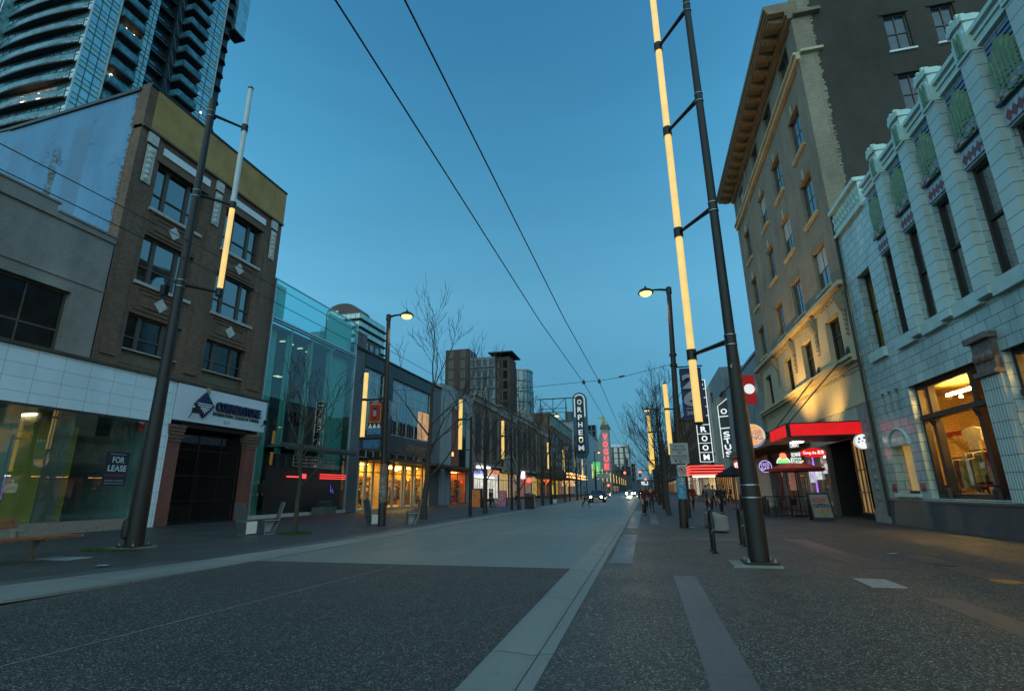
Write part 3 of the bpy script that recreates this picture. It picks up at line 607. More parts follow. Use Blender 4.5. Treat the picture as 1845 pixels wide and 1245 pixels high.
# ---- grey steel and glass clothes shop
def shop_interior(parent, f, y0, y1, z0, z1, depth, wallm, lampm, seed, goods=True, dense=1.0, name='interior', lamps=3):
    q = random.Random(seed); mb = MB()
    f.box(mb, y0, y1, z0-.05, z0, -depth, -.05); f.box(mb, y0, y1, z1, z1+.05, -depth, -.05); f.box(mb, y0, y1, z0, z1, -depth-.05, -depth); f.box(mb, y0-.05, y0, z0, z1, -depth, -.05); f.box(mb, y1, y1+.05, z0, z1, -depth, -.05)
    o = mb.build(name, wallm, parent)
    mb = MB(); n = lamps
    for i in range(n):
        y = y0+(y1-y0)*(i+.5)/n; f.box(mb, y-.18, y+.18, z1-.10, z1-.06, -depth*.75, -depth*.2)
    mb.build('ceiling_light', lampm, parent)
    if goods:
        cols = [M('goods_'+n_, c, .8, 0, .3, 8) for n_, c in (('cream', (.55, .48, .34)), ('red', (.35, .04, .03)), ('dark', (.035, .03, .035)), ('brown', (.20, .11, .05)), ('teal', (.06, .16, .16)), ('white', (.6, .58, .52)))]
        m2 = MB(); n = int((y1-y0)*4*dense)
        for i in range(n):
            y = q.uniform(y0+.2, y1-.3); d = q.uniform(.3, depth-.4); h = q.choice((.35, .5, .9, 1.2)); zb = z0+q.choice((0, .5, .8, 1.2)); m2.cur = q.randint(0, 5)
            f.box(m2, y, y+q.uniform(.06, .35), zb, min(zb+h, z1-.3), -d-q.uniform(.05, .3), -d)
        # rails of hanging clothes and shelves
        for i in range(max(1, int((y1-y0)/2.2))):
            y = y0+.5+i*2.2; d = q.uniform(.5, 1.4); m2.cur = 2; f.box(m2, y, y+1.5, z0+1.55, z0+1.58, -d, -d+.03); f.box(m2, y, y+.03, z0, z0+1.55, -d, -d+.03); f.box(m2, y+1.47, y+1.5, z0, z0+1.55, -d, -d+.03)
            for j in range(16):
                m2.cur = q.randint(0, 5); yy = y+.06+j*.09; f.box(m2, yy, yy+.05, z0+q.uniform(.55, .8), z0+1.52, -d-.2, -d+.22)
        for sh_ in range(5):
            zz = z0+.35+sh_*.52
            if zz > z1-.5: break
            m2.cur = 3; f.box(m2, y0+.1, y1-.1, zz-.03, zz, -depth+.02, -depth+.4); f.box(m2, y1-.42, y1-.02, zz-.03, zz, -depth+.4, -.8)
            for j in range(int((y1-y0)*3.2)): m2.cur = q.randint(0, 5); y = y0+.15+j/3.2; hh = q.uniform(.12, .40); f.box(m2, y, y+q.uniform(.12, .28), zz, zz+hh, -depth+.05, -depth+.33)
            for j in range(int(depth*2.4)): m2.cur = q.randint(0, 5); d_ = -.9-j*.4; f.box(m2, y1-.38, y1-.06, zz, zz+q.uniform(.12, .40), max(d_-q.uniform(.12, .32), -depth+.45), d_) if d_-.35 > -depth+.4 else None
        m2.build('merchandise', cols, parent)
    return o
creamwall = M('cream_shop_wall', (.62, .46, .18), .8, 0, .15, 1.5)
greyclad = M_brick('grey_cladding', (.115, .125, .135), (.10, .11, .12), (.05, .055, .06), .9, .45, .01, .6, .15, .3, .5)
darkclad = M('dark_cladding', (.030, .032, .035), .45, .2, .3, 2)
warmglass = M_glass('warm_shop_glass', (.95, .93, .88), 1.45)
b = thing('clothes_shop_building', 'dark steel and glass shop building with warm lit ground floor windows', 'building', (XL, 47, 0))
mb = MB(); FL.wall(mb, 36.8, 38.5, 0, 14.6, [], .1); FL.wall(mb, 53.2, 55.95, 0, 13.1, [], .1); FL.shell(mb, 36.8, 55.95, 0, 13.0, 20); mb.build('wall', greyclad, b)
mb = MB(); FL.box(mb, 38.5, 53.2, 11.9, 13.1, -.6, .05); FL.box(mb, 38.5, 53.2, 4.95, 6.55, -.4, .06); FL.box(mb, 42.4, 43.6, 0, 4.9, -.4, .12); FL.box(mb, 42.4, 43.6, 6.55, 11.9, -.4, .12); FL.box(mb, 36.8, 56.0, 13.1, 13.22, -.6, .18); mb.build('steel_frame', darkclad, b)
for y0, y1, mu in ((38.55, 42.35, (.33, .66)), (43.65, 53.15, (.2, .4, .6, .8))):
    FL.window(b, y0, y1, 6.6, 11.85, -.25, alu, pane, tuple((q, .05) for q in mu), (.62, .80), .07, .08)
    FL.window(b, y0, y1, 4.25, 4.93, -.15, alu, pane, tuple((q, .05) for q in mu), (), .06, .06, name='clerestory_window')
# the lit upper room at the far end
mb = MB(); FL.box(mb, 50.2, 53.0, 6.75, 9.7, -.235, -.232); mb.build('lit_pane', M_emit('lit_amber', (1., .45, .06), .62, .7, 1.6), b)
mb = MB()
for i in range(9): y = 43.9+i*.68; FL.box(mb, y, y+.07, 6.7, 9.75, -.235, -.23)
mb.build('curtain', M('grey_curtain', (.20, .21, .20), .8), b)
mb = MB(); FL.box(mb, 38.6, 56.6, 3.98, 4.18, .05, 1.9); FL.box(mb, 38.6, 56.6, 4.18, 4.22, 1.75, 1.95); mb.build('canopy', blackmetal, b)
mb = MB(); text_mb(mb, 'URBAN OUTFITTERS', FL.P(50.0, 5.62, .07), (0, 1, 0), (0, 0, 1), .62, 6.4, .05, .02); mb.build('sign_name', M('copper_letters', (.34, .16, .10), .4, .4), b)
shop_interior(b, FL, 38.6, 42.3, .15, 3.9, 5, creamwall, shoplamp, 11); shop_interior(b, FL, 43.7, 53.1, .15, 3.9, 5, creamwall, shoplamp, 12, lamps=5)
for y0, y1, mu in ((38.6, 42.35, (.3, .62)), (43.65, 53.15, (.12, .32, .38, .55, .62, .8))):
    o = MB(); FL.box(o, y0, y0+.1, .1, 3.95, -.05, .04); FL.box(o, y1-.1, y1, .1, 3.95, -.05, .04)
    for q in mu: yy = y0+(y1-y0)*q; FL.box(o, yy-.16, yy+.16, .1, 3.95, -.12, .05)
    FL.box(o, y0+.1, y1-.1, 3.05, 3.12, -.04, .04); FL.box(o, y0, y1, 0, .14, -.2, .10); fr = o.build('shop_front', M('cream_frame', (.50, .45, .33), .6, 0, .1, 2), b)
    o = MB(); FL.quad(o, y0+.1, y1-.1, .14, 3.95, 0); o.build('shop_glass', warmglass, fr)
for y in (39.3, 46.2):
    mb = MB(); mb.lathe(FL.P(y, 3.45, -.6), ((.05, .32), (.06, .3), (.22, .1), (.30, .0), (.2, -.06), (.0, -.08)), 14); mb.build('globe_lamp', M_emit('globe_glow', (1., .75, .35), 7), b)
# ---- concrete building with a tall dark red recess
concw = M('pale_concrete', (.27, .29, .29), .75, 0, .25, .8, .2, 20, streak=True)
b = thing('red_recess_building', 'pale concrete framed building with a tall dark red recess over an orange lit shop', 'building', (XL, 62, 0))
mb = MB(); FL.wall(mb, 56, 67.9, 0, 13.9, [(59.6, 65.3, .0, 11.4)], .6); FL.shell(mb, 56, 67.9, 0, 13.8, 18); FL.box(mb, 57.6, 57.75, 0, 11.4, .0, .05); mb.build('wall', concw, b)
mb = MB(); FL.box(mb, 59.6, 65.3, 4.2, 11.4, -.3, -.12); mb.build('recess_panel', M('oxblood_panel', (.20, .034, .018), .6, 0, .25, .8), b)
mb = MB(); FL.box(mb, 62.8, 65.3, 4.25, 11.3, -.12, -.09); mb.build('recess_glazing', panedark, b)
mb = MB(); FL.box(mb, 60.2, 60.7, 5.6, 6.1, -.12, -.06); mb.build('wall_lamp', M_emit('small_amber', (1., .55, .15), 1.5), b)
mb = MB(); FL.box(mb, 57.5, 66.5, 3.95, 4.25, .0, 1.3); mb.build('canopy', blackmetal, b)
mb = MB(); text_mb(mb, 'BLUE RUBY', FL.P(66.0, 3.9, 1.32), (0, 1, 0), (0, 0, 1), .4, 2.4, .03); mb.build('sign_name', whitepaint, b)
shop_interior(b, FL, 59.7, 65.2, .1, 3.85, 4, M('orange_shop_wall', (.55, .20, .05), .7, 0, .2, 1), M_emit('orange_shop_lamp', (1., .44, .10), 15), 13)
mb = MB(); FL.box(mb, 59.6, 59.7, 0, 3.9, -.05, .04); FL.box(mb, 62.0, 62.08, 0, 3.9, -.05, .04); FL.box(mb, 65.2, 65.3, 0, 3.9, -.05, .04); fr = mb.build('shop_front', blackmetal, b); mb = MB(); FL.quad(mb, 59.7, 65.2, .1, 3.9, 0); mb.build('shop_glass', warmglass, fr)
# ---- generic older street building for the run of frontages further on
archdark = M('arch_glass_dark', (.014, .016, .018), .45, 0, .3, 2, ior=1.2)
winlit = [M_emit('lit_window_%s' % n, c, s, .6, 1.5) for n, c, s in (('amber', (1., .52, .10), .5), ('white', (1., .93, .8), .75), ('yellow', (1., .62, .10), .55), ('red', (1., .10, .03), .22), ('orange', (1., .34, .04), .5))]
shopdark = M_emit('dim_shop', (1., .50, .14), .24, .85, 1.1)
def arch_window(f, parent, yc, w_, z0, z1, d, fm, pm):
    r = w_/2; n = 8; pts = [f.P(yc-r, z0, d), f.P(yc+r, z0, d)]+[f.P(yc+r*math.cos(math.pi*i/n), z1-r+r*math.sin(math.pi*i/n), d) for i in range(n+1)]
    o = MB().prism(pts, (f.s*.02, 0, 0)).build('window', pm, parent)
    mb = MB(); arc = [f.P(yc+r*1.08*math.cos(math.pi*i/n), z1-r+r*1.08*math.sin(math.pi*i/n), d+.03) for i in range(n+1)]; arc = [f.P(yc+r*1.08, z0, d+.03)]+arc+[f.P(yc-r*1.08, z0, d+.03)]
    mb.tube(arc, .05, 5); f.box(mb, yc-.03, yc+.03, z0, z1-.1, d+.02, d+.06); f.box(mb, yc-r-.15, yc+r+.15, z0-.18, z0, d, d+.16); mb.build('frame', fm, o); return o
def old_building(name, label, f, y0, y1, h, wallm, nwin, z0w, z1w, arched, cornm, shop, signs=(), gable=0, quoin=None, awning=None, depth=22, rows=1, cornh=.9, seed=1):
    q = random.Random(seed); b = thing(name, label, 'building', (f.x, (y0+y1)/2, 0))
    mb = MB(); f.wall(mb, y0, y1, 4.2, h, [], .2); f.shell(mb, y0, y1, 0, h, depth); mb.build('wall', wallm, b)
    mb = MB(); f.box(mb, y0, y1, h-cornh, h-.1, .0, .18); f.box(mb, y0-.05, y1+.05, h-.1, h+.12, -.3, .42)
    mb.build('cornice', cornm, b); mb = MB(); f.box(mb, y0, y1, 4.9, 5.25, 0, .35); mb.build('ledge', cornm, b)
    w_ = (y1-y0)/nwin
    for r in range(rows):
        hh = (z1w-z0w)/rows; a, c = z0w+r*hh, z0w+(r+1)*hh-(.9 if rows > 1 else 0)
        for i in range(nwin):
            yc = y0+(i+.5)*w_
            if arched: arch_window(f, b, yc, min(w_*.55, 2.0), a, c, .02, wallm, archdark)
            else: f.window(b, yc-w_*.32, yc+w_*.32, a, c, .02, brownframe, pane if q.random() > .3 else panedark, (.5,), (.5,), .08, .08, sill=(.16, .12, .1), sm=cornm)
    if quoin:
        for i in range(nwin+1):
            yc = min(max(y0+i*w_, y0+.25), y1-.25); mb = MB()
            for j in range(int((h-5.6)/.5)): f.box(mb, yc-.12-.07*(j % 2), yc+.12+.07*(j % 2), 5.3+j*.5, 5.76+j*.5, .0, .04)
            mb.build('stone_pier', quoin, b)
    if gable:
        yc = (y0+y1)/2; g = (y1-y0)*.22; mb = MB()
        mb.prism([f.P(yc-g, h+.1, .25), f.P(yc+g, h+.1, .25), f.P(yc+g*.8, h+gable*.35, .25), f.P(yc+g*.45, h+gable*.7, .25), f.P(yc+.3, h+gable, .25), f.P(yc-.3, h+gable, .25), f.P(yc-g*.45, h+gable*.7, .25), f.P(yc-g*.8, h+gable*.35, .25)], (-f.s*.5, 0, 0)); mb.build('gable', quoin or wallm, b)
        for s_ in (-1, 1):
            mb = MB(); mb.lathe(f.P(yc+s_*g*1.1, h, .1), ((.35, 0), (.35, .8), (.45, .9), (.2, 1.3), (.08, 1.7)), 8); mb.build('finial', quoin or wallm, b)
    # shop fronts
    n = max(1, int((y1-y0)/6)); ww = (y1-y0)/n
    for i in range(n):
        a = y0+i*ww+.25; c = a+ww-.5; m_ = shop[i % len(shop)]
        o = MB(); f.box(o, a, a+.12, 0, 4.2, 0, .06); f.box(o, c-.12, c, 0, 4.2, 0, .06); f.box(o, a+.12, c-.12, 3.1, 3.2, 0, .05); f.box(o, a, c, 0, .4, 0, .08)
        for k_ in (.3, .45, .75): f.box(o, a+(c-a)*k_, a+(c-a)*k_+.07, .4, 3.1, 0, .05)
        o = o.build('shop_front', blackmetal, b); mb = MB(); f.quad(mb, a, c, .4, 4.2, .02); mb.build('shop_pane', m_, o)
        if awning: mb = MB(); mb.prism([f.P(a, 4.1, .05), f.P(a, 3.2, 1.4), f.P(a, 3.0, 1.4), f.P(a, 3.0, .05)], (0, c-a, 0)); mb.build('awning', awning[i % len(awning)], b)
    return b
dkbrick = M_brick('dark_brick', (.22, .105, .065), (.15, .072, .048), (.10, .078, .062), .3, .1, .014, dirt=.4)
rdbrick = M_brick('rust_brick', (.30, .095, .060), (.22, .070, .048), (.13, .090, .075), .3, .1, .014, dirt=.35)
brstone = M('weathered_stone', (.25, .23, .20), .8, 0, .35, 1.2, .2, 15, streak=True)
greenst = M('green_grey_stone', (.15, .18, .165), .75, 0, .3, .8, streak=True)
old_building('ornate_brick_building', 'dark ornate brick building with stepped white stone gable next to the concrete frame', FL, 68.05, 80.9, 14.6, dkbrick, 3, 6.6, 12.2, True, brstone, [winlit[1], winlit[1]], gable=2.2, quoin=brstone, seed=2)
old_building('ornate_brick_building', 'rust brick hall with white band cornice and one round arch over the doors', FL, 81.0, 93.6, 15.0, rdbrick, 4, 7.0, 12.4, True, brstone, [winlit[2], shopdark], quoin=brstone, cornh=1.5, seed=3)
old_building('ornate_brick_building', 'ornate brick building with a tall spiky white stone gable and red lit shop', FL, 93.7, 112.2, 15.2, dkbrick, 4, 6.6, 12.6, True, brstone, [winlit[3], shopdark, winlit[2]], gable=3.0, quoin=brstone, seed=4)
old_building('ornate_brick_building', 'far rust brick building with plain white band cornice before the theatre', FL, 112.3, 127.4, 15.3, rdbrick, 5, 6.6, 12.2, True, brstone, [shopdark, winlit[4]], quoin=brstone, cornh=1.4, seed=5)
th = old_building('theatre_building', 'green grey stone theatre building carrying the steel sign frame on its roof', FL, 127.5, 172, 20.4, dkbrick, 9, 6.5, 16.5, False, greenst, [shopdark, winlit[2], shopdark], cornh=3.0, rows=3, seed=6)
# white entrance arch and bright signs along that run
def sign_box(name, label, lo, hi, mat, txt=None, tm=None, f=FL, d=(.1, .25), blade=None, cat='shop sign'):
    y0, z0 = lo; y1, z1 = hi; mb = MB(); f.box(mb, y0, y1, z0, z1, *d); o = mb.build(name, mat); tag(o, label, cat)
    if txt:
        mb = MB(); text_mb(mb, txt, f.P((y0+y1)/2, (z0+z1)/2, d[1]+.005), (0, f.s, 0), (0, 0, 1), (z1-z0)*.6, abs(y1-y0)*.86, .02, .01); mb.build('lettering', tm or whitepaint, o)
    return o
sign_box('fascia_sign', 'long white lit strip sign over the pale shop doors past the red recess', (69.2, 4.55), (73.5, 4.85), M_emit('strip_white', (.9, 1., .85), 1.8), d=(.1, .9))
sign_box('fascia_sign', 'blue neon striped sign under the white strip past the red recess', (68.2, 3.75), (72.2, 4.15), M_emit('neon_blue', (.15, .2, 1.), 1.4), d=(.1, .6))
sign_box('fascia_sign', 'orange and brown lit sign on the ornate brick frontage', (74.6, 3.9), (79.5, 4.5), M_emit('sign_orange', (1., .28, .03), .8, .6, 1.2), d=(.1, .6))
sign_box('fascia_sign', 'white light bar under the blue neon stripes', (68.4, 3.3), (76.4, 3.42), M_emit('bar_white', (1., 1., .95), 3.0), d=(.3, .6))
sign_box('fascia_sign', 'pale cream fascia sign with dark letters above the yellow lit doors', (82, 4.35), (89, 4.85), M('sign_cream', (.45, .36, .2), .6), 'COMMODORE', M('black_letters'), d=(.3, .5))
sign_box('fascia_sign', 'small bright white swirl sign beyond the yellow doors', (95.0, 3.6), (95.9, 4.9), M_emit('swirl_white', (1., 1., 1.), 1.6), d=(.4, 1.0))
sign_box('fascia_sign', 'round red lantern sign over the dark shop doors', (100.8, 3.0), (102.0, 3.8), M_emit('lantern_red', (1., .08, .03), 2.2), d=(.2, .9))
sign_box('fascia_sign', 'orange red lit sign at the far brick shops', (118.6, 3.0), (122.4, 4.1), M_emit('sign_redorange', (1., .16, .03), 1.8, .6, .9), d=(.2, 1.2))
sign_box('shop_poster', 'bright yellow lit window poster low on the far brick shop', (126.0, .6), (131.5, 2.7), M_emit('poster_yellow', (1., .72, .05), .8, .7, 1.3), d=(.1, .2), cat='poster')
mb = MB()
for i in range(13): a = math.pi*i/12; mb.obox(FL.P(86.9+3.6*math.cos(a), 5.0+2.1*math.sin(a), .5), (.25, 0, 0), (0, .45*abs(math.sin(a))+.1, .0), (0, 0, .16+.2*abs(math.cos(a))))
mb.prism([FL.P(83.6, 5, .3)]+[FL.P(86.9+3.3*math.cos(math.pi*i/10), 5+1.9*math.sin(math.pi*i/10), .3) for i in range(10, -1, -1)], (.1, 0, 0)); tag(mb.build('entrance_arch', brstone), 'pale segmental stone arch over the entrance of the rust brick hall', 'arch')
mb = MB()
for (a, c) in ((114, 121), (107, 113)): mb.prism([FL.P(a, 0, 1.6), FL.P(c, 0, 1.6), FL.P(c, 3.1, 1.6), FL.P((a+c)/2, 3.5, 1.6), FL.P(a, 2.6, 1.6)], (.04, 0, 0))
tag(mb.build('patio_screen', M('patio_glass', (.06, .055, .05), .15)), 'glazed patio screens in front of the far brick shops', 'screen')
# roof sign frame above the theatre
mb = MB(); y0, y1, z0, z1, x0 = -28.6, -21.0, 20.6, 27.7, 150
def FP(y, z): return (y, x0, z)
for z in (z0+.2, (z0+z1)/2-.5, (z0+z1)/2+.6, z1): mb.tube([FP(y0-(.9 if z == z1 else 0), z), FP(y1+(3.4 if z == z1 else 0), z)], .10 if z < z1 else .17, 5)
for y in (y0, y1): mb.tube([FP(y, z0-.2), FP(y, z1)], .12, 5); mb.tube([(y, x0+4, z0), FP(y, z1)], .09, 5)
mb.tube([FP(y0, z0), FP(y1, z1)], .09, 5); mb.tube([FP(y0, z1), FP(y1, z0)], .09, 5); mb.tube([FP((y0+y1)/2, z0), FP((y0+y1)/2, z1)], .12, 5)
tag(mb.build('roof_sign_frame', M('old_steel', (.05, .06, .07), .6)), 'open steel cross braced frame standing on the theatre roof', 'sign frame')
# tall theatre blade sign
def blade(name, label, x0, x1, y, z0, z1, rim, face, arch=True):
    o = thing(name, label, 'theatre sign', ((x0+x1)/2, y, z0)); xc, r = (x0+x1)/2, (x1-x0)/2
    out = [(xc-r, y, z0+r*.8), (xc-r*.6, y, z0), (xc+r*.6, y, z0), (xc+r, y, z0+r*.8)]+[(xc+r*math.cos(math.pi*i/12), y, z1-r+r*math.sin(math.pi*i/12)) for i in range(13)]
    MB().prism(out, (0, 1.4, 0)).build('sign_body', rim, o); return o
o = blade('theatre_blade_sign', 'tall navy vertical theatre sign with rounded top spelling out ORPHEUM', -22.3, -17.4, 176, 11.8, 34.0, M('sign_navy', (.03, .075, .12), .5), None)
MB().prism([(x, 175.95, z) for x, z in ((-21.1, 13.4), (-18.6, 13.4), (-18.6, 31.5), (-19.2, 32.5), (-20.5, 32.5), (-21.1, 31.5))], (0, -.1, 0)).build('sign_face', M('sign_face_black', (.014, .014, .016), .5), o)
mb = MB()
for (xa, xb) in ((-21.75, -21.35), (-18.35, -17.95)): mb.box(xa, xb, 175.8, 175.95, 25.5, 31.5)
for i in range(10):
    a, c = math.pi*i/10, math.pi*(i+1)/10; mb.prism([(-19.85+q*math.cos(t), 175.95, 31.5+q*math.sin(t)) for q, t in ((1.5, a), (1.9, a), (1.9, c), (1.5, c))], (0, -.15, 0))
mb.build('sign_border', M_emit('border_pale', (.55, .72, .8), .32, base=(.5, .55, .58)), o)
for i, ch in enumerate('ORPHEUM'):
    mb = MB(); text_mb(mb, ch, (-19.85, 175.8, 30.6-i*2.58), (1, 0, 0), (0, 0, 1), 1.75, 1.45 if ch != 'M' else 1.9, .1, .02); mb.build('letter', M_emit('letter_pale', (.75, .82, .9), .38, base=(.6, .62, .65)), o)
mb = MB()
for (ya_, yb_, zz) in ((97, 124, 3.55), (97, 124, 4.25)): mb.box(-15.8, -14.9, 110, 143, zz+.5, zz+.75)
MQ = thing('theatre_marquee', 'gold bulb lit marquee canopy under the tall navy theatre sign', 'marquee', (-18, 125, 4.2)); mb.build('bulb_strip', M_emit('bulb_gold', (1., .50, .16), 2.6, .6, 2.), MQ)
mb = MB(); mb.box(XL, -15.81, 110, 143, 3.9, 5.1); mb.build('marquee_body', M('marquee_dark', (.05, .035, .03), .6), MQ)
# white rendered wall block and second theatre tower with red neon letters
b = thing('white_block_building', 'plain pale grey blue windowless block between the two theatre signs', 'building', (XL-8, 235, 0)); MB().box(XL-16, XL, 190, 275, 0, 26).build('wall', M('pale_blue_wall', (.26, .32, .36), .8, 0, .15, .1), b); MB().box(XL-16.3, XL+.3, 189.7, 275.3, 26.01, 26.6).build('coping', greyclad, b)
o = thing('theatre_tower', 'stone theatre tower with red neon letters and a gold statue on top', 'theatre tower', (-21.5, 300, 0))
stt = M('tower_stone', (.26, .25, .24), .8, 0, .2, .3)
mb = MB(); mb.box(-25.0, -17.9, 300, 312, 0, 27); mb.prism([(-25.0, 300, 27), (-17.9, 300, 27), (-17.9, 300, 35.2), (-21.9, 300, 35.2), (-22.6, 300, 33)], (0, 8, 0)); mb.box(-26.6, -25.0, 302, 310, 18, 23); mb.build('tower_shaft', stt, o)
mb = MB(); mb.box(-22.7, -17.5, 299.4, 308.5, 35.21, 36.4); mb.box(-22.2, -18.1, 299.7, 308, 36.41, 37.6); mb.build('tower_cap', M('cap_stone', (.12, .11, .10), .8), o)
MB().box(-21.9, -18.3, 299.7, 299.95, 11.6, 32.8).build('letter_board', M_emit('board_red', (1., .02, .02), .07), o)
for i, ch in enumerate('VOGUE'):
    mb = MB(); text_mb(mb, ch, (-20.1, 299.6, 30.4-i*4.1), (1, 0, 0), (0, 0, 1), 3.3, 2.6, .25, .04); mb.build('letter', M_emit('letter_red', (1., .02, .02), 1.3), o)
mb = MB(); mb.lathe((-20.8, 302, 37.6), ((.9, 0), (.7, .5), (1.0, 1.6), (.55, 2.6), (.75, 3.4), (.5, 3.9), (.25, 4.2), (.45, 4.6), (.4, 5.1), (.05, 5.5)), 10); mb.tube([(-20.8, 302, 41), (-22.2, 302, 42.0), (-23.4, 302, 41.8), (-24.0, 302, 41.2)], (.45, .4, .3, .1), 7); mb.tube([(-20.8, 302, 40.6), (-19.7, 302, 39.5), (-20.0, 302, 38.2)], (.4, .3, .2), 6)
mb.build('statue', M('gold_leaf', (.55, .36, .05), .45, .4), o)
# more frontages running to the vanishing point on the left
old_building('far_street_building', 'low dark shop row beyond the white block on the left', FL, 313, 420, 16, dkbrick, 12, 6, 13, False, greenst, [shopdark, winlit[0], winlit[2]], seed=9)
old_building('far_street_building', 'far brown street building right at the end of the left frontage', FL, 421, 560, 21, rdbrick, 12, 6, 18, False, greenst, [winlit[0], shopdark], rows=3, seed=10)
# ================================================================== RIGHT SIDE
tile = M_brick('mint_terracotta_tile', (.49, .61, .60), (.38, .52, .53), (.10, .115, .11), .62, .335, .010, .20, .4, .42, .5, .45)
pierm = M_brick('mint_pier_tile', (.52, .65, .63), (.44, .57, .56), (.10, .115, .11), 40, .40, .010, .20, .4, .22, .5, .45)
tilep = M('mint_terracotta', (.44, .60, .57), .25, 0, .18, 2.2, .1, 20)
relief = M('green_relief', (.13, .23, .13), .45, 0, .35, 6, .2, 40); bluet = M('blue_glaze', (.13, .19, .31), .35, 0, .2, 5); redt = M('red_glaze', (.17, .050, .045), .4, 0, .3, 6); pinkt = M('pink_glaze', (.42, .26, .24), .4, 0, .2, 6)
bluedk = M('dark_blue_glaze', (.025, .04, .11), .35)
dg = M_brick('granite_base', (.085, .095, .105), (.07, .08, .09), (.03, .03, .035), 1.9, 1.2, .008, .45, .15, .35, .5)
b = thing('terracotta_building', 'mint green terracotta tiled building with coloured fern panels and tall dark windows', 'building', (XR, 17, 0))
pit = 1.94; wins = [(20.53-i*pit, 21.76-i*pit) for i in range(8)]      # window bays, stepping towards the camera
y0b = 4.0
holes = [(a, c, 6.87, 10.3) for a, c in wins if a > y0b]+[(22.93, 24.22, 6.9, 10.4)]
extra = 3.0; lowh = [(17.55, 21.95, 1.05, 5.02), (12.2, 16.55, 1.05, 5.02), (6.9, 11.2, 1.05, 5.02), (22.72, 24.36, 1.2, 3.0)]+[(22.72+i*.62, 23.02+i*.62, 4.2, 5.15) for i in range(3)]
mb = MB(); FR.wall(mb, y0b, 25.3, .97, 13.0, holes+lowh, .42)
# arch spandrels over the little window
n = 10; yc, r = 23.54, .82
for i in range(n):
    a0, a1 = math.pi*i/n, math.pi*(i+1)/n; p0 = (yc+r*math.cos(a0), 3.0+.62*math.sin(a0)); p1 = (yc+r*math.cos(a1), 3.0+.62*math.sin(a1))
    mb.quad(FR.P(*p0), FR.P(*p1), FR.P(p1[0], p1[1], -.42), FR.P(*p0, -.42))
mb.build('wall', tile, b)
mb = MB(); FR.shell(mb, y0b, 25.3, 0, 12.9, 9); mb.build('body', tilep, b)
mb = MB(); FR.box(mb, y0b, 25.32, 0, .90, -.1, .10); FR.box(mb, y0b, 25.32, .90, .97, -.1, .14); FR.box(mb, 21.97, 22.35, .0, .9, .101, .22); mb.build('base', dg, b)
mb = MB(); FR.box(mb, 22.25, 25.3, 13.0, 14.05, -.3, .06); FR.box(mb, 22.2, 25.34, 14.05, 14.22, -.4, .22); FR.box(mb, 22.2, 25.34, 12.86, 12.99, -.1, .14)
for i in range(9):
    y = 22.4+i*.32
    mb.obox(FR.P(y+.16, 13.52, .09), (.02, 0, 0), (0, .13, .28), (0, -.02, .02)); mb.obox(FR.P(y+.16, 13.52, .09), (.02, 0, 0), (0, .13, -.28), (0, .02, .02))
mb.build('cornice', tilep, b)
# piers between the windows, each with a niche and a crown
npier = [21.98]+[20.165-i*pit for i in range(8)]
for i, yc in enumerate(npier[1:]):
    hw = .29; mb = MB(); FR.box(mb, yc-hw, yc+hw, 6.55, 12.9, .0, .24)
    o = mb.build('pier', pierm, b)
    mb = MB(); FR.box(mb, yc-hw-.03, yc+hw+.03, 12.9, 13.55, -.1, .30)
    mb.prism([FR.P(yc-.24, 13.0, .32), FR.P(yc+.24, 13.0, .32)]+[FR.P(yc+.24*math.cos(math.pi*j/8), 13.56+.24*math.sin(math.pi*j/8), .32) for j in range(9)], (.3, 0, 0))
    FR.box(mb, yc-.29, yc+.29, 13.55, 13.90, -.1, .27)
    for j in range(7):
        q = (j-3)/3; FR.box(mb, yc+q*.31-.045, yc+q*.31+.045, 13.88, 14.12+.09*(j % 2), .20, .37-.06*q*q)
    FR.box(mb, yc-.33, yc+.33, 13.90, 14.08, -.15, .33); FR.box(mb, yc-.29, yc+.29, 14.08, 14.14, -.1, .26); mb.build('pier_crown', tilep, o)
    mb = MB(); mb.prism([FR.P(yc-.13, 13.02, .33), FR.P(yc-.02, 13.02, .33), FR.P(yc-.02, 13.55, .33), FR.P(yc-.08, 13.72, .33), FR.P(yc-.13, 13.6, .33)], (-.02, 0, 0)); mb.prism([FR.P(yc+.02, 13.02, .33), FR.P(yc+.13, 13.02, .33), FR.P(yc+.13, 13.6, .33), FR.P(yc+.08, 13.72, .33), FR.P(yc+.02, 13.55, .33)], (-.02, 0, 0)); mb.build('niche', relief, o)
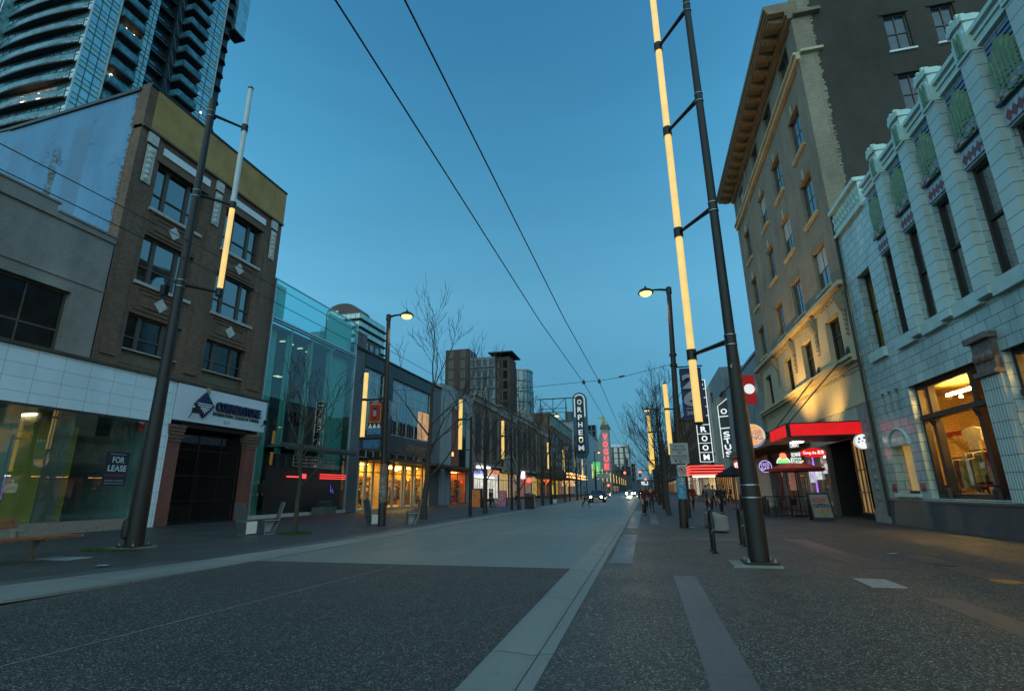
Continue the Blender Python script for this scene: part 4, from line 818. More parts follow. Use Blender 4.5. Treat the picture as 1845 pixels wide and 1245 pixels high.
for i, (a, c) in enumerate(wins):
    if a < y0b: continue
    # parapet step, fern panel, diamond band
    mb = MB(); FR.box(mb, a-.05, c+.05, 12.98, 13.42, -.2, .12); FR.box(mb, a-.06, c+.06, 13.42, 13.56, -.25, .22); FR.box(mb, a-.06, c+.06, 13.2, 13.28, .12, .17); mb.build('parapet_step', tilep, b)
    w_ = c-a; mb = MB()
    FR.box(mb, a+.04, c-.04, 10.92, 12.86, .005, .02); o = mb.build('fern_panel', bluedk, b)
    mb = MB()
    for j in range(5): FR.box(mb, a+.06, a+.06+w_*(.46-.09*j), 12.70-j*.16, 12.80-j*.16, .02, .05); FR.box(mb, c-.06-w_*(.40-.085*j), c-.06, 12.70-j*.16, 12.80-j*.16, .02, .05)
    mb.build('stepped_stripe', bluet, o)
    mb = MB(); nn = 6
    for j in range(nn):
        y = a+.15+(w_-.3)*(j+.5)/nn; top = 12.62-1.05*abs((j+.5)/nn-.52)**1.1; mb.tube([FR.P(y, 11.0, .03), FR.P(y, top-.1, .09), FR.P(y, top, .05)], (.085, .095, .05), 6)
        mb.lathe(FR.P(y, top-.03, .08), ((.10, -.03), (.12, .0), (.07, .05)), 8, '-x')
        for t in range(8): z = 11.12+t*(top-11.2)/8; mb.obox(FR.P(y, z, .115), (.02, 0, 0), (0, .075, .035), (0, -.012, .018))
    mb.build('fern', relief, o)
    for yf, sgn in ((c-.22, 1), (a+.30, -1)):
        zf = 11.0 if sgn > 0 else 11.05
        for j in range(6):
            a0, a1 = math.pi*j/6, math.pi*(j+1)/6; rr = .36 if sgn < 0 else .28
            mb = MB(); mb.prism([FR.P(yf+.1*math.cos(a0), zf+.1*math.sin(a0), .13), FR.P(yf+rr*math.cos(a0), zf+rr*math.sin(a0), .13), FR.P(yf+rr*math.cos(a1), zf+rr*math.sin(a1), .13), FR.P(yf+.1*math.cos(a1), zf+.1*math.sin(a1), .13)], (.1, 0, 0)); mb.build('shell_petal', (bluet, pinkt)[j % 2], o)
    mb = MB(); FR.box(mb, a+.02, c-.02, 10.36, 10.78, .0, .05); o2 = mb.build('diamond_band', M('pale_blue_glaze', (.30, .38, .50), .35), b)
    mb = MB()
    for j in range(5): y = a+.08+(w_-.16)*(j+.5)/5; mb.prism([FR.P(y-.13, 10.57, .055), FR.P(y, 10.38, .055), FR.P(y+.13, 10.57, .055), FR.P(y, 10.76, .055)], (.02, 0, 0))
    mb.build('diamond', redt, o2)
    FR.window(b, a, c, 6.87, 10.3, -.26, darkwood, paneblue, ((.12, .10),), (.52,), .11, .10)
    mb = MB(); FR.box(mb, a-.06, c+.06, 6.45, 6.86, .0, .16); mb.build('sill', tilep, b)
FR.window(b, 22.93, 24.22, 6.9, 10.4, -.40, darkwood, M_pane('amber_pane', (.16, .11, .02), .1, 1.5), ((.14, .12),), (.52,), .10, .10)
mb = MB(); FR.box(mb, 22.85, 24.30, 6.5, 6.88, .0, .14); mb.build('sill', tilep, b)
# arched lit window, red tile insets
mb = MB(); FR.box(mb, 22.72, 24.36, 1.2, 3.66, -.5, -.46); mb.build('arched_window', M_emit('warm_blind', (1., .60, .10), .42, .5, .7), b)
mb = MB(); FR.box(mb, 23.30, 23.42, 1.2, 3.6, -.46, -.34); FR.box(mb, 22.72, 24.36, 1.2, 1.3, -.46, -.36); mb.tube([FR.P(yc_, 3.0+.62*math.sin(t), -.38) for yc_, t in ((23.54+.80*math.cos(math.pi*j/10), math.pi*j/10) for j in range(11))], .07, 6); mb.build('arched_frame', darkwood, b)
mb = MB(); mb.tube([FR.P(23.54+.86*math.cos(math.pi*j/12), 3.0+.66*math.sin(math.pi*j/12), .02) for j in range(13)], .05, 6); mb.build('arch_moulding', tilep, b)
mb = MB(); FR.box(mb, 22.6, 24.5, 1.08, 1.2, -.2, .12); mb.build('sill', tilep, b)
for y in (24.66, 22.38):
    mb = MB(); FR.box(mb, y-.22, y+.22, 1.25, 1.62, .0, .015); o = mb.build('tile_inset', pinkt, b); mb = MB()
    for j in range(4): mb.prism([FR.P(y-.2+j*.1, 1.28, .018), FR.P(y-.1+j*.1, 1.28, .018), FR.P(y-.15+j*.1, 1.58, .018)], (-.01, 0, 0))
    mb.build('inset_triangle', redt, o)
for i in range(3):
    y = 22.72+i*.62; mb = MB(); FR.box(mb, y, y+.30, 4.2, 5.15, -.16, -.13); mb.build('slot_opening', M('slot_dark', (.02, .025, .026), .8), b)
# big lit shop windows with dark timber framing
for wi, (a, c) in enumerate(((17.55, 21.95), (12.2, 16.55), (6.9, 11.2))):
    mb = MB(); FR.box(mb, a, a+.14, 1.05, 5.02, -.40, -.22); FR.box(mb, c-.14, c, 1.05, 5.02, -.40, -.22); FR.box(mb, a+.14, c-.14, 4.86, 5.02, -.4, -.22); FR.box(mb, a+.14, c-.14, 1.05, 1.20, -.4, -.22)
    FR.box(mb, a+.14, c-.14, 3.76, 3.92, -.40, -.10)
    for y in (c-.85, a+.95): FR.box(mb, y-.10, y+.10, 1.2, 3.76, -.40, -.18); FR.box(mb, y-.10, y+.10, 3.92, 4.86, -.40, -.18); mb.lathe(FR.P(y, 1.08, -.16), ((.14, 0), (.14, .25), (.08, .32), (.1, .4)), 8); mb.lathe(FR.P(y, 3.5, -.16), ((.06, 0), (.12, .18), (.13, .24)), 8)
    fr = mb.build('shop_front', darkwood, b); mb = MB(); FR.quad(mb, a+.1, c-.1, 1.1, 4.95, -.36); mb.build('shop_glass', M_glass('amber_shop_glass', (.97, .93, .85), 1.3), fr)
    ce = c+(3.0 if wi == 0 else .1); mb = MB(); FR.box(mb, a-.1, ce, .95, 1.06, -5, -.52); FR.box(mb, a-.1, ce, 5.05, 5.1, -5, -.52); FR.box(mb, a-.1, ce, .95, 5.1, -5.05, -5); FR.box(mb, a-.15, a-.1, .95, 5.1, -5, -.42); FR.box(mb, ce, ce+.05, .95, 5.1, -5, -.42); it = mb.build('interior', M_brick('gold_brick_wall', (.62, .42, .13), (.55, .37, .11), (.32, .22, .08), .3, .1, .012), b)
    mb = MB(); FR.box(mb, a+1.6, a+4.4, 4.62, 4.70, -1.25, -1.15); FR.box(mb, a+.8, a+3.9, 4.55, 4.62, -3.1, -3.0); mb.build('tube_lamp', M_emit('shop_tube' if wi == 0 else 'far_shop_tube', (1., .62, .16), 130 if wi == 0 else 45), b)
    for yy in (a+1.2, a+3.6): mb = MB(); mb.lathe(FR.P(yy, 4.45, -1.2), ((.02, .10), (.05, .06), (.06, 0), (.0, -.01)), 10); mb.build('spot_lamp', M_emit('shop_spot', (1., .66, .2), 60 if wi == 0 else 20), b)
    mb = MB(); FR.box(mb, a+.1, ce-.1, 3.38, 3.55, -2.4, -2.3); mb.build('red_banner', M('red_banner', (.50, .06, .02), .7), b)
    q = random.Random(20+wi); cols = [M('garment_'+n_, cc, .8, 0, .35, 9) for n_, cc in (('cream', (.60, .50, .30)), ('red', (.40, .03, .02)), ('black', (.05, .045, .045)), ('olive', (.24, .21, .06)), ('white', (.70, .66, .56)), ('tan', (.42, .26, .10)))]
    m2 = MB()
    for rail, (d, yy0, zt) in enumerate(((-1.0, a+1.9, 2.55), (-1.75, a+3.3, 2.6), (-2.6, a+4.9 if wi == 0 else a+1.0, 2.5), (-.85, a+.3, 2.4), (-.80, a+2.6, 2.35), (-1.4, a+2.2, 2.45), (-2.2, a+4.0 if wi == 0 else a+.6, 2.6))):
        m2.cur = 2; m2.tube([FR.P(yy0, zt+.05, d), FR.P(yy0+1.6, zt+.05, d)], .02, 6); m2.tube([FR.P(yy0, 1.06, d), FR.P(yy0, zt+.05, d)], .02, 6); m2.tube([FR.P(yy0+1.6, 1.06, d), FR.P(yy0+1.6, zt+.05, d)], .02, 6)
        for j in range(15):
            y = yy0+.05+j*.105; m2.cur = q.choice((0, 1, 2, 3, 4, 5, 2, 3)); ln = q.uniform(.6, 1.05); t = .02; wv = q.uniform(.02, .05)
            m2.prism([FR.P(y, zt, d-.03), FR.P(y+wv, zt-.06, d-.24), FR.P(y-wv, zt-.3, d-.22), FR.P(y+wv, zt-ln, d-.26), FR.P(y, zt-ln+.03, d), FR.P(y-wv, zt-ln, d+.26), FR.P(y+wv, zt-.3, d+.22), FR.P(y, zt-.06, d+.24), FR.P(y, zt, d+.03)], (0, t+.02, 0))
    m2.build('hanging_clothes', cols, b)
    # a mannequin shirt and folded stacks
    m2 = MB(); m2.cur = 0; y = a+4.0; m2.prism([FR.P(y-.55, 3.35, -1.5), FR.P(y-.2, 3.45, -1.5), FR.P(y+.2, 3.45, -1.5), FR.P(y+.55, 3.35, -1.5), FR.P(y+.5, 2.95, -1.5), FR.P(y+.3, 3.0, -1.5), FR.P(y+.3, 2.5, -1.5), FR.P(y-.3, 2.5, -1.5), FR.P(y-.3, 3.0, -1.5), FR.P(y-.5, 2.95, -1.5)], (-.08, 0, 0))
    for j in range(14): m2.cur = q.randint(0, 5); y = a+.5+q.random()*5; z = 1.06+.09*q.randint(0, 5); FR.box(m2, y, y+.35, z, z+.085, -1.3-q.random()*.6, -.65)
    m2.build('display_clothes', cols, b)
    if wi == 0: mb = MB(); FR.box(mb, a+2.35, a+2.6, 2.0, 2.18, -.73, -.72); mb.build('shirt_print', whitepaint, b)
for y0, y1 in ((16.62, 17.48), (11.28, 12.12), (5.9, 6.82)):
    mb = MB(); FR.box(mb, y0, y1, .98, 4.45, .0, .12); nfl = 7
    for j in range(nfl): yy = y0+(j+.5)*(y1-y0)/nfl; mb.tube([FR.P(yy, 1.0, .125), FR.P(yy, 4.4, .125)], .045, 6)
    o = mb.build('fluted_pilaster', M_brick('fluted_tile', (.42, .52, .54), (.38, .48, .50), (.10, .12, .13), 3, .45, .012, .35, .2, .15), b)
    mb = MB(); FR.box(mb, y0-.06, y1+.06, 4.45, 4.58, .0, .26); FR.box(mb, y0-.02, y1+.02, 4.58, 5.45, .0, .16); FR.box(mb, y0-.10, y1+.10, 5.45, 5.62, .0, .3)
    for j in range(3):
        yy = y0+(j+.5)*(y1-y0)/3; mb.lathe(FR.P(yy, 4.98, .17), ((.17, 0), (.13, .06), (.04, .1)), 8, '-x')
    mb.build('pilaster_capital', M('mosaic_capital', (.15, .115, .10), .5, 0, .6, 7), o)
mb = MB(); mb.tube([FR.P(25.36, 14, .08), FR.P(25.36, 10.5, .08), FR.P(25.36, 10.3, .12), FR.P(25.36, 4, .12), FR.P(25.36, .3, .12)], .055, 8); tag(mb.build('drainpipe', blackmetal), 'dark drainpipe between the mint tiled building and the brick hotel', 'drainpipe')
# ---- six storey brick hotel
ybrick = M_brick('buff_brick', (.36, .30, .215), (.29, .24, .17), (.19, .17, .14), .23, .078, .013, dirt=.3, bump=.5)
buffst = M('buff_stone', (.46, .39, .26), .75, 0, .22, .8, .15, 12, streak=True)
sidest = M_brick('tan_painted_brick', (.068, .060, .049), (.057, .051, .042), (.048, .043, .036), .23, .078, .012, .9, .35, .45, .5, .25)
b = thing('brick_hotel', 'six storey buff brick hotel with deep bracketed cornice and red canopy', 'building', (XR, 35, 0))
hy0, hy1 = 25.42, 45.0
cols_ = [(27.05, 28.95), (31.5, 33.4), (35.8, 37.6), (41.5, 43.3)]; rows_ = [(7.33, 9.75), (11.3, 13.6), (15.35, 17.8), (19.5, 22.0), (24.15, 26.0)]
mb = MB(); FR.wall(mb, hy0, hy1, 10.75, 26.3, [(a, c, z0, z1) for a, c in cols_ for z0, z1 in rows_[1:]], .30)
FR.box(mb, 39.6, 40.1, 10.9, 26.2, 0, .10); FR.box(mb, hy0, hy0+.55, 10.9, 26.2, 0, .08); FR.box(mb, hy1-.5, hy1, 10.9, 26.2, 0, .08)
for a, c in cols_:
    for z0, z1 in rows_[1:]:
        for j in range(9): y = a-.02+(c-a+.04)*j/8; mb.obox(FR.P(y, z1+.19, .012), (.014, 0, 0), (0, .085, 0), (0, (j-4)*.012, .17))
mb.build('wall', ybrick, b)
mb = MB(); mb.quad((XR, hy1, 0), (XR, hy1, 28), (XR+26, hy1, 28), (XR+26, hy1, 0)); mb.quad((XR+26, hy0, 0), (XR+26, hy0, 28), (XR+26, hy1, 28), (XR+26, hy1, 0)); mb.quad((XR, hy0, 27.6), (XR+26, hy0, 27.6), (XR+26, hy1, 27.6), (XR, hy1, 27.6)); mb.build('body', roofm, b)
# the rendered side wall with sash windows, brick quoin strip at the corner
class FSide(F):
    def P(s, x, z, d=0): return Vector((x, hy0-d, z))
    def box(s, mb, x0, x1, z0, z1, d0, d1): return mb.box(x0, x1, hy0-d0, hy0-d1, z0, z1)
FS = FSide(1, XR)
sw = [(13.95, 15.0, z, z+2.3) for z in (15.4, 19.2, 22.95)]+[(16.1, 17.1, z, z+2.3) for z in (15.4, 19.2, 22.95)]+[(19.3, 20.3, z, z+2.3) for z in (15.4, 19.2, 22.95)]+[(22.5, 23.5, z, z+2.3) for z in (19.2, 22.95)]
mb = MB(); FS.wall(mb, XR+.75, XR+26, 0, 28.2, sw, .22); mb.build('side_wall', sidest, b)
mb = MB(); FS.quad(mb, XR, XR+.78, 0, 27.6, .0); q = random.Random(5)
for i in range(170): FS.box(mb, XR+.70, XR+.80+q.choice((0, .08, .14, .05)), 13.5+i*.082, 13.575+i*.082, 0, .012)
mb.build('quoin_strip', ybrick, b)
for (a, c, z0, z1) in sw:
    o = FS.window(b, a, c, z0, z1, -.2, M('sash_brown', (.09, .065, .045), .5), M_pane('side_pane', (.015, .05, .085), .05, 1.6), ((.5, .05),), (.5,), .07, .07, sill=(.09, .10, .1), sm=whitepaint)
    mb = MB(); FS.box(mb, a-.15, c+.1, z1, z1+.12, .0, .07); mb.build('lintel', sidest, o)
# windows of the street front
for ci, (a, c) in enumerate(cols_):
    for ri, (z0, z1) in enumerate(rows_):
        if ri == 0: continue
        FR.window(b, a, c, z0, z1, -.20, M('hotel_sash', (.11, .09, .07), .5), paneblue, ((.5, .05),), (.5,), .06, .04, sill=(.14, .16, .12), sm=buffst, blind=blindm if (ci*3+ri*5) % 4 == 1 else None)
        if ri in (2, 3): mb = MB(); yk = (a+c)/2; mb.prism([FR.P(yk-.12, z1+.02, .03), FR.P(yk+.12, z1+.02, .03), FR.P(yk+.16, z1+.62, .03), FR.P(yk-.16, z1+.62, .03)], (-.03, 0, 0)); mb.build('keystone', buffst, b)
# belt courses
mb = MB(); FR.box(mb, hy0-.02, hy1, 23.55, 23.85, 0, .22); FR.box(mb, hy0-.02, hy1, 23.85, 24.0, 0, .34); FS.box(mb, XR, XR+1.1, 23.85, 24.0, 0, .2); mb.build('belt_course', buffst, b)
# cornice with brackets
mb = MB(); FR.box(mb, hy0-.02, hy1+.1, 26.3, 26.55, -.2, .25); FR.box(mb, hy0-.02, hy1+.8, 26.85, 27.0, -.3, 1.2); FR.box(mb, hy0-.02, hy1+.8, 27.0, 27.2, -.3, 1.28); FR.box(mb, hy0-.02, hy1+.8, 27.2, 27.45, -.3, 1.38); FR.box(mb, hy0-.02, hy1, 26.55, 26.85, -.2, .35); FS.box(mb, XR, XR+1.3, 26.3, 26.5, 0, .3); mb.build('cornice', M('cornice_brown', (.20, .155, .10), .7, 0, .25, 1.5), b)
for i in range(17):
    y = hy0+.4+i*1.2; mb = MB(); mb.prism([FR.P(y, 26.84, .35), FR.P(y, 26.84, 1.1), FR.P(y, 26.68, 1.1), FR.P(y, 26.56, .75), FR.P(y, 26.56, .35)], (0, .42, 0)); mb.build('bracket', M('bracket_brown', (.24, .18, .11), .7), b)
# stone storey, ledge, blank lit frieze
mb = MB(); FR.wall(mb, hy0, hy1, 7.2, 10.6, [(a, c, rows_[0][0], rows_[0][1]) for a, c in cols_], .38); FR.wall(mb, hy0, hy1, 3.7, 7.2, [], .1); FR.box(mb, 26.2, 31.2, 4.30, 5.06, .0, .03); mb.build('stone_storey', buffst, b)
mb = MB(); FR.box(mb, hy0, hy1, 10.5, 10.62, 0, .12); FR.box(mb, hy0-.02, hy1+.02, 10.62, 10.82, -.1, .36); FR.box(mb, hy0, hy1, 6.75, 6.95, 0, .12); FR.box(mb, hy0, hy1, 6.95, 7.10, 0, .34); FR.box(mb, hy0-.02, hy1+.02, 7.10, 7.26, -.1, .46); FR.box(mb, hy0, hy1, 5.08, 5.2, 0, .08)
for i in range(60): y = hy0+.1+i*.325; FR.box(mb, y, y+.16, 10.36, 10.5, 0, .10); FR.box(mb, y, y+.14, 6.6, 6.74, 0, .08)
mb.build('ledge', buffst, b)
for a, c in cols_:
    FR.window(b, a, c, rows_[0][0], rows_[0][1], -.35, darkwood, panedark, ((.5, .06),), (.62,), .08, .09)
for yk in (25.9, 30.2, 34.6, 39.0, 44.2):
    mb = MB(); mb.prism([FR.P(yk, 10.35, .02), FR.P(yk, 10.35, .36), FR.P(yk, 9.95, .28), FR.P(yk, 9.5, .10), FR.P(yk, 9.5, .02)], (0, .4, 0))
    for j in range(5): mb.lathe(FR.P(yk+.2, 9.35-j*.24, .05), ((.17-.02*j, 0), (.12-.015*j, .06), (.03, .1)), 7, '-x')
    mb.build('console_bracket', M('carved_stone', (.26, .22, .16), .8, 0, .4, 7, .4, 25), b)
mb = MB()
for i in range(24): FR.box(mb, 26.3+i*.2, 26.42+i*.2, 4.34, 5.02, .03, .09)
mb.build('louvre', stonem, b)
# ground floor: carved pier, stair opening, shop fronts
mb = MB(); FR.box(mb, 25.46, 26.7, .55, 5.05, -.3, .10); FR.box(mb, 25.42, 26.75, 0, .55, -.3, .16)
for i in range(9): mb.lathe(FR.P(26.05, 1.0+i*.42, .11), ((.15, 0), (.10, .04), (.03, .06)), 6, '-x')
for y in (25.7, 26.42): FR.box(mb, y-.03, y+.03, .7, 4.6, .10, .13)
mb.build('carved_pier', M('pier_stone', (.20, .225, .225), .7, 0, .3, 3, .3, 20), b)
mb = MB(); FR.box(mb, 26.75, 32.0, .0, 3.7, -7.1, -7.0); FR.box(mb, 26.7, 26.78, 0, 3.7, -7, -.3); FR.box(mb, 32.0, 32.1, 0, 3.7, -7, -.05)
mb.build('stair_wall', M('stair_black', (.015, .014, .014), .8), b)
mb = MB()
for i in range(15): FR.box(mb, 28.2, 32.0, .0, .17*(i+1), -1.0-.36*(i+1), -1.0-.36*i)
mb.build('stair', M('stair_step', (.035, .033, .032), .6), b)
mb = MB()
for i in range(3): y = 27.3+i*.45; FR.box(mb, y, y+.05, .3, 3.6, -.03, .05)
for z in (.3, 1.2, 2.2, 3.55): FR.box(mb, 27.25, 28.3, z, z+.06, -.04, .06)
o = mb.build('side_door', M('door_timber', (.10, .055, .02), .5), b); mb = MB(); FR.quad(mb, 27.25, 28.3, .35, 3.6, -.01); mb.build('pane', M_emit('door_amber', (1., .50, .08), .40, .7, 1.6), o)
mb = MB()
for y in (32.1, 34.2, 36.4, 38.4, 41.6, 44.8): FR.box(mb, y-.12, y+.12, 0, 3.7, -.2, .04)
FR.box(mb, 32.1, 44.8, 3.3, 3.7, -.2, .02); mb.build('shop_pier', M('shop_pier', (.13, .11, .09), .6, 0, .3, 2), b)
for i, (a, c, wl, lm) in enumerate(((32.25, 36.25, M('mauve_wall', (.30, .22, .32), .8), shopcool), (36.5, 41.4, M('salmon_wall', (.32, .13, .09), .8), M_emit('dim_warm', (1., .5, .25), 5)), (41.8, 44.7, M('dark_red_wall', (.20, .05, .03), .8), M_emit('dim_orange', (1., .4, .12), 4)))):
    shop_interior(b, FR, a, c, .1, 3.3, 4, wl, lm, 31+i, True, .8, lamps=2); mb = MB(); FR.quad(mb, a-.1, c+.1, .1, 3.3, -.02); mb.build('shop_glass', warmglass, b)
# canopy with red backlit fascia, two stays, soffit lamp, uplight
cn = thing('hotel_canopy', 'flat canopy with glowing red fascia over the dark stair entrance', 'canopy', (XR, 28.4, 3.7))
cx0 = 6.65; mb = MB(); mb.box(cx0+.05, XR, 26.65, 30.15, 3.74, 4.30); mb.build('canopy_body', M('canopy_dark', (.05, .045, .042), .6), cn)
redbox = M_emit('red_backlit', (1., .006, .010), .80, .22, 1.5, (.05, .0, .0))
mb = MB(); mb.box(cx0+.13, XR-.05, 26.60, 26.645, 3.78, 4.33); mb.box(cx0, cx0+.045, 26.78, 30.15, 3.78, 4.33); mb.build('red_fascia', redbox, cn)
mb = MB(); mb.box(cx0-.03, cx0+.12, 26.57, 26.77, 3.72, 4.38); mb.box(cx0-.02, XR, 26.58, 26.66, 4.331, 4.38); mb.box(cx0-.02, XR, 26.58, 26.66, 3.72, 3.779); mb.box(cx0-.02, cx0+.06, 26.77, 30.2, 4.331, 4.38); mb.box(cx0-.02, cx0+.06, 26.77, 30.2, 3.72, 3.779); mb.build('canopy_trim', blackmetal, cn)
mb = MB(); mb.box(7.5, 8.0, 29.3, 29.9, 3.69, 3.73); mb.build('soffit_lamp', M_emit('soffit_white', (1., .90, .70), 9), cn)
mb = MB()
for y, yb_ in ((27.2, 26.6), (29.8, 31)): mb = MB(); mb.tube([(cx0+.15, y, 4.35), FR.P(yb_, 7.65, .0)], .035, 6); mb.lathe(FR.P(yb_, 7.65, 0), ((.22, 0), (.2, .05), (.06, .12)), 8, '-x'); mb.build('stay_rod', M('stay_iron', (.05, .045, .04), .5), cn)
mb = MB(); mb.box(8.6, 9.1, 28.2, 28.9, 4.31, 4.45); mb.box(8.45, 8.7, 28.9, 31.0, 4.31, 4.4); mb.build('floodlight', blackmetal, cn)
def uplight(name, loc, aim, e, col, size, parent):
    l = bpy.data.lights.new(name, 'SPOT'); l.energy = e; l.color = col; l.shadow_soft_size = size; l.spot_size = R(120); l.spot_blend = .9
    o = bpy.data.objects.new(name, l); sc.collection.objects.link(o); d = Vector(aim)-Vector(loc); o.matrix_world = Matrix.Translation(Vector(loc)) @ d.to_track_quat('-Z', 'Y').to_matrix().to_4x4()
    if parent: o.parent = parent; o.matrix_parent_inverse = Matrix.Translation(-ORG[parent.name])
    return o
uplight('floodlight_lamp', (8.2, 29.0, 4.65), (9.85, 29.6, 6.4), 300, (1., .62, .16), .12, cn)
uplight('floodlight_lamp', (6.9, 34.0, 4.7), (9.9, 33.0, 11.5), 2100, (1., .58, .14), .12, b)
# canopy beyond, signs under it
o = thing('shop_canopy', 'rusty brown canopy beyond the red one carrying the round bun sign', 'canopy', (XR, 40, 4)); mb = MB(); mb.box(7.6, XR, 34.6, 51, 4.0, 4.45); mb.build('canopy_body', M('rust_canopy', (.16, .10, .05), .7, 0, .5, 2), o)
def disc(name, label, c, r, th, m1, cat, axis='y', n=28):
    o = thing(name, label, cat, c); mb = MB(); mb.lathe((c[0], c[1]+th/2, c[2]), ((r*.98, -th), (r, -th*.8), (r, -th*.2), (r*.98, 0)), n, 'y'); mb.build('sign_body', m1, o); return o
cb = (6.72, 35, 4.6); o = disc('round_bun_sign', 'round lit burger sign hanging from the rusty canopy behind the near pole', cb, .72, .3, M_emit('bun_cream', (1., .80, .48), .62), 'shop sign')
def seg(x, z, r0, a0, a1, y, th=.01, n=14):   # circle segment facing the camera
    return [(x+r0*math.cos(a0+(a1-a0)*i/n), y, z+r0*math.sin(a0+(a1-a0)*i/n)) for i in range(n+1)]
yf = 35-.155
mb = MB(); mb.prism(seg(cb[0], cb[2]+.12, .52, R(15), R(165), yf), (0, -.012, 0)); mb.prism(seg(cb[0], cb[2]-.12, .50, R(195), R(345), yf), (0, -.012, 0)); mb.build('bun_half', M_emit('bun_orange', (1., .42, .04), .8), o)
mb = MB()
for i in range(14):
    a0, a1 = R(185+i*11), R(185+(i+1)*11); mb.prism([(cb[0]+q*math.cos(t), yf-.002, cb[2]+q*math.sin(t)) for q, t in ((.60, a0), (.70, a0), (.70, a1), (.60, a1))], (0, -.02, 0))
mb.build('blue_crescent', M_emit('crescent_blue', (.03, .12, .75), .6), o)
mb = MB(); mb.box(cb[0]-.62, cb[0]+.62, yf-.016, yf-.012, cb[2]-.30, cb[2]+.34); mb.build('letter_band', M_emit('bun_cream', (1, 1, 1), 1), o)
mb = MB(); text_mb(mb, 'BURGER', (cb[0], yf-.02, cb[2]+.18), (1, 0, .06), (-.06, 0, 1), .26, 1.12, .01, .03); text_mb(mb, 'KING', (cb[0], yf-.02, cb[2]-.13), (1, 0, .06), (-.06, 0, 1), .32, 1.05, .01, .03); mb.build('lettering', M_emit('bun_red', (.75, .01, .01), .55), o)
MB().box(7.4, 7.75, 34.9, 35.1, 4.35, 4.8).build('bracket', blackmetal, o)
o = thing('red_blade_sign', 'dark red rectangular projecting sign high on the wall behind the near pole', 'shop sign', (9.1, 46, 8.2)); mb = MB(); mb.box(8.35, 9.5, 45.9, 46.1, 8.2, 10.62); mb.build('sign_body', M_emit('sign_darkred', (.55, .005, .008), .30, base=(.25, .01, .01)), o)
mb = MB(); mb.box(9.5, 9.85, 45.97, 46.03, 8.6, 8.68); mb.box(9.5, 9.85, 45.97, 46.03, 10.2, 10.28); mb.build('bracket', blackmetal, o)
mb = MB(); mb.lathe((9.05, 45.88, 9.45), ((.42, 0), (.42, -.03)), 20, 'y'); mb.build('white_disc', M_emit('disc_white', (1, 1, 1), .75), o)
# oval tea shop sign and exchange signs
o = thing('oval_sign', 'glowing red oval sign with white lettering above the parasol', 'shop sign', (8.6, 30.2, 3.2)); mb = MB(); mb.lathe((0, 0, 0), ((.58, 0), (.60, -.03), (.60, -.12), (.58, -.15)), 28, 'y')
for v in mb.v: v.x = 8.6+v.x; v.z = 3.2+v.z*.40; v.y += 30.3
mb.build('sign_body', M_emit('oval_red', (1., .01, .01), .75, base=(.05, 0, 0)), o); mb = MB(); text_mb(mb, 'Gong cha \u8ca2\u8336', (8.6, 30.14, 3.2), (1, 0, 0), (0, 0, 1), .22, .98, .01, .012); mb.build('lettering', whiteneon, o)
for i, (tx, z, wd, lb) in enumerate((('CURRENCY', 3.62, .44, 'upper black and white CURRENCY sign left of the red oval sign'), ('EXCHANGE', 3.14, .44, 'lower black and white EXCHANGE sign left of the red oval sign'), ('OPEN', 2.84, .46, 'small bright white box sign under the exchange sign'))):
    o = thing('exchange_sign', lb, 'shop sign', (7.8, 30.4, z)); MB().box(7.56, 8.04, 30.35, 30.5, z-.16, z+.16).build('sign_body', M('sign_black', (.012, .012, .012), .5) if i < 2 else M_emit('box_white', (.8, 1., .85), .8), o)
    mb = MB(); text_mb(mb, tx, (7.8, 30.345, z), (1, 0, .08), (0, 0, 1), .2, wd, .01, .02); mb.build('lettering', whiteneon if i < 2 else M('green_letters', (.02, .25, .1)), o)
o = tag(MB().lathe((7.2, 30.5, 3.08), ((.16, 0), (.16, -.06)), 12, 'y').build('red_star_light', M_emit('star_red', (1., .03, .01), 9)), 'bright red round light over the left half of the parasol', 'light')
o = thing('green_neon_sign', 'half round green and white neon sign above the red parasol', 'shop sign', (7.2, 30.6, 2.8)); mb = MB(); mb.prism(seg(7.2, 2.72, .30, 0, math.pi, 30.6), (0, -.06, 0)); mb.build('sign_body', M_emit('green_neon', (.05, .9, .25), .9), o); mb = MB(); mb.tube(seg(7.2, 2.72, .32, 0, math.pi, 30.52), .022, 5); mb.build('neon_tube', whiteneon, o)
o = disc('purple_neon_sign', 'round violet neon sign left of the red parasol', (6.25, 30.4, 2.56), .34, .1, M('violet_sign', (.02, .015, .04), .5), 'shop sign'); mb = MB(); mb.tube(seg(6.25, 2.56, .30, 0, 2*math.pi, 30.33, n=20), .018, 5); q = random.Random(8)
for (tx, z) in (('FREE', 2.66), ('BAR', 2.46)): text_mb(mb, tx, (6.25, 30.34, z), (1, 0, .1), (-.1, 0, 1), .17, .42, .01, .0)
mb.build('neon_tube', M_emit('violet_neon', (.62, .45, 1.), 1.1), o)
o = disc('cookie_sign', 'bright white round sign with dark dots hanging under the canopy end', (9.6, 26.45, 3.42), .34, .14, M_emit('cookie_white', (1, 1, 1), .85), 'shop sign'); mb = MB()
for (dx, dz, rr) in ((-.14, .12, .05), (.06, .16, .05), (-.02, .02, .03), (.17, .04, .05), (.10, -.04, .035), (-.18, -.02, .04)): mb.lathe((9.6+dx, 26.375, 3.42+dz), ((rr, 0), (rr, -.012)), 10, 'y')
mb.tube(seg(9.6, 3.42, .335, 0, 6.28, 26.38, n=22), .012, 5); mb.build('dot', M('cookie_dot', (.10, .10, .11), .5), o)
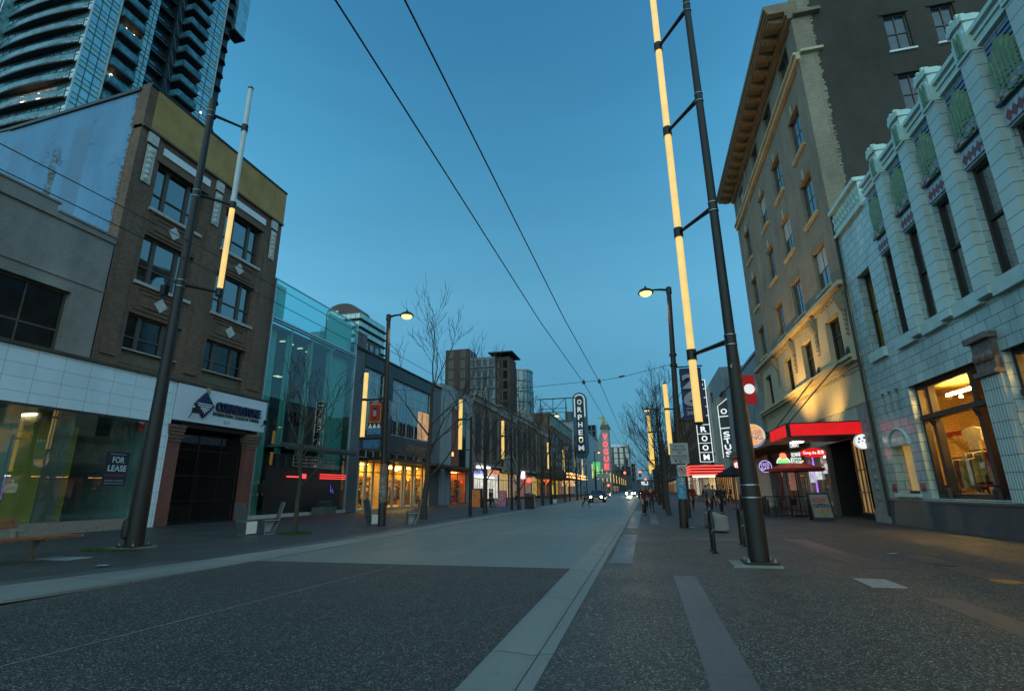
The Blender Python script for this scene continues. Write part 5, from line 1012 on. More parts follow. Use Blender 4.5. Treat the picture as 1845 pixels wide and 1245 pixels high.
# lit menu panels in the shop windows
for lo, hi, c, s, lb in (((34.6, 1.75), (35.6, 2.55), (.75, .85, .9), .8, 'pale lit menu panel behind the red parasol pole'), ((33.4, 1.9), (34.4, 2.5), (.95, 1., 1.), .9, 'second lit menu panel with dark lattice in the shop window'), ((32.4, 2.2), (33.0, 2.6), (.9, .8, 1.), .9, 'small lit panel at the stair end of the shop window'), ((34.5, 1.2), (34.6, 3.2), (.45, .12, 1.), 1.6, 'violet neon strip in the tea shop window'), ((38.6, 1.3), (40.4, 2.9), (.35, .05, .02), .5, 'dull red lit panel in the shop window left of the parasol pole')):
    tag(FR.box(MB(), lo[0], hi[0], lo[1], hi[1], .03, .08).build('menu_panel', M_emit('menu_'+lb[:9].replace(' ', '_')+str(int(lo[0]*10)), c, s, .7, 3.)), lb, 'menu panel')
# ---- beyond the hotel
bluegrey = M('blue_grey_panel', (.17, .215, .23), .55, 0, .18, .6); palefin = M('pale_fin', (.34, .38, .32), .6, 0, .15, .8)
b = thing('grey_modern_building', 'blue grey flat panelled building just past the hotel', 'building', (XR, 50, 0)); mb = MB(); FR.wall(mb, 45.05, 62.5, 0, 12.4, [(48, 49.2, 5.2, 8.2), (52, 53.2, 5.2, 8.2)], .3); FR.shell(mb, 45.05, 62.5, 0, 12.3, 16); FR.box(mb, 45.05, 47.5, 0, 11.8, .0, .3); mb.build('wall', bluegrey, b); mb = MB(); FR.box(mb, 45.05, 62.5, 12.3, 12.5, -.2, .12); mb.build('coping', bluegrey, b)
for y in (48, 52): FR.window(b, y, y+1.2, 5.2, 8.2, -.25, blackmetal, pane, (), (.5,))
shop_interior(b, FR, 46, 55.5, .1, 3.4, .1, M('dark_red_wall'), M_emit('dim_orange', (1, .4, .1), 4), 40, False, lamps=1)
b = thing('cinema_building', 'taller blue grey building with pale green vertical fins behind the vertical neon sign', 'building', (XR, 72, 0)); mb = MB(); FR.wall(mb, 64.8, 80, 4, 15.7, [(72, 76, 12.0, 14.2)], .4); FR.shell(mb, 64.8, 80, 0, 15.6, 20); mb.build('wall', bluegrey, b)
mb = MB(); FR.box(mb, 62.6, 71, 12.3, 14.4, -.0, .35); mb.build('bulkhead', bluegrey, b)
for y in (66.0, 67.6, 69.4, 71.6): mb = MB(); FR.box(mb, y, y+.5, 3.6, 12.3, 0, .45); mb.build('fin', palefin, b)
FR.window(b, 72, 76, 12.0, 14.2, -.3, blackmetal, panedark, (.5,), ())
mb = MB(); FR.box(mb, 63, 79.5, .3, 3.3, -.02, .02); mb.build('lobby_glow', M_emit('lobby_amber', (1., .50, .12), .60, .8, .8), b)
mb = MB()
for i in range(11): y = 63.3+i*1.55; FR.box(mb, y, y+.25, 0, 3.5, .02, .14)
mb.build('lobby_pier', M('lobby_pier', (.16, .10, .05), .6), b)
# vertical neon sign THE REC ROOM
o = thing('vertical_neon_sign', 'tall vertical white outlined neon sign reading REC ROOM', 'shop sign', (8.65, 78, 5.1))
zt, zb = 16.7, 5.1; nc = 9; ch = (zt-zb)/nc; xc = 8.65; hw = .88
MB().box(xc-hw, xc+hw, 78, 78.5, zb, zt).build('sign_body', M('sign_charcoal', (.02, .02, .022), .5), o)
mb = MB()
for i in range(nc+1): z = zb+i*ch; mb.box(xc-hw, xc+hw, 77.93, 77.99, z-.04, z+.04)
for x in (xc-hw, xc+hw): mb.box(x-.05, x+.05, 77.92, 77.99, zb-.04, zt+.04)
mb.box(xc+hw+.01, xc+hw+.05, 78.0, 78.5, zb, zt); mb.build('neon_outline', M_emit('outline_white', (.85, .95, .95), .95), o)
mb = MB()
for i, c_ in enumerate(['THE', 'R', 'E', 'C', '', 'R', 'O', 'O', 'M']):
    if c_: text_mb(mb, c_, (xc, 77.97, zt-(i+.5)*ch), (1, 0, 0), (0, 0, 1), ch*.60 if len(c_) < 2 else .3, .80 if len(c_) < 2 else 1.2, .04, .03)
mb.build('letter', M_emit('letter_white', (.9, 1., 1.), 1.0), o); MB().box(9.53, XR, 78.1, 78.4, 6, 6.3).build('bracket', blackmetal, o)
o = thing('curly_neon_sign', 'shorter vertical neon sign with curly white letters between neon sign and near pole', 'shop sign', (7.6, 52, 4.2)); mb = MB(); mb.box(7.25, 8.15, 52, 52.3, 4.2, 9.0); mb.prism([(7.25, 52, 9), (8.15, 52, 9), (8.15, 52, 9.7)], (0, .3, 0)); mb.build('sign_body', M('sign_slate', (.06, .07, .08), .5), o)
mb = MB(); mb.tube([(7.25, 51.97, 4.2), (7.25, 51.97, 9), (8.15, 51.97, 9.7)], .035, 5); mb.tube([(7.25, 51.97, 8.0), (8.1, 51.97, 8.05)], .04, 5); mb.tube([(7.3, 51.97, 6.9), (8.1, 51.97, 6.95)], .04, 5)
for c_, z in (('O', 8.5), ('S', 6.35), ('T', 5.75), ('U', 5.15), ('S', 4.55)): text_mb(mb, c_, (7.75, 51.96, z), (1, 0, .12), (-.12, 0, 1), .5, .55, .03, .02)
mb.build('neon_letter', M_emit('letter_white', (1, 1, 1), 1), o)
tag(MB().tube([(8.2+.13*i, 50, 4.75+.18*math.sin(i*1.9)+.02*i) for i in range(14)], .03, 5).build('script_neon_sign', whiteneon), 'small white handwritten neon squiggle right of the curly vertical sign', 'shop sign')
# red stepped marquee
o = thing('red_marquee', 'stepped red neon marquee with warm white edge under the vertical sign', 'marquee', (7.6, 70, 2.8))
mb = MB(); mb.box(5.5, XR, 68.1, 76, 3.0, 4.2); mb.build('marquee_body', M('marquee_red', (.12, .02, .015), .5), o)
mb = MB()
for i, z in enumerate((3.15, 3.48, 3.81, 4.14)): mb.box(5.4-.02*i, 9.6, 68.0, 68.09, z-.06, z+.06); mb.box(5.4, 5.49, 68.1, 76, z-.06, z+.06)
mb.build('red_neon', M_emit('marquee_neon', (1., .03, .02), 2.6), o); mb = MB(); mb.box(5.7, 8.6, 67.9, 68.02, 2.85, 3.0); mb.build('white_edge', M_emit('edge_white', (1., .75, .45), 4.5), o)
sign_box('side_sign', 'slanted grey white letter board left of the red marquee', (76.2, 4.6), (82, 5.8), M_emit('board_pale', (.7, .8, .8), .35), 'GRANVILLE', M('black_letters'), FR, (4.0, 4.2), cat='shop sign')
sign_box('side_sign', 'small red sign with white letters beside the dark parasol', (46, 3.0), (49, 3.7), M_emit('oval_red', (1, 0, 0), 1), 'VSP', whiteneon, FR, (2.0, 2.2))
# the run of frontages on the right up to the vanishing point
old_building('far_street_building', 'dark shop building past the cinema on the right', FR, 80.2, 98, 14.5, dkbrick, 6, 5.5, 12, False, greyclad, [winlit[0], shopdark, winlit[3]], seed=21)
old_building('far_street_building', 'darker brown frontage further up the right side', FR, 98.2, 130, 17, rdbrick, 8, 5.5, 14.5, False, greyclad, [shopdark, winlit[1], winlit[0]], rows=2, seed=22)
old_building('far_street_building', 'distant grey frontage on the right before the vanishing point', FR, 130.2, 190, 18, greyclad, 10, 5.5, 15.5, False, greenst, [winlit[2], shopdark], rows=2, seed=23)
old_building('far_street_building', 'farthest frontage block on the right', FR, 190.4, 420, 16, dkbrick, 14, 5.5, 13, False, greenst, [winlit[0], shopdark, winlit[3]], seed=24)
# ================================================================== BACKGROUND TOWERS
def glass_tower():
    b = thing('glass_tower', 'very tall teal glass residential tower with dark curved balconies behind the brown brick college', 'tower', (-68, 43, 0))
    X1, Y0, Y1 = -57.2, 33.0, 51.4; X0 = -86; H = 96.5; fp = 2.42; z0 = 8.5
    spand = M('tower_spandrel', (.30, .54, .54), .35, .2, .12, .6); glass = M_pane('tower_pane', (.10, .25, .29), .03, 4.2); glass2 = M_pane('tower_pane_pale', (.16, .34, .36), .06, 2.6); slab = M('balcony_slab', (.030, .032, .036), .7); dk = M('tower_dark', (.012, .02, .028), .4); rail = M_pane('balcony_glass', (.06, .19, .25), .12, 1.35, 0)  # railing panes are opaque, bluish sky reflection painted as their base colour
    mul = M('tower_mullion', (.05, .075, .085), .4, .4); wl = M('tower_white', (.42, .52, .54), .5)
    mb = MB(); mb.box(X0, X1-1.5, Y0+1.5, Y1, 0, H); mb.build('core', dk, b)
    nf = int((H-z0)/fp); zs = [z0+i*fp for i in range(nf)]
    # street facing side: glazed strips
    for (a, c, n, m_) in ((Y0, 35.8, 3, glass), (47.3, 49.7, 2, glass), (39.1, 40.2, 2, glass2)):
        mb = MB(); mb.box(X1-1.5, X1, a, c, 0, H); o = mb.build('curtain_wall', m_, b)
        mb = MB()
        for z in zs: mb.box(X1, X1+.02, a, c, z, z+.62)
        mb.cur = 1
        for z in zs: mb.box(X1+.02, X1+.06, a, c, z+.60, z+.66); mb.box(X1+.02, X1+.06, a, c, z-.03, z+.03); mb.box(X1, X1+.05, a, c, z+1.25, z+1.30)
        for j in range(1, n): y = a+(c-a)*j/n; mb.box(X1+.0, X1+.055, y-.03, y+.03, 0, H)
        mb.build('spandrel_grid', [spand, mul], o)
    mb = MB(); mb.box(X1, X1+.16, 35.75, 35.9, 0, H); mb.box(X1, X1+.16, Y0-.02, Y0+.12, 0, H); mb.box(X1, X1+.18, 49.7, 49.85, 0, H); mb.build('white_edge', wl, b)
    # recessed dark bay and raking braces
    mb = MB(); mb.box(X1-2.4, X1-1.4, 40.2, 43.6, 0, H); o = mb.build('recess_wall', M_pane('recess_pane', (.015, .04, .06), .05, 2.), b); mb = MB()
    for z in zs: mb.box(X1-1.4, X1-.6, 40.25, 43.2, z, z+.14); mb.box(X1-1.4, X1-1.3, 40.25, 43.4, z+1.1, z+1.16)
    for y in (41.2, 42.3): mb.box(X1-1.4, X1-1.32, y, y+.07, 0, H)
    mb.build('recess_sunshade', mul, o)
    mb = MB(); mb.box(X1-1.5, X1-.4, 42.9, 43.9, 0, H); o = mb.build('brace_wall', dk, b); mb = MB()
    for z in zs: mb.tube([(X1-.35, 43.0, z+2.3), (X1-.35, 43.8, z+.1)], .05, 4); mb.box(X1-.4, X1-.3, 42.9, 43.9, z, z+.08)
    mb.build('raking_brace', mul, o)
    # balconies in two columns: first 100 that show are parts
    vis = [z for z in zs if 36 < z < 92]; rest = [z for z in zs if not 36 < z < 92]
    q = random.Random(4)
    for col, (a, c, pr, back) in enumerate(((36.0, 39.1, 1.15, .55), (43.9, 47.2, 1.4, 1.0))):
        mb = MB(); mb.box(X1-1.5, X1-back, a, c, 0, H); mb.build('balcony_recess', glass2 if col == 0 else glass, b)
        for z in vis:
            mb = MB(); e = pr-.55 if col == 0 else pr-.3; mb.prism([(X1-back, a, z), (X1+e, a, z), (X1+e, c-.3, z), (X1-back, c, z)], (0, 0, .22)); o = mb.build('balcony', slab, b)
            mb = MB(); mb.box(X1+e-.06, X1+e-.02, a+.1, c-.35, z+.28, z+1.15); mb.box(X1-.5, X1+e-.06, a+.04, a+.07, z+.28, z+1.15)
            for j in range(4): y = a+.2+(c-a-.6)*j/3; mb.box(X1+e-.02, X1+e+.02, y, y+.04, z+.22, z+1.2)
            mb.build('railing', rail, o)
        if rest:
            mb = MB(); [mb.box(X1-back, X1+.6, a, c-.2, z, z+.22) for z in rest]; tag(mb.build('balcony_rest', slab, b), kind='stuff')
    # south side: long curved balcony bands, glazed behind
    for z in vis:
        mb = MB(); n = 14; pts = []
        for i in range(n+1):
            t = i/n; x = X1-.1-13.0*t; pts.append((x, Y0-.55*math.sin(math.pi*(.10+.90*t))**.8-.22, z))
        mb.prism([(X1-.1, Y0+1, z)]+pts+[(X1-13.4, Y0+1, z)], (0, 0, .17)); o = mb.build('curved_balcony', slab, b)
        mb = MB()
        for p, r_ in zip(pts, pts[1:]): mb.quad((p[0], p[1]+.08, z+.35), (r_[0], r_[1]+.08, z+.35), (r_[0], r_[1]+.08, z+1.0), (p[0], p[1]+.08, z+1.0)); mb.tube([(p[0], p[1]+.06, z+1.05), (r_[0], r_[1]+.06, z+1.05)], .035, 4, False)
        mb.build('railing', rail, o)
    mb = MB(); mb.box(X0, X1-1.5, Y0+.02, Y0+.5, 0, H); o = mb.build('curtain_wall', M_pane('south_sky_tint_pane', (.12, .34, .44), .08, 1.7), b); mb = MB()  # sky reflection is put into the brighter blue base colour of this glass
    for i in range(26): x = X1-.6-i*1.08; mb.box(x-.035, x+.035, Y0-.04, Y0+.019, 0, H)
    for z in zs: mb.box(X0, X1-.1, Y0-.04, Y0+.019, z+1.2, z+1.27); mb.box(X0, X1-.1, Y0-.05, Y0+.019, z-.25, z+.0)
    mb.build('mullion', mul, o)
    mb = MB(); mb.box(X0, X1-13.2, Y0-1, Y0+1, 0, H); o = mb.build('curtain_wall', glass2, b); mb = MB()
    for i in range(15): x = X1-13.6-i*1.1; mb.box(x-.05, x+.05, Y0-1.06, Y0-1, 0, H)
    for z in zs: mb.box(X0, X1-13.2, Y0-1.05, Y0-1, z, z+.08)
    mb.build('mullion', mul, o)
    # saw tooth dark edge at the far end, and the projecting top block
    for z in vis:
        mb = MB(); mb.prism([(X1-1.5, 49.9, z), (X1+.25, 49.9, z), (X1+.45, 50.5, z), (X1-.1, 51.35, z), (X1-1.5, 51.35, z)], (0, 0, .3)); mb.build('corner_slab', slab, b)
    mb = MB(); mb.box(X1-1.45, X1-.4, 49.9, 51.35, 0, H); mb.build('corner_recess', dk, b)
    mb = MB(); mb.box(X1-1.5, X1+.3, 51.5, 53.6, 71.4, H); o = mb.build('top_block', glass, b); mb = MB(); mb.box(X1-1.6, X1+.4, 51.45, 53.7, 71.1, 71.39); mb.build('block_soffit', slab, o)
    mb = MB()
    for (z, y) in ((vis[7], 37.2), (vis[7], 38.2), (vis[2], 36.9), (vis[2], 38.1), (vis[4], 36.8)): mb.lathe((X1-.4, y, z+1.9), ((.10, 0), (.12, .1), (.05, .2)), 8)
    for (z, y) in ((vis[7], 47.6), (vis[6], 48.6)): mb.lathe((X1+.05, y, z+1.3), ((.10, 0), (.12, .1), (.05, .2)), 8)
    for (x,) in ((X1-4.3,), (X1-6.6,)): mb.lathe((x, Y0-.12, vis[2]+.9), ((.12, 0), (.14, .3), (.05, .8)), 8)
    mb.build('balcony_lamp', M_emit('balcony_lamp', (1., .72, .42), 9), b)
    mb = MB(); mb.box(X1-8.5, X1-2, Y0-.02, Y0+.018, vis[2]+.4, vis[2]+2.1); mb.build('lit_window', M_emit('flat_amber', (1., .55, .22), .16, .9, .5), b)
    # string of fairy lights on one strip
    mb = MB()
    for j in range(12): y = Y0+.2+j*.22; mb.lathe((X1+.07, y, vis[10]+1.9-.25*math.sin(j*.8)**2), ((.035, 0), (.045, .04), (.02, .08)), 6)
    mb.build('fairy_light', M_emit('fairy_pink', (1., .55, .6), 1.6), b)
glass_tower()
def simple_tower(name, label, x0, x1, y0, y1, z0, z1, wallm, panem, fh, ww, slabm=None, roof=True, gap=.35):
    b = thing(name, label, 'tower', ((x0+x1)/2, (y0+y1)/2, 0)); MB().box(x0, x1, y0, y1, 0, z1).build('wall', wallm, b)
    nz = int((z1-z0)/fh)
    for fx, (u0, u1) in (('x', (y0, y1)), ('y', (x0, x1))):
        n = max(2, int((u1-u0)/ww))
        for j in range(nz):
            z = z1-(j+1)*fh+.2; mb = MB()
            for i in range(n):
                a = u0+(u1-u0)*(i+gap*.5)/n; c = u0+(u1-u0)*(i+1-gap*.5)/n
                if fx == 'x': mb.box(x1, x1+.06, a, c, z+.35, z+fh-.45)
                else: mb.box(a, c, y0-.06, y0, z+.35, z+fh-.45)
            o = mb.build('window_row', panem, b)
            if slabm: mb = MB(); (mb.box(x1, x1+.5, u0-.3, u1+.3, z-.05, z+.2) if fx == 'x' else mb.box(u0-.3, u1+.3, y0-.5, y0, z-.05, z+.2)); mb.build('slab_edge', slabm, o)
    return b
tb = simple_tower('apartment_tower', 'teal glazed apartment tower with curved end behind the glass fronted building', -66, -60, 99, 111, 20, 41, M('tower_teal', (.16, .28, .27), .5), M_pane('teal_far_pane', (.20, .40, .37), .06, 2.8), 1.9, 1.1, M('slab_dark', (.03, .035, .04), .6), gap=.1)
mb = MB(); n = 10
for (y0, y1) in ((100, 106),): mb.prism([(-69.5, y0, 36), (-61.5, y0, 36)]+[(-65.5+4*math.cos(math.pi*i/n)*1.0, y0, 41.8+2.2*math.sin(math.pi*i/n)) for i in range(n+1)], (0, y1-y0, 0))
mb.build('roof_house', M('rose_render', (.15, .11, .105), .7, 0, .15, .5), tb)
MB().box(-69, -66.2, 99.7, 100.0, 40.2, 42.2).build('roof_window', paneblue, tb); MB().box(-74, -66, 101, 110, 0, 38).build('wing', M('tower_teal'), tb); MB().box(-62, -59.3, 99.5, 108, 20, 35.0).build('podium', M('podium_brown', (.075, .065, .06), .8), tb)
for i in range(3):
    for j in range(4): MB().box(-59.3, -59.24, 100.2+i*2.6, 101.8+i*2.6, 25+j*2.5, 26.7+j*2.5).build('podium_window', pane if (i+j) % 3 else M('window_blind'), tb)
brn = M('maroon_brick', (.075, .042, .038), .85, 0, .25, .5)
tb = simple_tower('brick_apartment_tower', 'maroon and grey apartment tower with flat projecting roof above the brick frontages', -71, -61.5, 180, 190, 30, 54, brn, panedark, 4.0, 3.2, gap=.55)
MB().box(-61.5, -51.5, 181, 196, 0, 50.5).build('grey_wing', M('grey_wing', (.16, .20, .24), .7), tb)
for j in range(4):
    for i in range(4): MB().box(-61+i*2.4, -59.5+i*2.4, 180.9, 181, 47.2-j*4, 49.7-j*4).build('window', panedark, tb)
    MB().box(-61.5, -51.5, 180.4, 181, 46.4-j*4, 46.8-j*4).build('balcony', M('balcony_blue', (.10, .15, .21), .6), tb)
MB().box(-51.5, -46, 182, 192, 0, 50.3).build('brick_wing', brn, tb)
for j in range(5):
    for i in range(2): MB().box(-50.9+i*2.3, -49.3+i*2.3, 181.9, 182, 46-j*4, 49-j*4).build('window', panedark, tb)
MB().box(-54, -44.5, 180, 194, 51.6, 52.0).build('flat_roof', M('roof_dark', (.05, .045, .045), .7), tb); mb = MB()
for x in (-51, -47): mb.tube([(x, 183, 50.2), (x, 183, 51.7)], .15, 5); mb.tube([(x, 191, 50.2), (x, 191, 51.7)], .15, 5)
mb.build('roof_post', blackmetal, tb)
mb = MB(); mb.lathe((-47.5, 200, 0), ((6.2, 0), (6.2, 47.5), (6.6, 47.6), (6.6, 48.2), (5, 48.3)), 20); mb.build('round_glass_end', M_pane('round_pane', (.07, .13, .15), .08, 2.2), tb); mb = MB()
for j in range(7): mb.lathe((-47.5, 200, 18+j*4.2), ((6.35, 0), (6.35, .5)), 20)
for i in range(20): a = 2*math.pi*i/20; mb.tube([(-47.5+6.25*math.cos(a), 200+6.25*math.sin(a), 15), (-47.5+6.25*math.cos(a), 200+6.25*math.sin(a), 47.5)], .12, 4)
mb.build('ring_band', M('ring_blue', (.09, .15, .2), .6), tb)
simple_tower('dark_apartment_block', 'dark brown block with planted roof seen between maroon tower and roof frame', -58.3, -48.5, 230, 238, 20, 47.0, M('block_brown', (.055, .042, .036), .9), panedark, 3.6, 3.2)
simple_tower('glass_stair_tower', 'narrow blue glass stair tower beside the dark brown block', -64.5, -60.6, 288, 294, 30, 59, M('stair_blue', (.10, .16, .2), .5), pane, 4, 2)
simple_tower('blue_back_block', 'dull blue block rising behind the navy theatre sign', -30.5, -24.0, 215, 225, 10, 33.3, M('back_blue', (.035, .06, .085), .8), panedark, 4.5, 2.2)
simple_tower('far_office_tower', 'distant blue grey office tower between the two theatre signs', -38.4, -32.3, 385, 395, 20, 47.8, M('far_blue', (.05, .085, .12), .7), pane, 4.5, 3)
ht = simple_tower('distant_hotel', 'long dark distant hotel slab with pale sign letters along its roof', -36, -11.2, 480, 505, 10, 38.2, M('hotel_grey', (.06, .075, .085), .8), pane, 5, 4.5)
mb = MB(); text_mb(mb, 'HOTEL GRANVILLE', (-20.5, 479, 39.8), (1, 0, 0), (0, 0, 1), 2.0, 16, .3, .03); mb.build('sign_letter', M_emit('far_letter', (.6, .75, .8), .45), ht); MB().box(-32, -13, 485, 500, 38.2, 38.8).build('roof_plant', M('hotel_grey'), ht); MB().box(-19, -12, 486, 498, 38.8, 41.4).build('roof_room', M('hotel_grey'), ht)
simple_tower('far_street_tower', 'small distant tower at the end of the street beside the hotel slab', -13.9, -8.3, 620, 640, 10, 30.3, M('far_slate', (.05, .065, .075), .8), pane, 5, 4)
simple_tower('far_street_tower', 'low dim block closing the street end on the right', 10.5, 40, 640, 660, 5, 24, M('far_slate'), panedark, 5, 4)
simple_tower('far_street_tower', 'broad low block under the traffic lights at the vanishing point', -13, 10, 700, 720, 5, 14, M('far_slate'), panedark, 5, 3)
# ================================================================== STREET FURNITURE
grass = M('verge_grass', (.035, .075, .018), .9, 0, .5, 20)
def tufts(x, y, rx, ry, n, h, seed, hole=0):
    q = random.Random(seed); mb = MB()
    for i in range(n):
        a = q.random()*6.283; r = math.sqrt(q.random())
        if r < hole: continue
        px, py = x+rx*r*math.cos(a), y+ry*r*math.sin(a); t = q.random()*6.283; w_ = .012; l = h*(.4+q.random()); dx, dy = math.cos(t)*w_, math.sin(t)*w_; lx, ly = (q.random()-.5)*l, (q.random()-.5)*l
        mb.quad((px-dx, py-dy, .005), (px+dx, py+dy, .005), (px+lx, py+ly, l))
    return mb.build('grass', grass)
def base_plate(parent, x, y, s, top):
    mb = MB(); mb.box(x-s*1.45-.1, x+s*1.45-.1, y-s*1.45, y+s*1.45, .0, .05); mb.build('plinth', M('plinth_concrete', (.17, .175, .165), .8, 0, .3, 4), parent, bevel=.008)
    mb = MB(); mb.box(x-s, x+s, y-s, y+s, .051, .09); mb.build('base_plate', polemetal, parent, bevel=.006)
    for i, (a, c) in enumerate(((-1, -1), (1, -1), (-1, 1), (1, 1))): mb = MB(); mb.lathe((x+a*s*.78, y+c*s*.78, .09), ((.035, 0), (.035, .03), (.018, .035), (.018, .07)), 6); mb.build('bolt', steel, parent)
def tall_tube_pole(name, label, x, y, prof, arms, off, tz, lit, seed, top):
    o = thing(name, label, 'light pole', (x, y, 0), 'tall poles with vertical light tubes')
    mb = MB(); mb.tube([(x, y, z) for z, r in prof], [r for z, r in prof], 24); mb.build('pole', polemetal, o, smooth=True)
    base_plate(o, x, y, .30, 0)
    tx, ty = x+off[0], y+off[1]; d = Vector((off[0], off[1], 0)).normalized()
    for z in arms:
        def rr(zz):
            for (z0, r0), (z1, r1) in zip(prof, prof[1:]):
                if z0 <= zz <= z1: return r0+(r1-r0)*(zz-z0)/(z1-z0)
            return prof[-1][1]
        r = rr(z); mb = MB(); mb.tube([(x+d.x*r*.8, y+d.y*r*.8, z), (x+d.x*.5, y+d.y*.5, z), (tx, ty, z)], (.062, .05, .042), 10); mb.tube([(tx, ty, z-.13), (tx, ty, z+.13)], .115, 14); a = mb.build('arm', blackmetal, o, smooth=True)
        mb = MB()
        for dz in (-.11, .11): mb.tube([(x, y, z+dz-.018), (x, y, z+dz+.018)], r+.012, 20)
        mb.tube([(x, y, z-.1), (x, y, z+.1)], r+.006, 20); mb.build('clamp_band', steel if False else blackmetal, a)
        mb = MB()
        for dz in (-.11, .11): mb.tube([(x, y, z+dz-.006), (x, y, z+dz+.006)], r+.015, 20)
        mb.build('steel_strap', steel, a)
    zs = sorted(arms); cuts = [tz[0]]+[z for z in zs if tz[0] < z < tz[1]]+[tz[1]]
    for i in range(len(cuts)-1):
        a, c = cuts[i]+(.13 if cuts[i] in zs else 0), cuts[i+1]-(.13 if cuts[i+1] in zs else 0)
        if c-a < .2: continue
        mb = MB(); mb.tube([(tx, ty, a), (tx, ty, c)], .088, 16); mb.build('light_tube', tubelit if lit[i] else tubeoff, o, smooth=True)
    mb = MB(); mb.lathe((tx, ty, tz[1]), ((.10, 0), (.10, .06), (.07, .09)), 14)
    mb.build('end_cap', blackmetal, o)
    if min(abs(tz[0]-z) for z in zs) > .3: mb = MB(); mb.lathe((tx, ty, tz[0]-.06), ((.08, 0), (.1, .03), (.1, .06)), 14); mb.build('end_cap', blackmetal, o)
    return o
P1 = ((0.05, .192), (1.2, .186), (2.4, .165), (4.75, .112), (8, .098), (13, .085), (19.5, .075))
o = tall_tube_pole('tube_light_pole', 'tall dark pole with a long glowing amber tube at right, nearest of all poles', 2.05, 11.62, P1, (4.57, 7.84, 10.93, 13.82, 16.8), (-.72, 1.12), (2.95, 18.3), (1, 1, 1, 1, 1, 1), 1, 19.5)
mb = MB()
for z in (1.28, 1.52): mb.tube([(2.05, 11.62, z-.012), (2.05, 11.62, z+.012)], .192, 24)
mb.build('strap', steel, o); mb = MB(); mb.obox((2.02, 11.51, 3.95), (.05, 0, -.045), (0, .004, 0), (.02, 0, .035)); mb.build('sticker', M('grey_sticker', (.30, .30, .30), .6), o)
P2 = ((0.05, .235), (1.2, .225), (3, .195), (5, .165), (10, .125), (14.5, .10), (15.15, .098))
o = tall_tube_pole('tube_light_pole', 'tall dark pole at left whose tube glows only in its lowest section', -14.1, 12.39, P2, (8.0, 11.3, 14.54), (.62, .95), (8.0, 16.3), (1, 0, 0), 2, 20)
mb = MB(); mb.lathe((-14.22, 12.18, .25), ((.02, 0), (.11, .06), (.12, .3), (.11, .5), (.02, .58)), 12); mb.build('hand_hole_cover', polemetal, o, smooth=True)
mb = MB(); mb.box(-14.55, -14.35, 12.1, 12.25, 7.55, 7.9); mb.tube([(-14.42, 12.2, 7.9), (-14.45, 12.15, 8.1)], .05, 8); mb.build('camera_box', blackmetal, o)
tag(tufts(-14.15, 11.75, .95, .32, 900, .07, 5), 'green', None, None, 'stuff')
# ---- street lamps with side arm
def street_lamp(label, x, y, lean, side, tube=None, arms=(), h=9.9, power=260):
    o = thing('street_lamp', label, 'street lamp', (x, y, 0), 'street lamps along both pavements')
    X = lambda z: x+lean*z/h
    mb = MB(); mb.tube([(X(z), y, z) for z in (.0, .9, 1.0, 3, 6, h)], (.172, .168, .152, .135, .112, .095), 18); mb.lathe((X(h), y, h), ((.12, -.25), (.12, .02), (.09, .06)), 12); mb.build('pole', polemetal, o, smooth=True)
    mb = MB(); s = side; mb.tube([(X(h), y, h-.08), (X(h)+s*.35, y, h-.02), (X(h)+s*.72, y, h)], (.055, .05, .04), 8); mb.lathe((X(h)+s*.98, y, h-.1), ((.34, -.02), (.34, .01), (.26, .12), (.12, .19), (.05, .21), (.035, .30), (.01, .34)), 16); mb.build('lamp_arm', blackmetal, o, smooth=True)
    mb = MB(); mb.lathe((X(h)+s*.98, y, h-.11), ((.05, -.15), (.16, -.12), (.24, -.06), (.27, 0.0)), 14); mb.build('lamp_bowl', lampglow, o, smooth=True)
    if power:
        l = bpy.data.lights.new('lamp_light', 'SPOT'); l.energy = power; l.color = (1., .60, .18); l.shadow_soft_size = .2; l.spot_size = R(150); l.spot_blend = .6
        lo = bpy.data.objects.new('lamp_light', l); sc.collection.objects.link(lo); lo.parent = o; lo.location = (X(h)+s*.98-x, 0, h-.42)
    if tube:
        dx, z0, zj, z1 = tube; tx = X(zj)+dx
        for z in (zj, z0-.05): mb = MB(); mb.tube([(X(z), y, z), (tx, y, z)], .05, 8); mb.box(tx-.1, tx+.1, y-.1, y+.1, z-.06, z+.06); mb.build('tube_bracket', blackmetal, o)
        for a, c in ((z0, zj-.06), (zj+.06, z1)): mb = MB(); mb.tube([(tx, y, a), (tx, y, c)], .105, 14); mb.build('light_tube', tubelit, o, smooth=True)
        mb = MB(); mb.lathe((tx, y, z1), ((.11, 0), (.11, .05), (.05, .1)), 12); mb.build('end_cap', blackmetal, o)
    mb = MB()
    for z in arms: mb.tube([(X(z), y, z-.05), (X(z), y, z+.05)], .15, 14)
    if arms: mb.build('clamp', steel if False else blackmetal, o)
    return o, X
lampR, XRf = street_lamp('street lamp at right carrying a navy banner, grey notice board and blue poster', 1.34, 22.0, .30, -1, None, (3.3, 2.3, 6.45, 4.1, 6.9))
lampL, XLf = street_lamp('street lamp at left with a double amber tube, red banner and blue diamond sign', -11.5, 22.0, -.25, 1, (-1.12, 3.95, 5.72, 7.05), (3.7, 4.6, 5.2, 5.72))
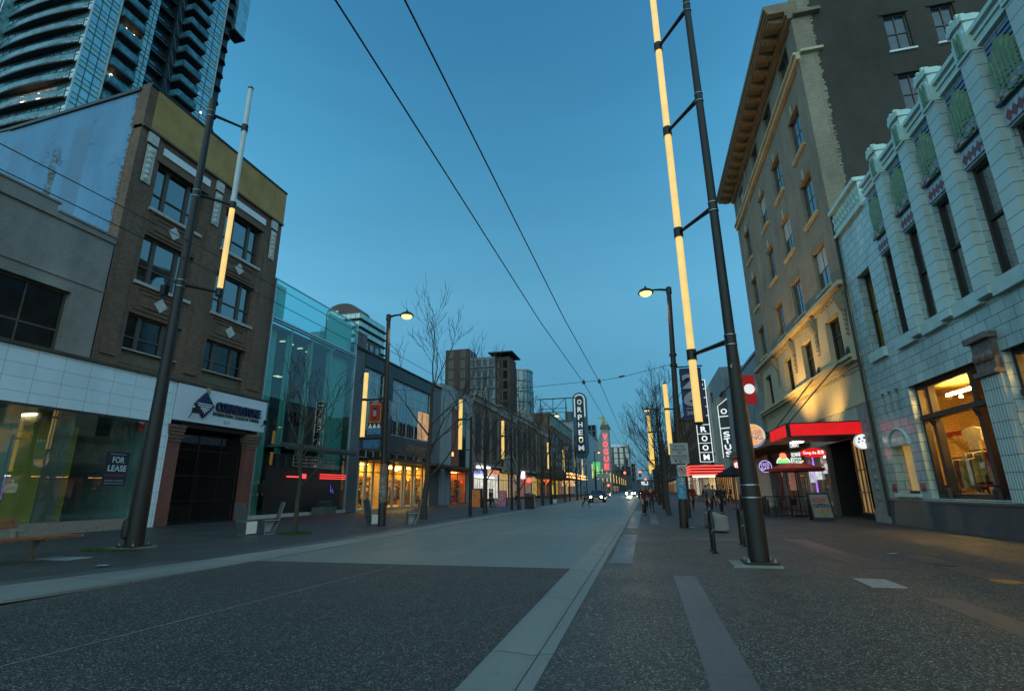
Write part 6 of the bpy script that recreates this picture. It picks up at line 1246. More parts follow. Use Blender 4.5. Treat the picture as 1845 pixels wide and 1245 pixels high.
# banner, notices and posters on the right lamp
o = thing('street_banner', 'navy street banner with big pale digits hanging from the right lamp post', 'banner', (2.1, 22, 4.1))
mb = MB(); n = 8
for i in range(n): z0, z1 = 4.16+2.14*i/n, 4.16+2.14*(i+1)/n; y0, y1 = 22+.04*math.sin(z0*2.4), 22+.04*math.sin(z1*2.4); mb.quad((1.72, y0, z0), (2.58, y0, z0), (2.6, y1, z1), (1.74, y1, z1))
bm_ = M('banner_navy', (.022, .035, .085), .8, 0, .25, 2); mb.build('banner_cloth', bm_, o)
bl = M('banner_lilac', (.30, .29, .36), .8)
mb = MB(); text_mb(mb, '2', (2.1, 21.93, 5.72), (1, 0, 0), (0, 0, 1), .62, .6, .01, .05); text_mb(mb, '6', (2.1, 21.93, 5.02), (1, 0, 0), (0, 0, 1), .66, .62, .01, .05); text_mb(mb, 'VANCOUVER', (2.14, 21.93, 4.60), (1, 0, 0), (0, 0, 1), .09, .58, .01); text_mb(mb, '2026', (2.14, 21.93, 4.42), (1, 0, 0), (0, 0, 1), .16, .58, .01, .03); mb.build('lettering', bl, o)
mb = MB(); mb.tube([(1.5, 22, 6.36), (2.66, 22, 6.36)], .03, 6); mb.build('banner_rod', blackmetal, o); mb = MB(); mb.tube([(1.42, 22, 4.12), (2.66, 22, 4.12)], .03, 6); mb.build('banner_rod', blackmetal, o)
o = thing('notice_board', 'grey white no taxi pick-up notice board on the right lamp post', 'sign', (1.42, 21.8, 2.4)); mb = MB(); mb.box(1.06, 1.76, 21.79, 21.81, 2.42, 3.22); mb.build('board', M('notice_grey', (.26, .28, .28), .6, 0, .2, 3), o, bevel=.004)
mb = MB()
for t, z, hh, wd in (('NO TAXI', 3.10, .075, .42), ('PICK-UPS', 2.97, .075, .5), ('OR', 2.84, .07, .14), ('DROP-OFFS', 2.72, .075, .56), ('10PM - 4AM FRI SAT', 2.61, .035, .52)): text_mb(mb, t, (1.41, 21.785, z), (1, 0, 0), (0, 0, 1), hh, wd, .003, .008)
mb.box(1.14, 1.68, 21.784, 21.789, 2.655, 2.663); mb.lathe((1.25, 21.788, 2.53), ((.045, 0), (.045, -.004)), 12, 'y'); mb.box(1.34, 1.5, 21.784, 21.789, 2.51, 2.525); mb.prism([(1.42, 21.788, 2.50), (1.38, 21.788, 2.45), (1.46, 21.788, 2.45)], (0, -.004, 0)); mb.build('lettering', M('notice_ink', (.03, .035, .05), .6), o)
o = thing('parking_sign', 'small white no parking sign with red ring below the grey notice board', 'sign', (1.45, 21.8, 1.9)); mb = MB(); mb.box(1.28, 1.62, 21.80, 21.815, 1.93, 2.37); mb.build('board', M('worn_white', (.36, .36, .34), .6, 0, .4, 5), o); mb = MB(); mb.tube([(1.45+.12*math.cos(a*.3307), 21.795, 2.17+.12*math.sin(a*.3307)) for a in range(20)], .014, 5); mb.tube([(1.37, 21.794, 2.25), (1.53, 21.794, 2.09)], .012, 4); mb.build('red_ring', M('sign_red_ring', (.32, .03, .03), .5), o); mb = MB(); text_mb(mb, 'P', (1.45, 21.797, 2.17), (1, 0, 0), (0, 0, 1), .12, .09, .003, .01); mb.build('lettering', M('notice_ink'), o)
def wrap(name, label, X, y, z0, z1, r, a0, a1, m, seed, cat='poster'):
    q = random.Random(seed); mb = MB(); n = 14
    for i in range(n):
        t0, t1 = R(a0+(a1-a0)*i/n), R(a0+(a1-a0)*(i+1)/n); j0, j1 = q.uniform(-.02, .02), q.uniform(-.02, .02)
        mb.quad((X+r*math.cos(t0), y+r*math.sin(t0), z0+j0), (X+r*math.cos(t1), y+r*math.sin(t1), z0+j1), (X+r*math.cos(t1), y+r*math.sin(t1), z1), (X+r*math.cos(t0), y+r*math.sin(t0), z1))
    return tag(mb.build(name, m), label, cat)
def M_poster(name, c1, c2, sc_):
    m, nt, bs = _new(name); v = _pos(nt); nt.links.new(_ramp(nt, _noise(nt, v, sc_, 4, .7), ((.42, c1), (.52, c2), (.62, k(c1, .6)))), bs.inputs['Base Color']); bs.inputs['Roughness'].default_value = .7; return m
wrap('pole_poster', 'torn bright blue poster wrapped round the right lamp post', XRf(1.4), 22.0, 1.08, 1.9, .172, 150, 400, M_poster('blue_poster', (.045, .22, .40), (.12, .34, .50), 5), 3)
wrap('pole_poster', 'white flyer with black capitals taped above the blue poster', XRf(1.8)+.01, 22.0, 1.62, 1.92, .178, 235, 310, M_poster('white_flyer', (.42, .42, .40), (.08, .08, .09), 14), 4)
wrap('pole_poster', 'dark sticker covered band of flyers under the no parking sign', XRf(2.1), 22.0, 1.93, 2.4, .168, 180, 350, M_poster('dark_flyers', (.05, .05, .05), (.22, .18, .16), 11), 5)
for i, (z0, z1, c1, c2, lb) in enumerate(((1.0, 1.35, (.24, .22, .17), (.05, .05, .05), 'lowest layer of ragged flyers on the left lamp post'), (1.36, 1.75, (.05, .05, .05), (.34, .32, .28), 'dark and white flyer layer on the left lamp post'), (1.76, 2.2, (.30, .28, .22), (.08, .05, .04), 'pale flyers halfway up the postered part of the left lamp post'), (2.21, 2.7, (.06, .055, .05), (.26, .14, .10), 'upper dark flyers on the left lamp post'))):
    wrap('pole_poster', lb, XLf(1.5), 22.0, z0, z1, .170, 170, 420, M_poster('flyers_%s' % 'abcd'[i], c1, c2, 9+i), 6+i)
# red banner and diamond sign on the left lamp
o = thing('street_banner', 'red and gold patterned street banner with white teeth and blue waves at left', 'banner', (-12.2, 22, 4.1))
def BP(x, z, y=21.98): return (x, y, z)
mb = MB(); mb.box(-12.5, -11.78, 21.985, 22.0, 4.05, 5.62); mb.build('banner_cloth', M('banner_maroon', (.10, .018, .014), .8, 0, .2, 3), o)
mb = MB(); mb.prism([BP(-12.42, 4.72), BP(-11.94, 4.72), BP(-11.90, 5.42), BP(-12.40, 5.42)], (0, -.006, 0)); mb.build('red_field', M('banner_red', (.36, .018, .014), .8), o)
mb = MB()
for a in ((-12.47, -12.43, 4.66, 5.5), (-11.89, -11.84, 4.66, 5.5), (-12.47, -11.84, 4.62, 4.68), (-12.47, -11.84, 5.46, 5.51)): mb.box(a[0], a[1], 21.97, 21.984, a[2], a[3])
mb.build('gold_border', M('banner_gold', (.36, .19, .03), .7), o)
mb = MB(); mb.prism([BP(-12.24, 4.80, 21.972), BP(-12.10, 4.80, 21.972), BP(-12.06, 5.32, 21.972), BP(-12.26, 5.32, 21.972)], (0, -.004, 0)); mb.build('feather', blackmetal, o); mb = MB()
for i in range(3): z = 4.95+i*.1; mb.prism([BP(-12.17, z-.05, 21.966), BP(-12.09, z+.03, 21.966), BP(-12.09, z+.06, 21.966), BP(-12.17, z-.02, 21.966), BP(-12.25, z+.06, 21.966), BP(-12.25, z+.03, 21.966)], (0, -.003, 0))
mb.build('white_chevron', whitepaint, o); mb = MB()
for i in range(3): mb.prism([BP(-12.47+i*.22, 4.36), BP(-12.27+i*.22, 4.36), BP(-12.37+i*.22, 4.58)], (0, -.006, 0))
mb.build('white_teeth', whitepaint, o); mb = MB(); mb.prism([BP(-12.42, 5.44), BP(-11.9, 5.44), BP(-12.15, 5.72)], (0, -.006, 0)); mb.build('pink_peak', M('banner_pink', (.34, .14, .16), .8), o)
mb = MB(); mb.box(-12.5, -11.8, 21.97, 21.984, 4.06, 4.34); mb.build('wave_band', M_poster('wave_blue', (.03, .10, .22), (.08, .20, .34), 6), o)
mb = MB(); mb.prism([BP(-12.62, 3.42), BP(-11.95, 3.42), BP(-11.80, 3.55), BP(-11.84, 3.82), BP(-12.66, 3.82), BP(-12.72, 3.6)], (0, .02, 0)); tag(mb.build('wave_sign', M_poster('wave_navy', (.02, .07, .17), (.05, .14, .26), 5)), 'small dark blue wavy panel hung under the red banner', 'sign')
mb = MB(); mb.prism([(-11.66+.52*math.cos(a), 22.22, 5.26+.56*math.sin(a)) for a in (0, math.pi/2, math.pi, 3*math.pi/2)], (0, .015, 0)); tag(mb.build('diamond_sign', M('sign_back_blue', (.14, .20, .29), .5)), 'blue grey diamond traffic sign seen from behind on the left lamp post', 'sign')
# ---- further lamps and tube poles
for (x, y, s, lb) in ((-10.3, 59, 1, 'second street lamp along the left pavement, beside the black litter bin'), (-10.6, 85, 1, 'third street lamp along the left pavement'), (-10.8, 122, 1, 'fourth and smallest street lamp along the left pavement'), (1.75, 58, -1, 'second street lamp along the right pavement between bare trees'), (2.2, 116, -1, 'distant third street lamp along the right pavement')):
    street_lamp(lb, x, y, 0, s, power=260 if y < 90 else 0)
tcount = {}
def tube_pole(label, x, y, dx, z0=3.95, zj=5.85, z1=7.15, h=6.0):
    o = thing('tube_post', label, 'light pole', (x, y, 0), 'posts with twin amber light tubes'); mb = MB(); mb.tube([(x, y, 0), (x, y, h)], (.11, .075), 10); mb.build('post', polemetal, o); tx = x+dx
    mb = MB(); mb.tube([(x, y, zj), (tx, y, zj)], .04, 6); mb.tube([(x, y, z0), (tx, y, z0)], .035, 6); mb.box(tx-.12, tx+.12, y-.12, y+.12, zj-.06, zj+.06); mb.lathe((tx, y, z1), ((.12, 0), (.1, .08)), 8); mb.build('bracket', blackmetal, o)
    for a, c in ((z0+.05, zj-.06), (zj+.06, z1)): mb = MB(); mb.tube([(tx, y, a), (tx, y, c)], .125, 10); mb.build('light_tube', tubelit, o)
    return o
LY = [(31.05, 'nearest left post with twin amber tubes, in front of the red recess'), (42, 'second left post with twin amber tubes, past the yellow doors'), (63.5, 'third left twin tube post, beside the red banner lamp'), (76, 'fourth left twin tube post before the theatre')]
for i, (y, lb) in enumerate(LY): tube_pole(lb, -10.4 if i == 0 else -10.55, y, -.72)
for i, y in enumerate((91, 101, 121, 135, 150, 168, 185, 205, 225, 250, 275, 300, 330)): tube_pole('far left twin tube post in the row running to the traffic lights', -10.7, y, -.7)
for i, (y, x, lb, z0, z1) in enumerate(((29.5, 2.1, 'right twin tube post just behind the postered lamp', 3.2, 7.1), (41.5, 1.25, 'right twin tube post by the first bare tree', 3.6, 7.0), (50, 1.5, 'right twin tube post further along beside bare trees', 3.2, 6.6))): tube_pole(lb, x, y, -.62, z0, 5.7, z1)
for y in (63, 74, 88, 100): tube_pole('far right twin tube post hidden among bare trees', 1.6, y, -.6)
# ---- trolley wires and span wire
mb = MB(); wire = M('cable', (.012, .012, .012), .5)
def wireobj(name, label, pts, r): return tag(MB().tube(pts, r, 5).build(name, wire), label, 'overhead wire')
wireobj('trolley_wire', 'left one of the two trolley wires running over the road', [(-3.05, -6, 6.75), (-2.95, 4.2, 6.75), (-2.62, 14, 6.2), (-2.25, 22, 5.92), (-2.3, 60, 6.1), (-2.35, 140, 6.0), (-2.4, 300, 6.0)], .012)
wireobj('trolley_wire', 'right one of the two trolley wires running over the road', [(-2.3, -6, 6.75), (-2.2, 4.4, 6.75), (-1.9, 14, 6.2), (-1.58, 22, 5.93), (-1.6, 60, 6.1), (-1.65, 140, 6.0), (-1.7, 300, 6.0)], .012)
wireobj('span_wire', 'thin span wire slung across the street from the right lamp post', [(XRf(6.5)-.1, 22, 6.5), (-.63, 22, 6.08), (-1.58, 22, 5.98), (-2.25, 22, 5.97), (-4.9, 22, 5.86), (-8, 22, 5.9), (XLf(6.2), 22, 6.15)], .011)
for x in (-2.25, -1.58): tag(MB().box(x-.06, x+.06, 21.93, 22.07, 5.88, 5.99).lathe((x, 22, 5.99), ((.05, 0), (.02, .08)), 8).build('wire_hanger', blackmetal), 'small black hanger clipping the %s trolley wire to the span wire' % ('left' if x < -2 else 'right'), 'wire hanger')
tag(MB().tube([(-.75, 22, 6.09), (-.5, 22, 6.13)], .035, 8).build('insulator', blackmetal), 'small insulator on the span wire', 'insulator')
wireobj('overhead_cable', 'upper overhead cable passing across the left facades', [(-14, -4, 9.4), (-14, 7, 9.36), (-14, 16, 9.55), (-14, 30, 9.45), (-14, 60, 9.3)], .014)
wireobj('overhead_cable', 'lower overhead cable passing across the left facades', [(-14, -4, 8.8), (-14, 7, 8.76), (-14, 16, 8.9), (-14, 30, 8.8), (-14, 60, 8.7)], .014)
for y in (96, 150): wireobj('span_wire', 'far span wire crossing the street towards the traffic lights' if y < 100 else 'farthest span wire near the traffic lights', [(1.8, y, 6.6), (-2, y, 6.1), (-10.6, y, 6.5)], .02)
# ---- bench, seats, racks, bin, block
def bench():
    o = thing('park_bench', 'timber slatted bench with steel legs at the left edge', 'bench', (-13.9, 8.8, 0)); wd = M('bench_timber', (.22, .085, .030), .5, 0, .4, 5, .2, 40); br = M('bench_bronze', (.20, .16, .12), .45, .6, .25, 4)
    for i in range(4): mb = MB(); mb.box(-14.25+i*.16, -14.25+i*.16+.145, 6.4, 10.5, .475, .53); mb.build('seat_slat', wd, o, bevel=.006)
    for i in range(2): mb = MB(); z = .78+i*.13; mb.obox((-14.33-i*.03, 8.0, z), (.02, 0, .004), (0, 1.55, 0), (-.012, 0, .055)); mb.build('back_slat', wd, o, bevel=.005)
    for y in (6.9, 9.72):
        mb = MB(); mb.obox((-13.95, y, .24), (.06, 0, .0), (0, .03, 0), (.03, 0, .235)); mb.box(-14.12, -13.72, y-.06, y+.06, .0, .02); mb.box(-14.25, -13.62, y-.03, y+.03, .44, .474); mb.obox((-14.28, y-.25, .70), (.022, 0, 0), (0, .05, 0), (-.04, 0, .19)); mb.build('leg', br, o)
    mb = MB(); mb.box(-14.22, -13.85, 9.35, 9.42, .68, .73); mb.box(-14.22, -14.17, 9.35, 9.42, .53, .68); mb.build('armrest', alu, o)
    mb = MB(); mb.box(-14.25, -13.6, 10.49, 10.55, .485, .52); mb.build('end_cap', alu, o)
bench()
def seat(x, y, rz, label, first=[None]):
    if first[0] is None:
        o = thing('metal_seat', label, 'seat', (0, 0, 0), 'folded steel pavement seats'); W_ = .27; sh = M('seat_sheet', (.30, .32, .33), .38, .8, .2, 5)
        mb = MB(); mb.box(-W_, W_, -.25, .25, .47, .495); mb.build('seat_pan', sh, o, bevel=.006)
        mb = MB(); mb.obox((0, .30, .80), (W_, 0, 0), (0, .012, .004), (0, .075, .32)); mb.build('backrest', M('seat_perforated', (.25, .28, .30), .42, .8, .2, 40), o, bevel=.006)
        mb = MB(); mb.box(-W_, W_, -.25, -.232, .02, .469); mb.box(-W_, W_, -.25, .1, .0, .02); mb.obox((0, .14, .24), (W_, 0, 0), (0, .01, 0), (0, .09, .23)); mb.build('leg_sheet', sh, o)
        mb = MB(); mb.box(-W_-.02, -W_, -.23, .2, .06, .469); mb.build('side_plate', whitepaint, o); first[0] = o
    else: o = copy_tree(first[0]); o['label'] = label
    o.location = (x, y, .006); o.rotation_euler = (0, 0, R(rz)); return o
seat(-14.15, 16.75, 170, 'folded steel seat with pale side plate, nearer of the pair by the college gate')
seat(-13.75, 17.55, -38, 'folded steel seat turned away with blue sheen, farther of the pair by the college gate')
seat(-12.3, 22.6, 150, 'steel seat just left of the postered left lamp post')
seat(-10.75, 23.6, -55, 'steel seat just right of the postered left lamp post')
seat(-10.2, 60.2, 120, 'small distant steel seat near the litter bin')
def rack(x, y, label, y2):
    o = thing('bike_rack', label, 'bike rack', (x, y, 0), 'black hoop bike racks'); rk = M('rack_black', (.012, .012, .013), .25, .2, .2, 4)
    n = 10; pts = [(x, y, 0), (x, y, .72)]+[(x, (y+y2)/2-(y2-y)/2*math.cos(math.pi*i/n), .72+.25*math.sin(math.pi*i/n)) for i in range(1, n)]+[(x, y2, .72), (x, y2, 0)]
    MB().tube(pts, .036, 12).build('hoop', rk, o, smooth=True); MB().tube([(x, y, .42), (x, y2, .42)], .02, 8).build('crossbar', rk, o)
    for q in (y, y2): mb = MB(); mb.lathe((x, q, .012), ((.085, 0), (.085, .012), (.05, .018)), 12); mb.lathe((x+.06, q, .024), ((.014, 0), (.014, .02)), 6); mb.build('foot', rk, o)
    o2 = MB().tube([(x-.03, y-.02, .50), (x+.04, y-.03, .54)], .012, 6).build('sticker', M('grey_sticker'), o)
rack(1.46, 13.55, 'black hoop bike rack left of the big right pole, nearer one', 14.05); rack(2.38, 15.2, 'black hoop bike rack half hidden behind the big right pole', 15.7)
mb = MB(); mb.box(2.2, 2.64, 19.6, 23.2, .06, .56); tag(mb.build('concrete_block_seat', M('block_concrete', (.17, .175, .175), .55, 0, .25, 3), None, False, .05), 'rounded grey concrete block seat behind the nearer bike rack', 'concrete block')
def bin_():
    o = thing('litter_bin', 'black street litter bin at foot of the second left lamp', 'litter bin', (-9.3, 43.2, 0)); MB().box(-9.68, -8.92, 42.85, 43.55, .05, 1.02).build('bin_body', M('bin_black', (.014, .015, .017), .5, 0, .2, 3), o, bevel=.04)
    mb = MB(); mb.prism([(-9.72, 42.8, 1.03), (-8.88, 42.8, 1.03), (-8.88, 42.8, 1.15), (-9.3, 42.8, 1.27), (-9.72, 42.8, 1.24)], (0, .8, 0)); mb.build('bin_lid', M('bin_lid', (.06, .07, .08), .4), o, bevel=.02); MB().box(-9.55, -9.05, 42.82, 42.86, .85, .97).build('slot', blackmetal, o)
bin_()
# ---- sandwich boards, parasols, railing
def aframe():
    o = thing('sandwich_board', 'black framed NOW OPEN sandwich board in front of the railing', 'sandwich board', (7.7, 27.1, 0)); sl = .17
    def AP(x, z, d=0): return (x, 27.1+sl*z-d, z)
    mb = MB(); mb.prism([AP(7.30, .03), AP(8.22, .03), AP(8.12, 1.22), AP(7.22, 1.22)], (0, .03, 0)); mb.prism([(7.3, 27.75, .03), (8.22, 27.75, .03), (8.12, 27.36, 1.22), (7.22, 27.36, 1.22)], (0, .03, 0)); mb.build('frame', M('board_black', (.018, .017, .016), .5), o)
    mb = MB(); mb.prism([AP(7.36, .16, .004), AP(8.12, .16, .004), AP(8.04, 1.15, .004), AP(7.30, 1.15, .004)], (0, -.003, 0)); mb.build('poster', M('board_grey', (.20, .19, .18), .5), o)
    u = (1, 0, 0); v = (0, sl, 1)
    mb = MB(); text_mb(mb, 'NOW', AP(7.67, .90, .012), u, v, .22, .60, .004, .02); mb.build('lettering', M('now_red', (.42, .012, .008), .5), o); mb = MB(); text_mb(mb, 'OPEN', AP(7.70, .66, .012), u, v, .19, .64, .004, .03); mb.build('lettering', M('black_letters'), o)
    mb = MB(); text_mb(mb, 'OPEN', AP(7.70, .66, .009), u, v, .215, .69, .003, .05); mb.build('letter_outline', M('board_cream', (.20, .19, .18), .5), o)
    mb = MB(); mb.prism([AP(7.38, .40, .01), AP(8.08, .40, .01), AP(8.07, .50, .01), AP(7.37, .50, .01)], (0, -.003, 0)); mb.prism([AP(7.6, .2, .01), AP(7.85, .2, .01), AP(7.88, .35, .01), AP(7.58, .35, .01)], (0, -.003, 0)); mb.build('burger_picture', M_poster('burger_print', (.25, .10, .04), (.34, .22, .10), 9), o)
aframe()
o = thing('sandwich_board', 'pink patterned sandwich board outside the bright shop at left', 'sandwich board', (-13.8, 51, 0)); mb = MB(); mb.prism([(-14.2, 51, 0), (-13.4, 51, 0), (-13.4, 51.25, 1.5), (-14.2, 51.25, 1.5)], (0, .04, 0)); mb.build('board', M_poster('pink_print', (.45, .05, .17), (.55, .30, .36), 5), o)
mb = MB(); mb.prism([(-14.2, 51.6, 0), (-13.4, 51.6, 0), (-13.4, 51.3, 1.5), (-14.2, 51.3, 1.5)], (0, .03, 0)); mb.build('back_board', blackmetal, o)
o = thing('display_cabinet', 'tall orange brown lit wooden cabinet outside the bright shop doors', 'cabinet', (-15.4, 48, 0)); MB().box(-15.9, -15.0, 47.7, 48.3, .06, 1.62).build('body', M_emit('cabinet_amber', (1., .36, .06), .16, .7, 3, (.2, .09, .03)), o); mb = MB(); mb.box(-15.95, -15.9, 47.66, 48.34, 0, 1.7); mb.box(-15.0, -14.95, 47.66, 48.34, 0, 1.7); mb.box(-15.9, -15.0, 47.66, 48.34, 1.62, 1.7); mb.build('frame', blackmetal, o)
def parasol(label, x, y, zt, ze, r, m, n=6, rot=.3):
    o = thing('parasol', label, 'parasol', (x, y, 0)); MB().tube([(x, y, 0), (x, y, zt+.12)], .03, 8).build('pole', blackmetal, o); mb = MB(); mb.lathe((x, y, 0), ((.32, 0), (.32, .06), (.06, .12)), 14); mb.build('base', blackmetal, o)
    ring = [(x+r*math.cos(rot+2*math.pi*i/n), y+r*math.sin(rot+2*math.pi*i/n), ze) for i in range(n)]; mb = MB()
    for i in range(n):
        a, c = ring[i], ring[(i+1) % n]; md = tuple((a[j]+c[j])/2*.985+(x, y, zt)[j]*.015 for j in range(3))
        mb.quad((x, y, zt), a, md); mb.quad((x, y, zt), md, c); mb.quad(a, md, (md[0], md[1], md[2]-.14), (a[0], a[1], a[2]-.14)); mb.quad(md, c, (c[0], c[1], c[2]-.14), (md[0], md[1], md[2]-.14))
    mb.build('canopy', m, o); mb = MB()
    for p in ring: mb.tube([(x, y, zt-.05), (p[0], p[1], p[2]-.03)], .012, 4)
    mb.build('rib', blackmetal, o)
parasol('dark red parasol over the cafe tables behind the railing', 7.75, 30.8, 2.85, 2.42, 1.55, M('parasol_red', (.24, .022, .022), .8, 0, .2, 2)); parasol('black parasol left of the big right pole by the marquee', 6.35, 42, 3.08, 2.42, 1.35, M('parasol_black', (.012, .012, .014), .8))
def railing():
    o = thing('cafe_railing', 'low black iron railing round the cafe terrace', 'railing', (7, 30, 0)); mb = MB()
    def run(x0, y0, x1, y1):
        n = int(math.hypot(x1-x0, y1-y0)/.13)
        for z in (.12, 1.04): mb.tube([(x0, y0, z), (x1, y1, z)], .022, 5)
        for i in range(n+1): t = i/n; mb.tube([(x0+(x1-x0)*t, y0+(y1-y0)*t, .12), (x0+(x1-x0)*t, y0+(y1-y0)*t, 1.04)], .011, 4)
    run(5.95, 29.9, 8.25, 29.9); run(5.95, 29.9, 5.95, 37.5); mb.build('bars', blackmetal, o)
    for (x, y) in ((5.95, 29.9), (7.1, 29.9), (8.25, 29.9), (5.95, 33.7), (5.95, 37.5)): mb = MB(); mb.box(x-.035, x+.035, y-.035, y+.035, 0, 1.08); mb.box(x-.09, x+.09, y-.09, y+.09, 0, .015); mb.build('post', blackmetal, o)
railing()
def cafe_set(x, y, label):
    o = thing('cafe_table', label, 'table', (x, y, 0)); mb = MB(); mb.lathe((x, y, .70), ((.36, 0), (.36, .03)), 14); mb.build('tabletop', M('table_dark', (.04, .035, .03), .4), o); mb = MB(); mb.tube([(x, y, .03), (x, y, .7)], .03, 8); mb.lathe((x, y, 0), ((.24, 0), (.2, .03)), 12); mb.build('pedestal', blackmetal, o)
cafe_set(7.0, 31.6, 'dark round cafe table under the red parasol'); cafe_set(6.9, 34.2, 'dark round cafe table further along the railing')
def cafe_chair(x, y, rz, label, first=[None]):
    if first[0] is None:
        o = thing('cafe_chair', label, 'chair', (0, 0, 0), 'dark cafe chairs behind the railing'); dm = M('chair_dark', (.03, .026, .024), .5)
        MB().box(-.21, .21, -.21, .21, .43, .46).build('seat', dm, o, bevel=.01); mb = MB(); mb.obox((0, .22, .70), (.2, 0, 0), (0, .012, .003), (0, .03, .17)); mb.build('backrest', dm, o, bevel=.008)
        for a in (-.18, .18):
            MB().tube([(a, -.18, 0), (a, -.18, .43)], .015, 6).build('leg', dm, o); MB().tube([(a, .19, 0), (a, .2, .45), (a, .24, .84)], .015, 6).build('leg', dm, o)
        first[0] = o
    else: o = copy_tree(first[0]); o['label'] = label
    o.location = (x, y, .012); o.rotation_euler = (0, 0, R(rz))
cafe_chair(6.5, 31.3, 60, 'dark cafe chair at the railing side of the table under the red parasol'); cafe_chair(7.6, 32.0, 210, 'dark cafe chair on the wall side of the table under the red parasol'); cafe_chair(6.4, 34.4, 80, 'dark cafe chair at the railing side of the further table'); cafe_chair(7.5, 34.6, 240, 'dark cafe chair on the wall side of the further table')
mb = MB(); q = random.Random(9)
pl = thing('planter', 'dark stone trough planter with small shrub at the glass fronted building', 'planter', (-21.7, 33.2, 0)); MB().box(-22.2, -21.3, 32.3, 33.9, .0, .52).build('trough', M('trough', (.09, .09, .085), .8), pl, bevel=.02)
for i in range(260): a = q.random()*6.28; c = Vector((-21.75+.35*q.uniform(-1, 1), 33.1+.6*q.uniform(-1, 1), .55+.35*q.random())); u = Vector((q.uniform(-1, 1), q.uniform(-1, 1), q.uniform(-1, 1))).normalized()*.07; v = u.orthogonal().normalized()*.035; mb.quad(c-u, c+v, c+u, c-v)
mb.build('foliage', M('shrub_leaf', (.03, .07, .04), .7, 0, .5, 10), pl)
# ---- bare street trees
bark = M('bark', (.045, .040, .034), .9, 0, .35, 6, .4, 30)
def bare_tree(label, x, y, h, r, seed, clear=.32, spread=1.0, lean=0.0, levels=5):
    q = random.Random(seed); o = thing('bare_tree', label, 'tree', (x, y, 0), 'bare street trees'); tr = MB(); cr = MB(); tw = MB()
    def grow(p, d, L, r0, lev):
        n = 4 if lev < 2 else 3; pts = [Vector(p)]; dd = Vector(d).normalized()
        for i in range(n): dd = (dd+Vector((q.uniform(-1, 1), q.uniform(-1, 1), q.uniform(-.25, .55)))*(.10+.05*lev)).normalized(); pts.append(pts[-1]+dd*(L/n))
        r1 = r0*(.62 if lev else .6); cr.tube(pts, [r0+(r1-r0)*i/n for i in range(n+1)], 6 if lev < 2 else (4 if lev < 3 else 3), False)
        if lev >= levels: return
        nb = q.choice((2, 3)) if lev < 2 else q.choice((2, 2, 3))
        for i in range(nb):
            a = q.random()*6.283; s = Vector((math.cos(a), math.sin(a), 0)); ang = q.uniform(.25, .58)*spread
            nd = (dd*math.cos(ang)+(s-dd*s.dot(dd)).normalized()*math.sin(ang)); nd.z += .24; t = q.choice((.55, .75, 1.0)) if i else 1.0; idx = min(n, max(1, int(t*n)))
            grow(pts[idx], nd, L*q.uniform(.62, .85), max(r1*q.uniform(.6, .85), .012), lev+1)
    hc = h*clear; pts = [Vector((x+lean*t*h*.5, y, t*h*.62)) for t in (0, .1, .3, .5, .75, 1)]; pts = [pt+Vector((q.uniform(-.05, .05), q.uniform(-.05, .05), 0))*(i > 0) for i, pt in enumerate(pts)]
    tr.tube(pts, [r*1.25, r*1.05, r*.92, r*.75, r*.5, r*.3], 10); tr.build('trunk', bark, o, smooth=True)
    nb = 9 if h > 8 else 7
    for i in range(nb):
        t = clear+(1.0-clear)*(i/(nb-1))**1.1; z = t*h*.62; a = i*2.4+q.random(); f = 1-.45*(t-clear)
        j = next(i_ for i_ in range(5) if pts[i_+1].z >= z-1e-6); pp = pts[j].lerp(pts[j+1], (z-pts[j].z)/max(pts[j+1].z-pts[j].z, 1e-6))
        ang = .72*spread if t < .9 else .3; grow(pp, (math.cos(a)*math.sin(ang), math.sin(a)*math.sin(ang), math.cos(ang)), h*.23*f*q.uniform(.85, 1.1), r*.36*f, 1)
    grow(pts[-1], (lean*.4, 0, 1), h*.20, r*.3, 1)
    cr.build('crown', bark, o); return o
TL = ((-12.65, 17.5, 6.2, .085, 1, 'small young bare tree in a grass ring by the metal seats', .42, .8), (-12.0, 27.8, 11.5, .17, 2, 'large spreading bare tree in front of the clothes shop', .30, 1.0), (-10.9, 35.8, 10.8, .15, 3, 'bare tree in front of the bright shop doors at left', .30, .85), (-9.95, 42, 9.4, .13, 4, 'forked bare tree just left of the litter bin', .22, .8), (-10.1, 53, 9.6, .14, 6, 'bare tree beyond the litter bin on the left pavement', .3, .9), (-10.2, 69, 9.4, .14, 7, 'distant bare tree on the left pavement', .3, .9), (-10.3, 82, 9, .14, 17, 'farther bare tree on the left pavement before the marquee', .3, .9),
      (1.22, 32.6, 6.9, .12, 8, 'first bare tree on the right pavement behind the postered lamp', .38, .8), (1.35, 37.8, 8.6, .13, 9, 'second bare tree on the right pavement', .3, .85), (1.5, 46, 10.2, .14, 10, 'third bare tree on the right pavement, tallest crown against the sky', .3, .9), (1.2, 54, 9.2, .14, 11, 'fourth bare tree on the right pavement', .3, 1.0), (1.3, 66, 9.4, .14, 12, 'fifth bare tree on the right pavement', .3, 1.0), (1.4, 80, 9.4, .15, 13, 'sixth bare tree on the right pavement near the vanishing point', .3, 1.0), (1.6, 98, 9.6, .15, 14, 'farthest bare tree on the right pavement', .3, 1.))
for (x, y, h, r, sd, lb, cl, sp) in TL: bare_tree(lb, x, y, h, r, sd, cl, sp, lean=(.05 if sd == 2 else 0), levels=5 if y < 60 else 4)
tag(tufts(-12.65, 17.5, .62, .5, 1500, .09, 7), None, None, None, 'stuff')
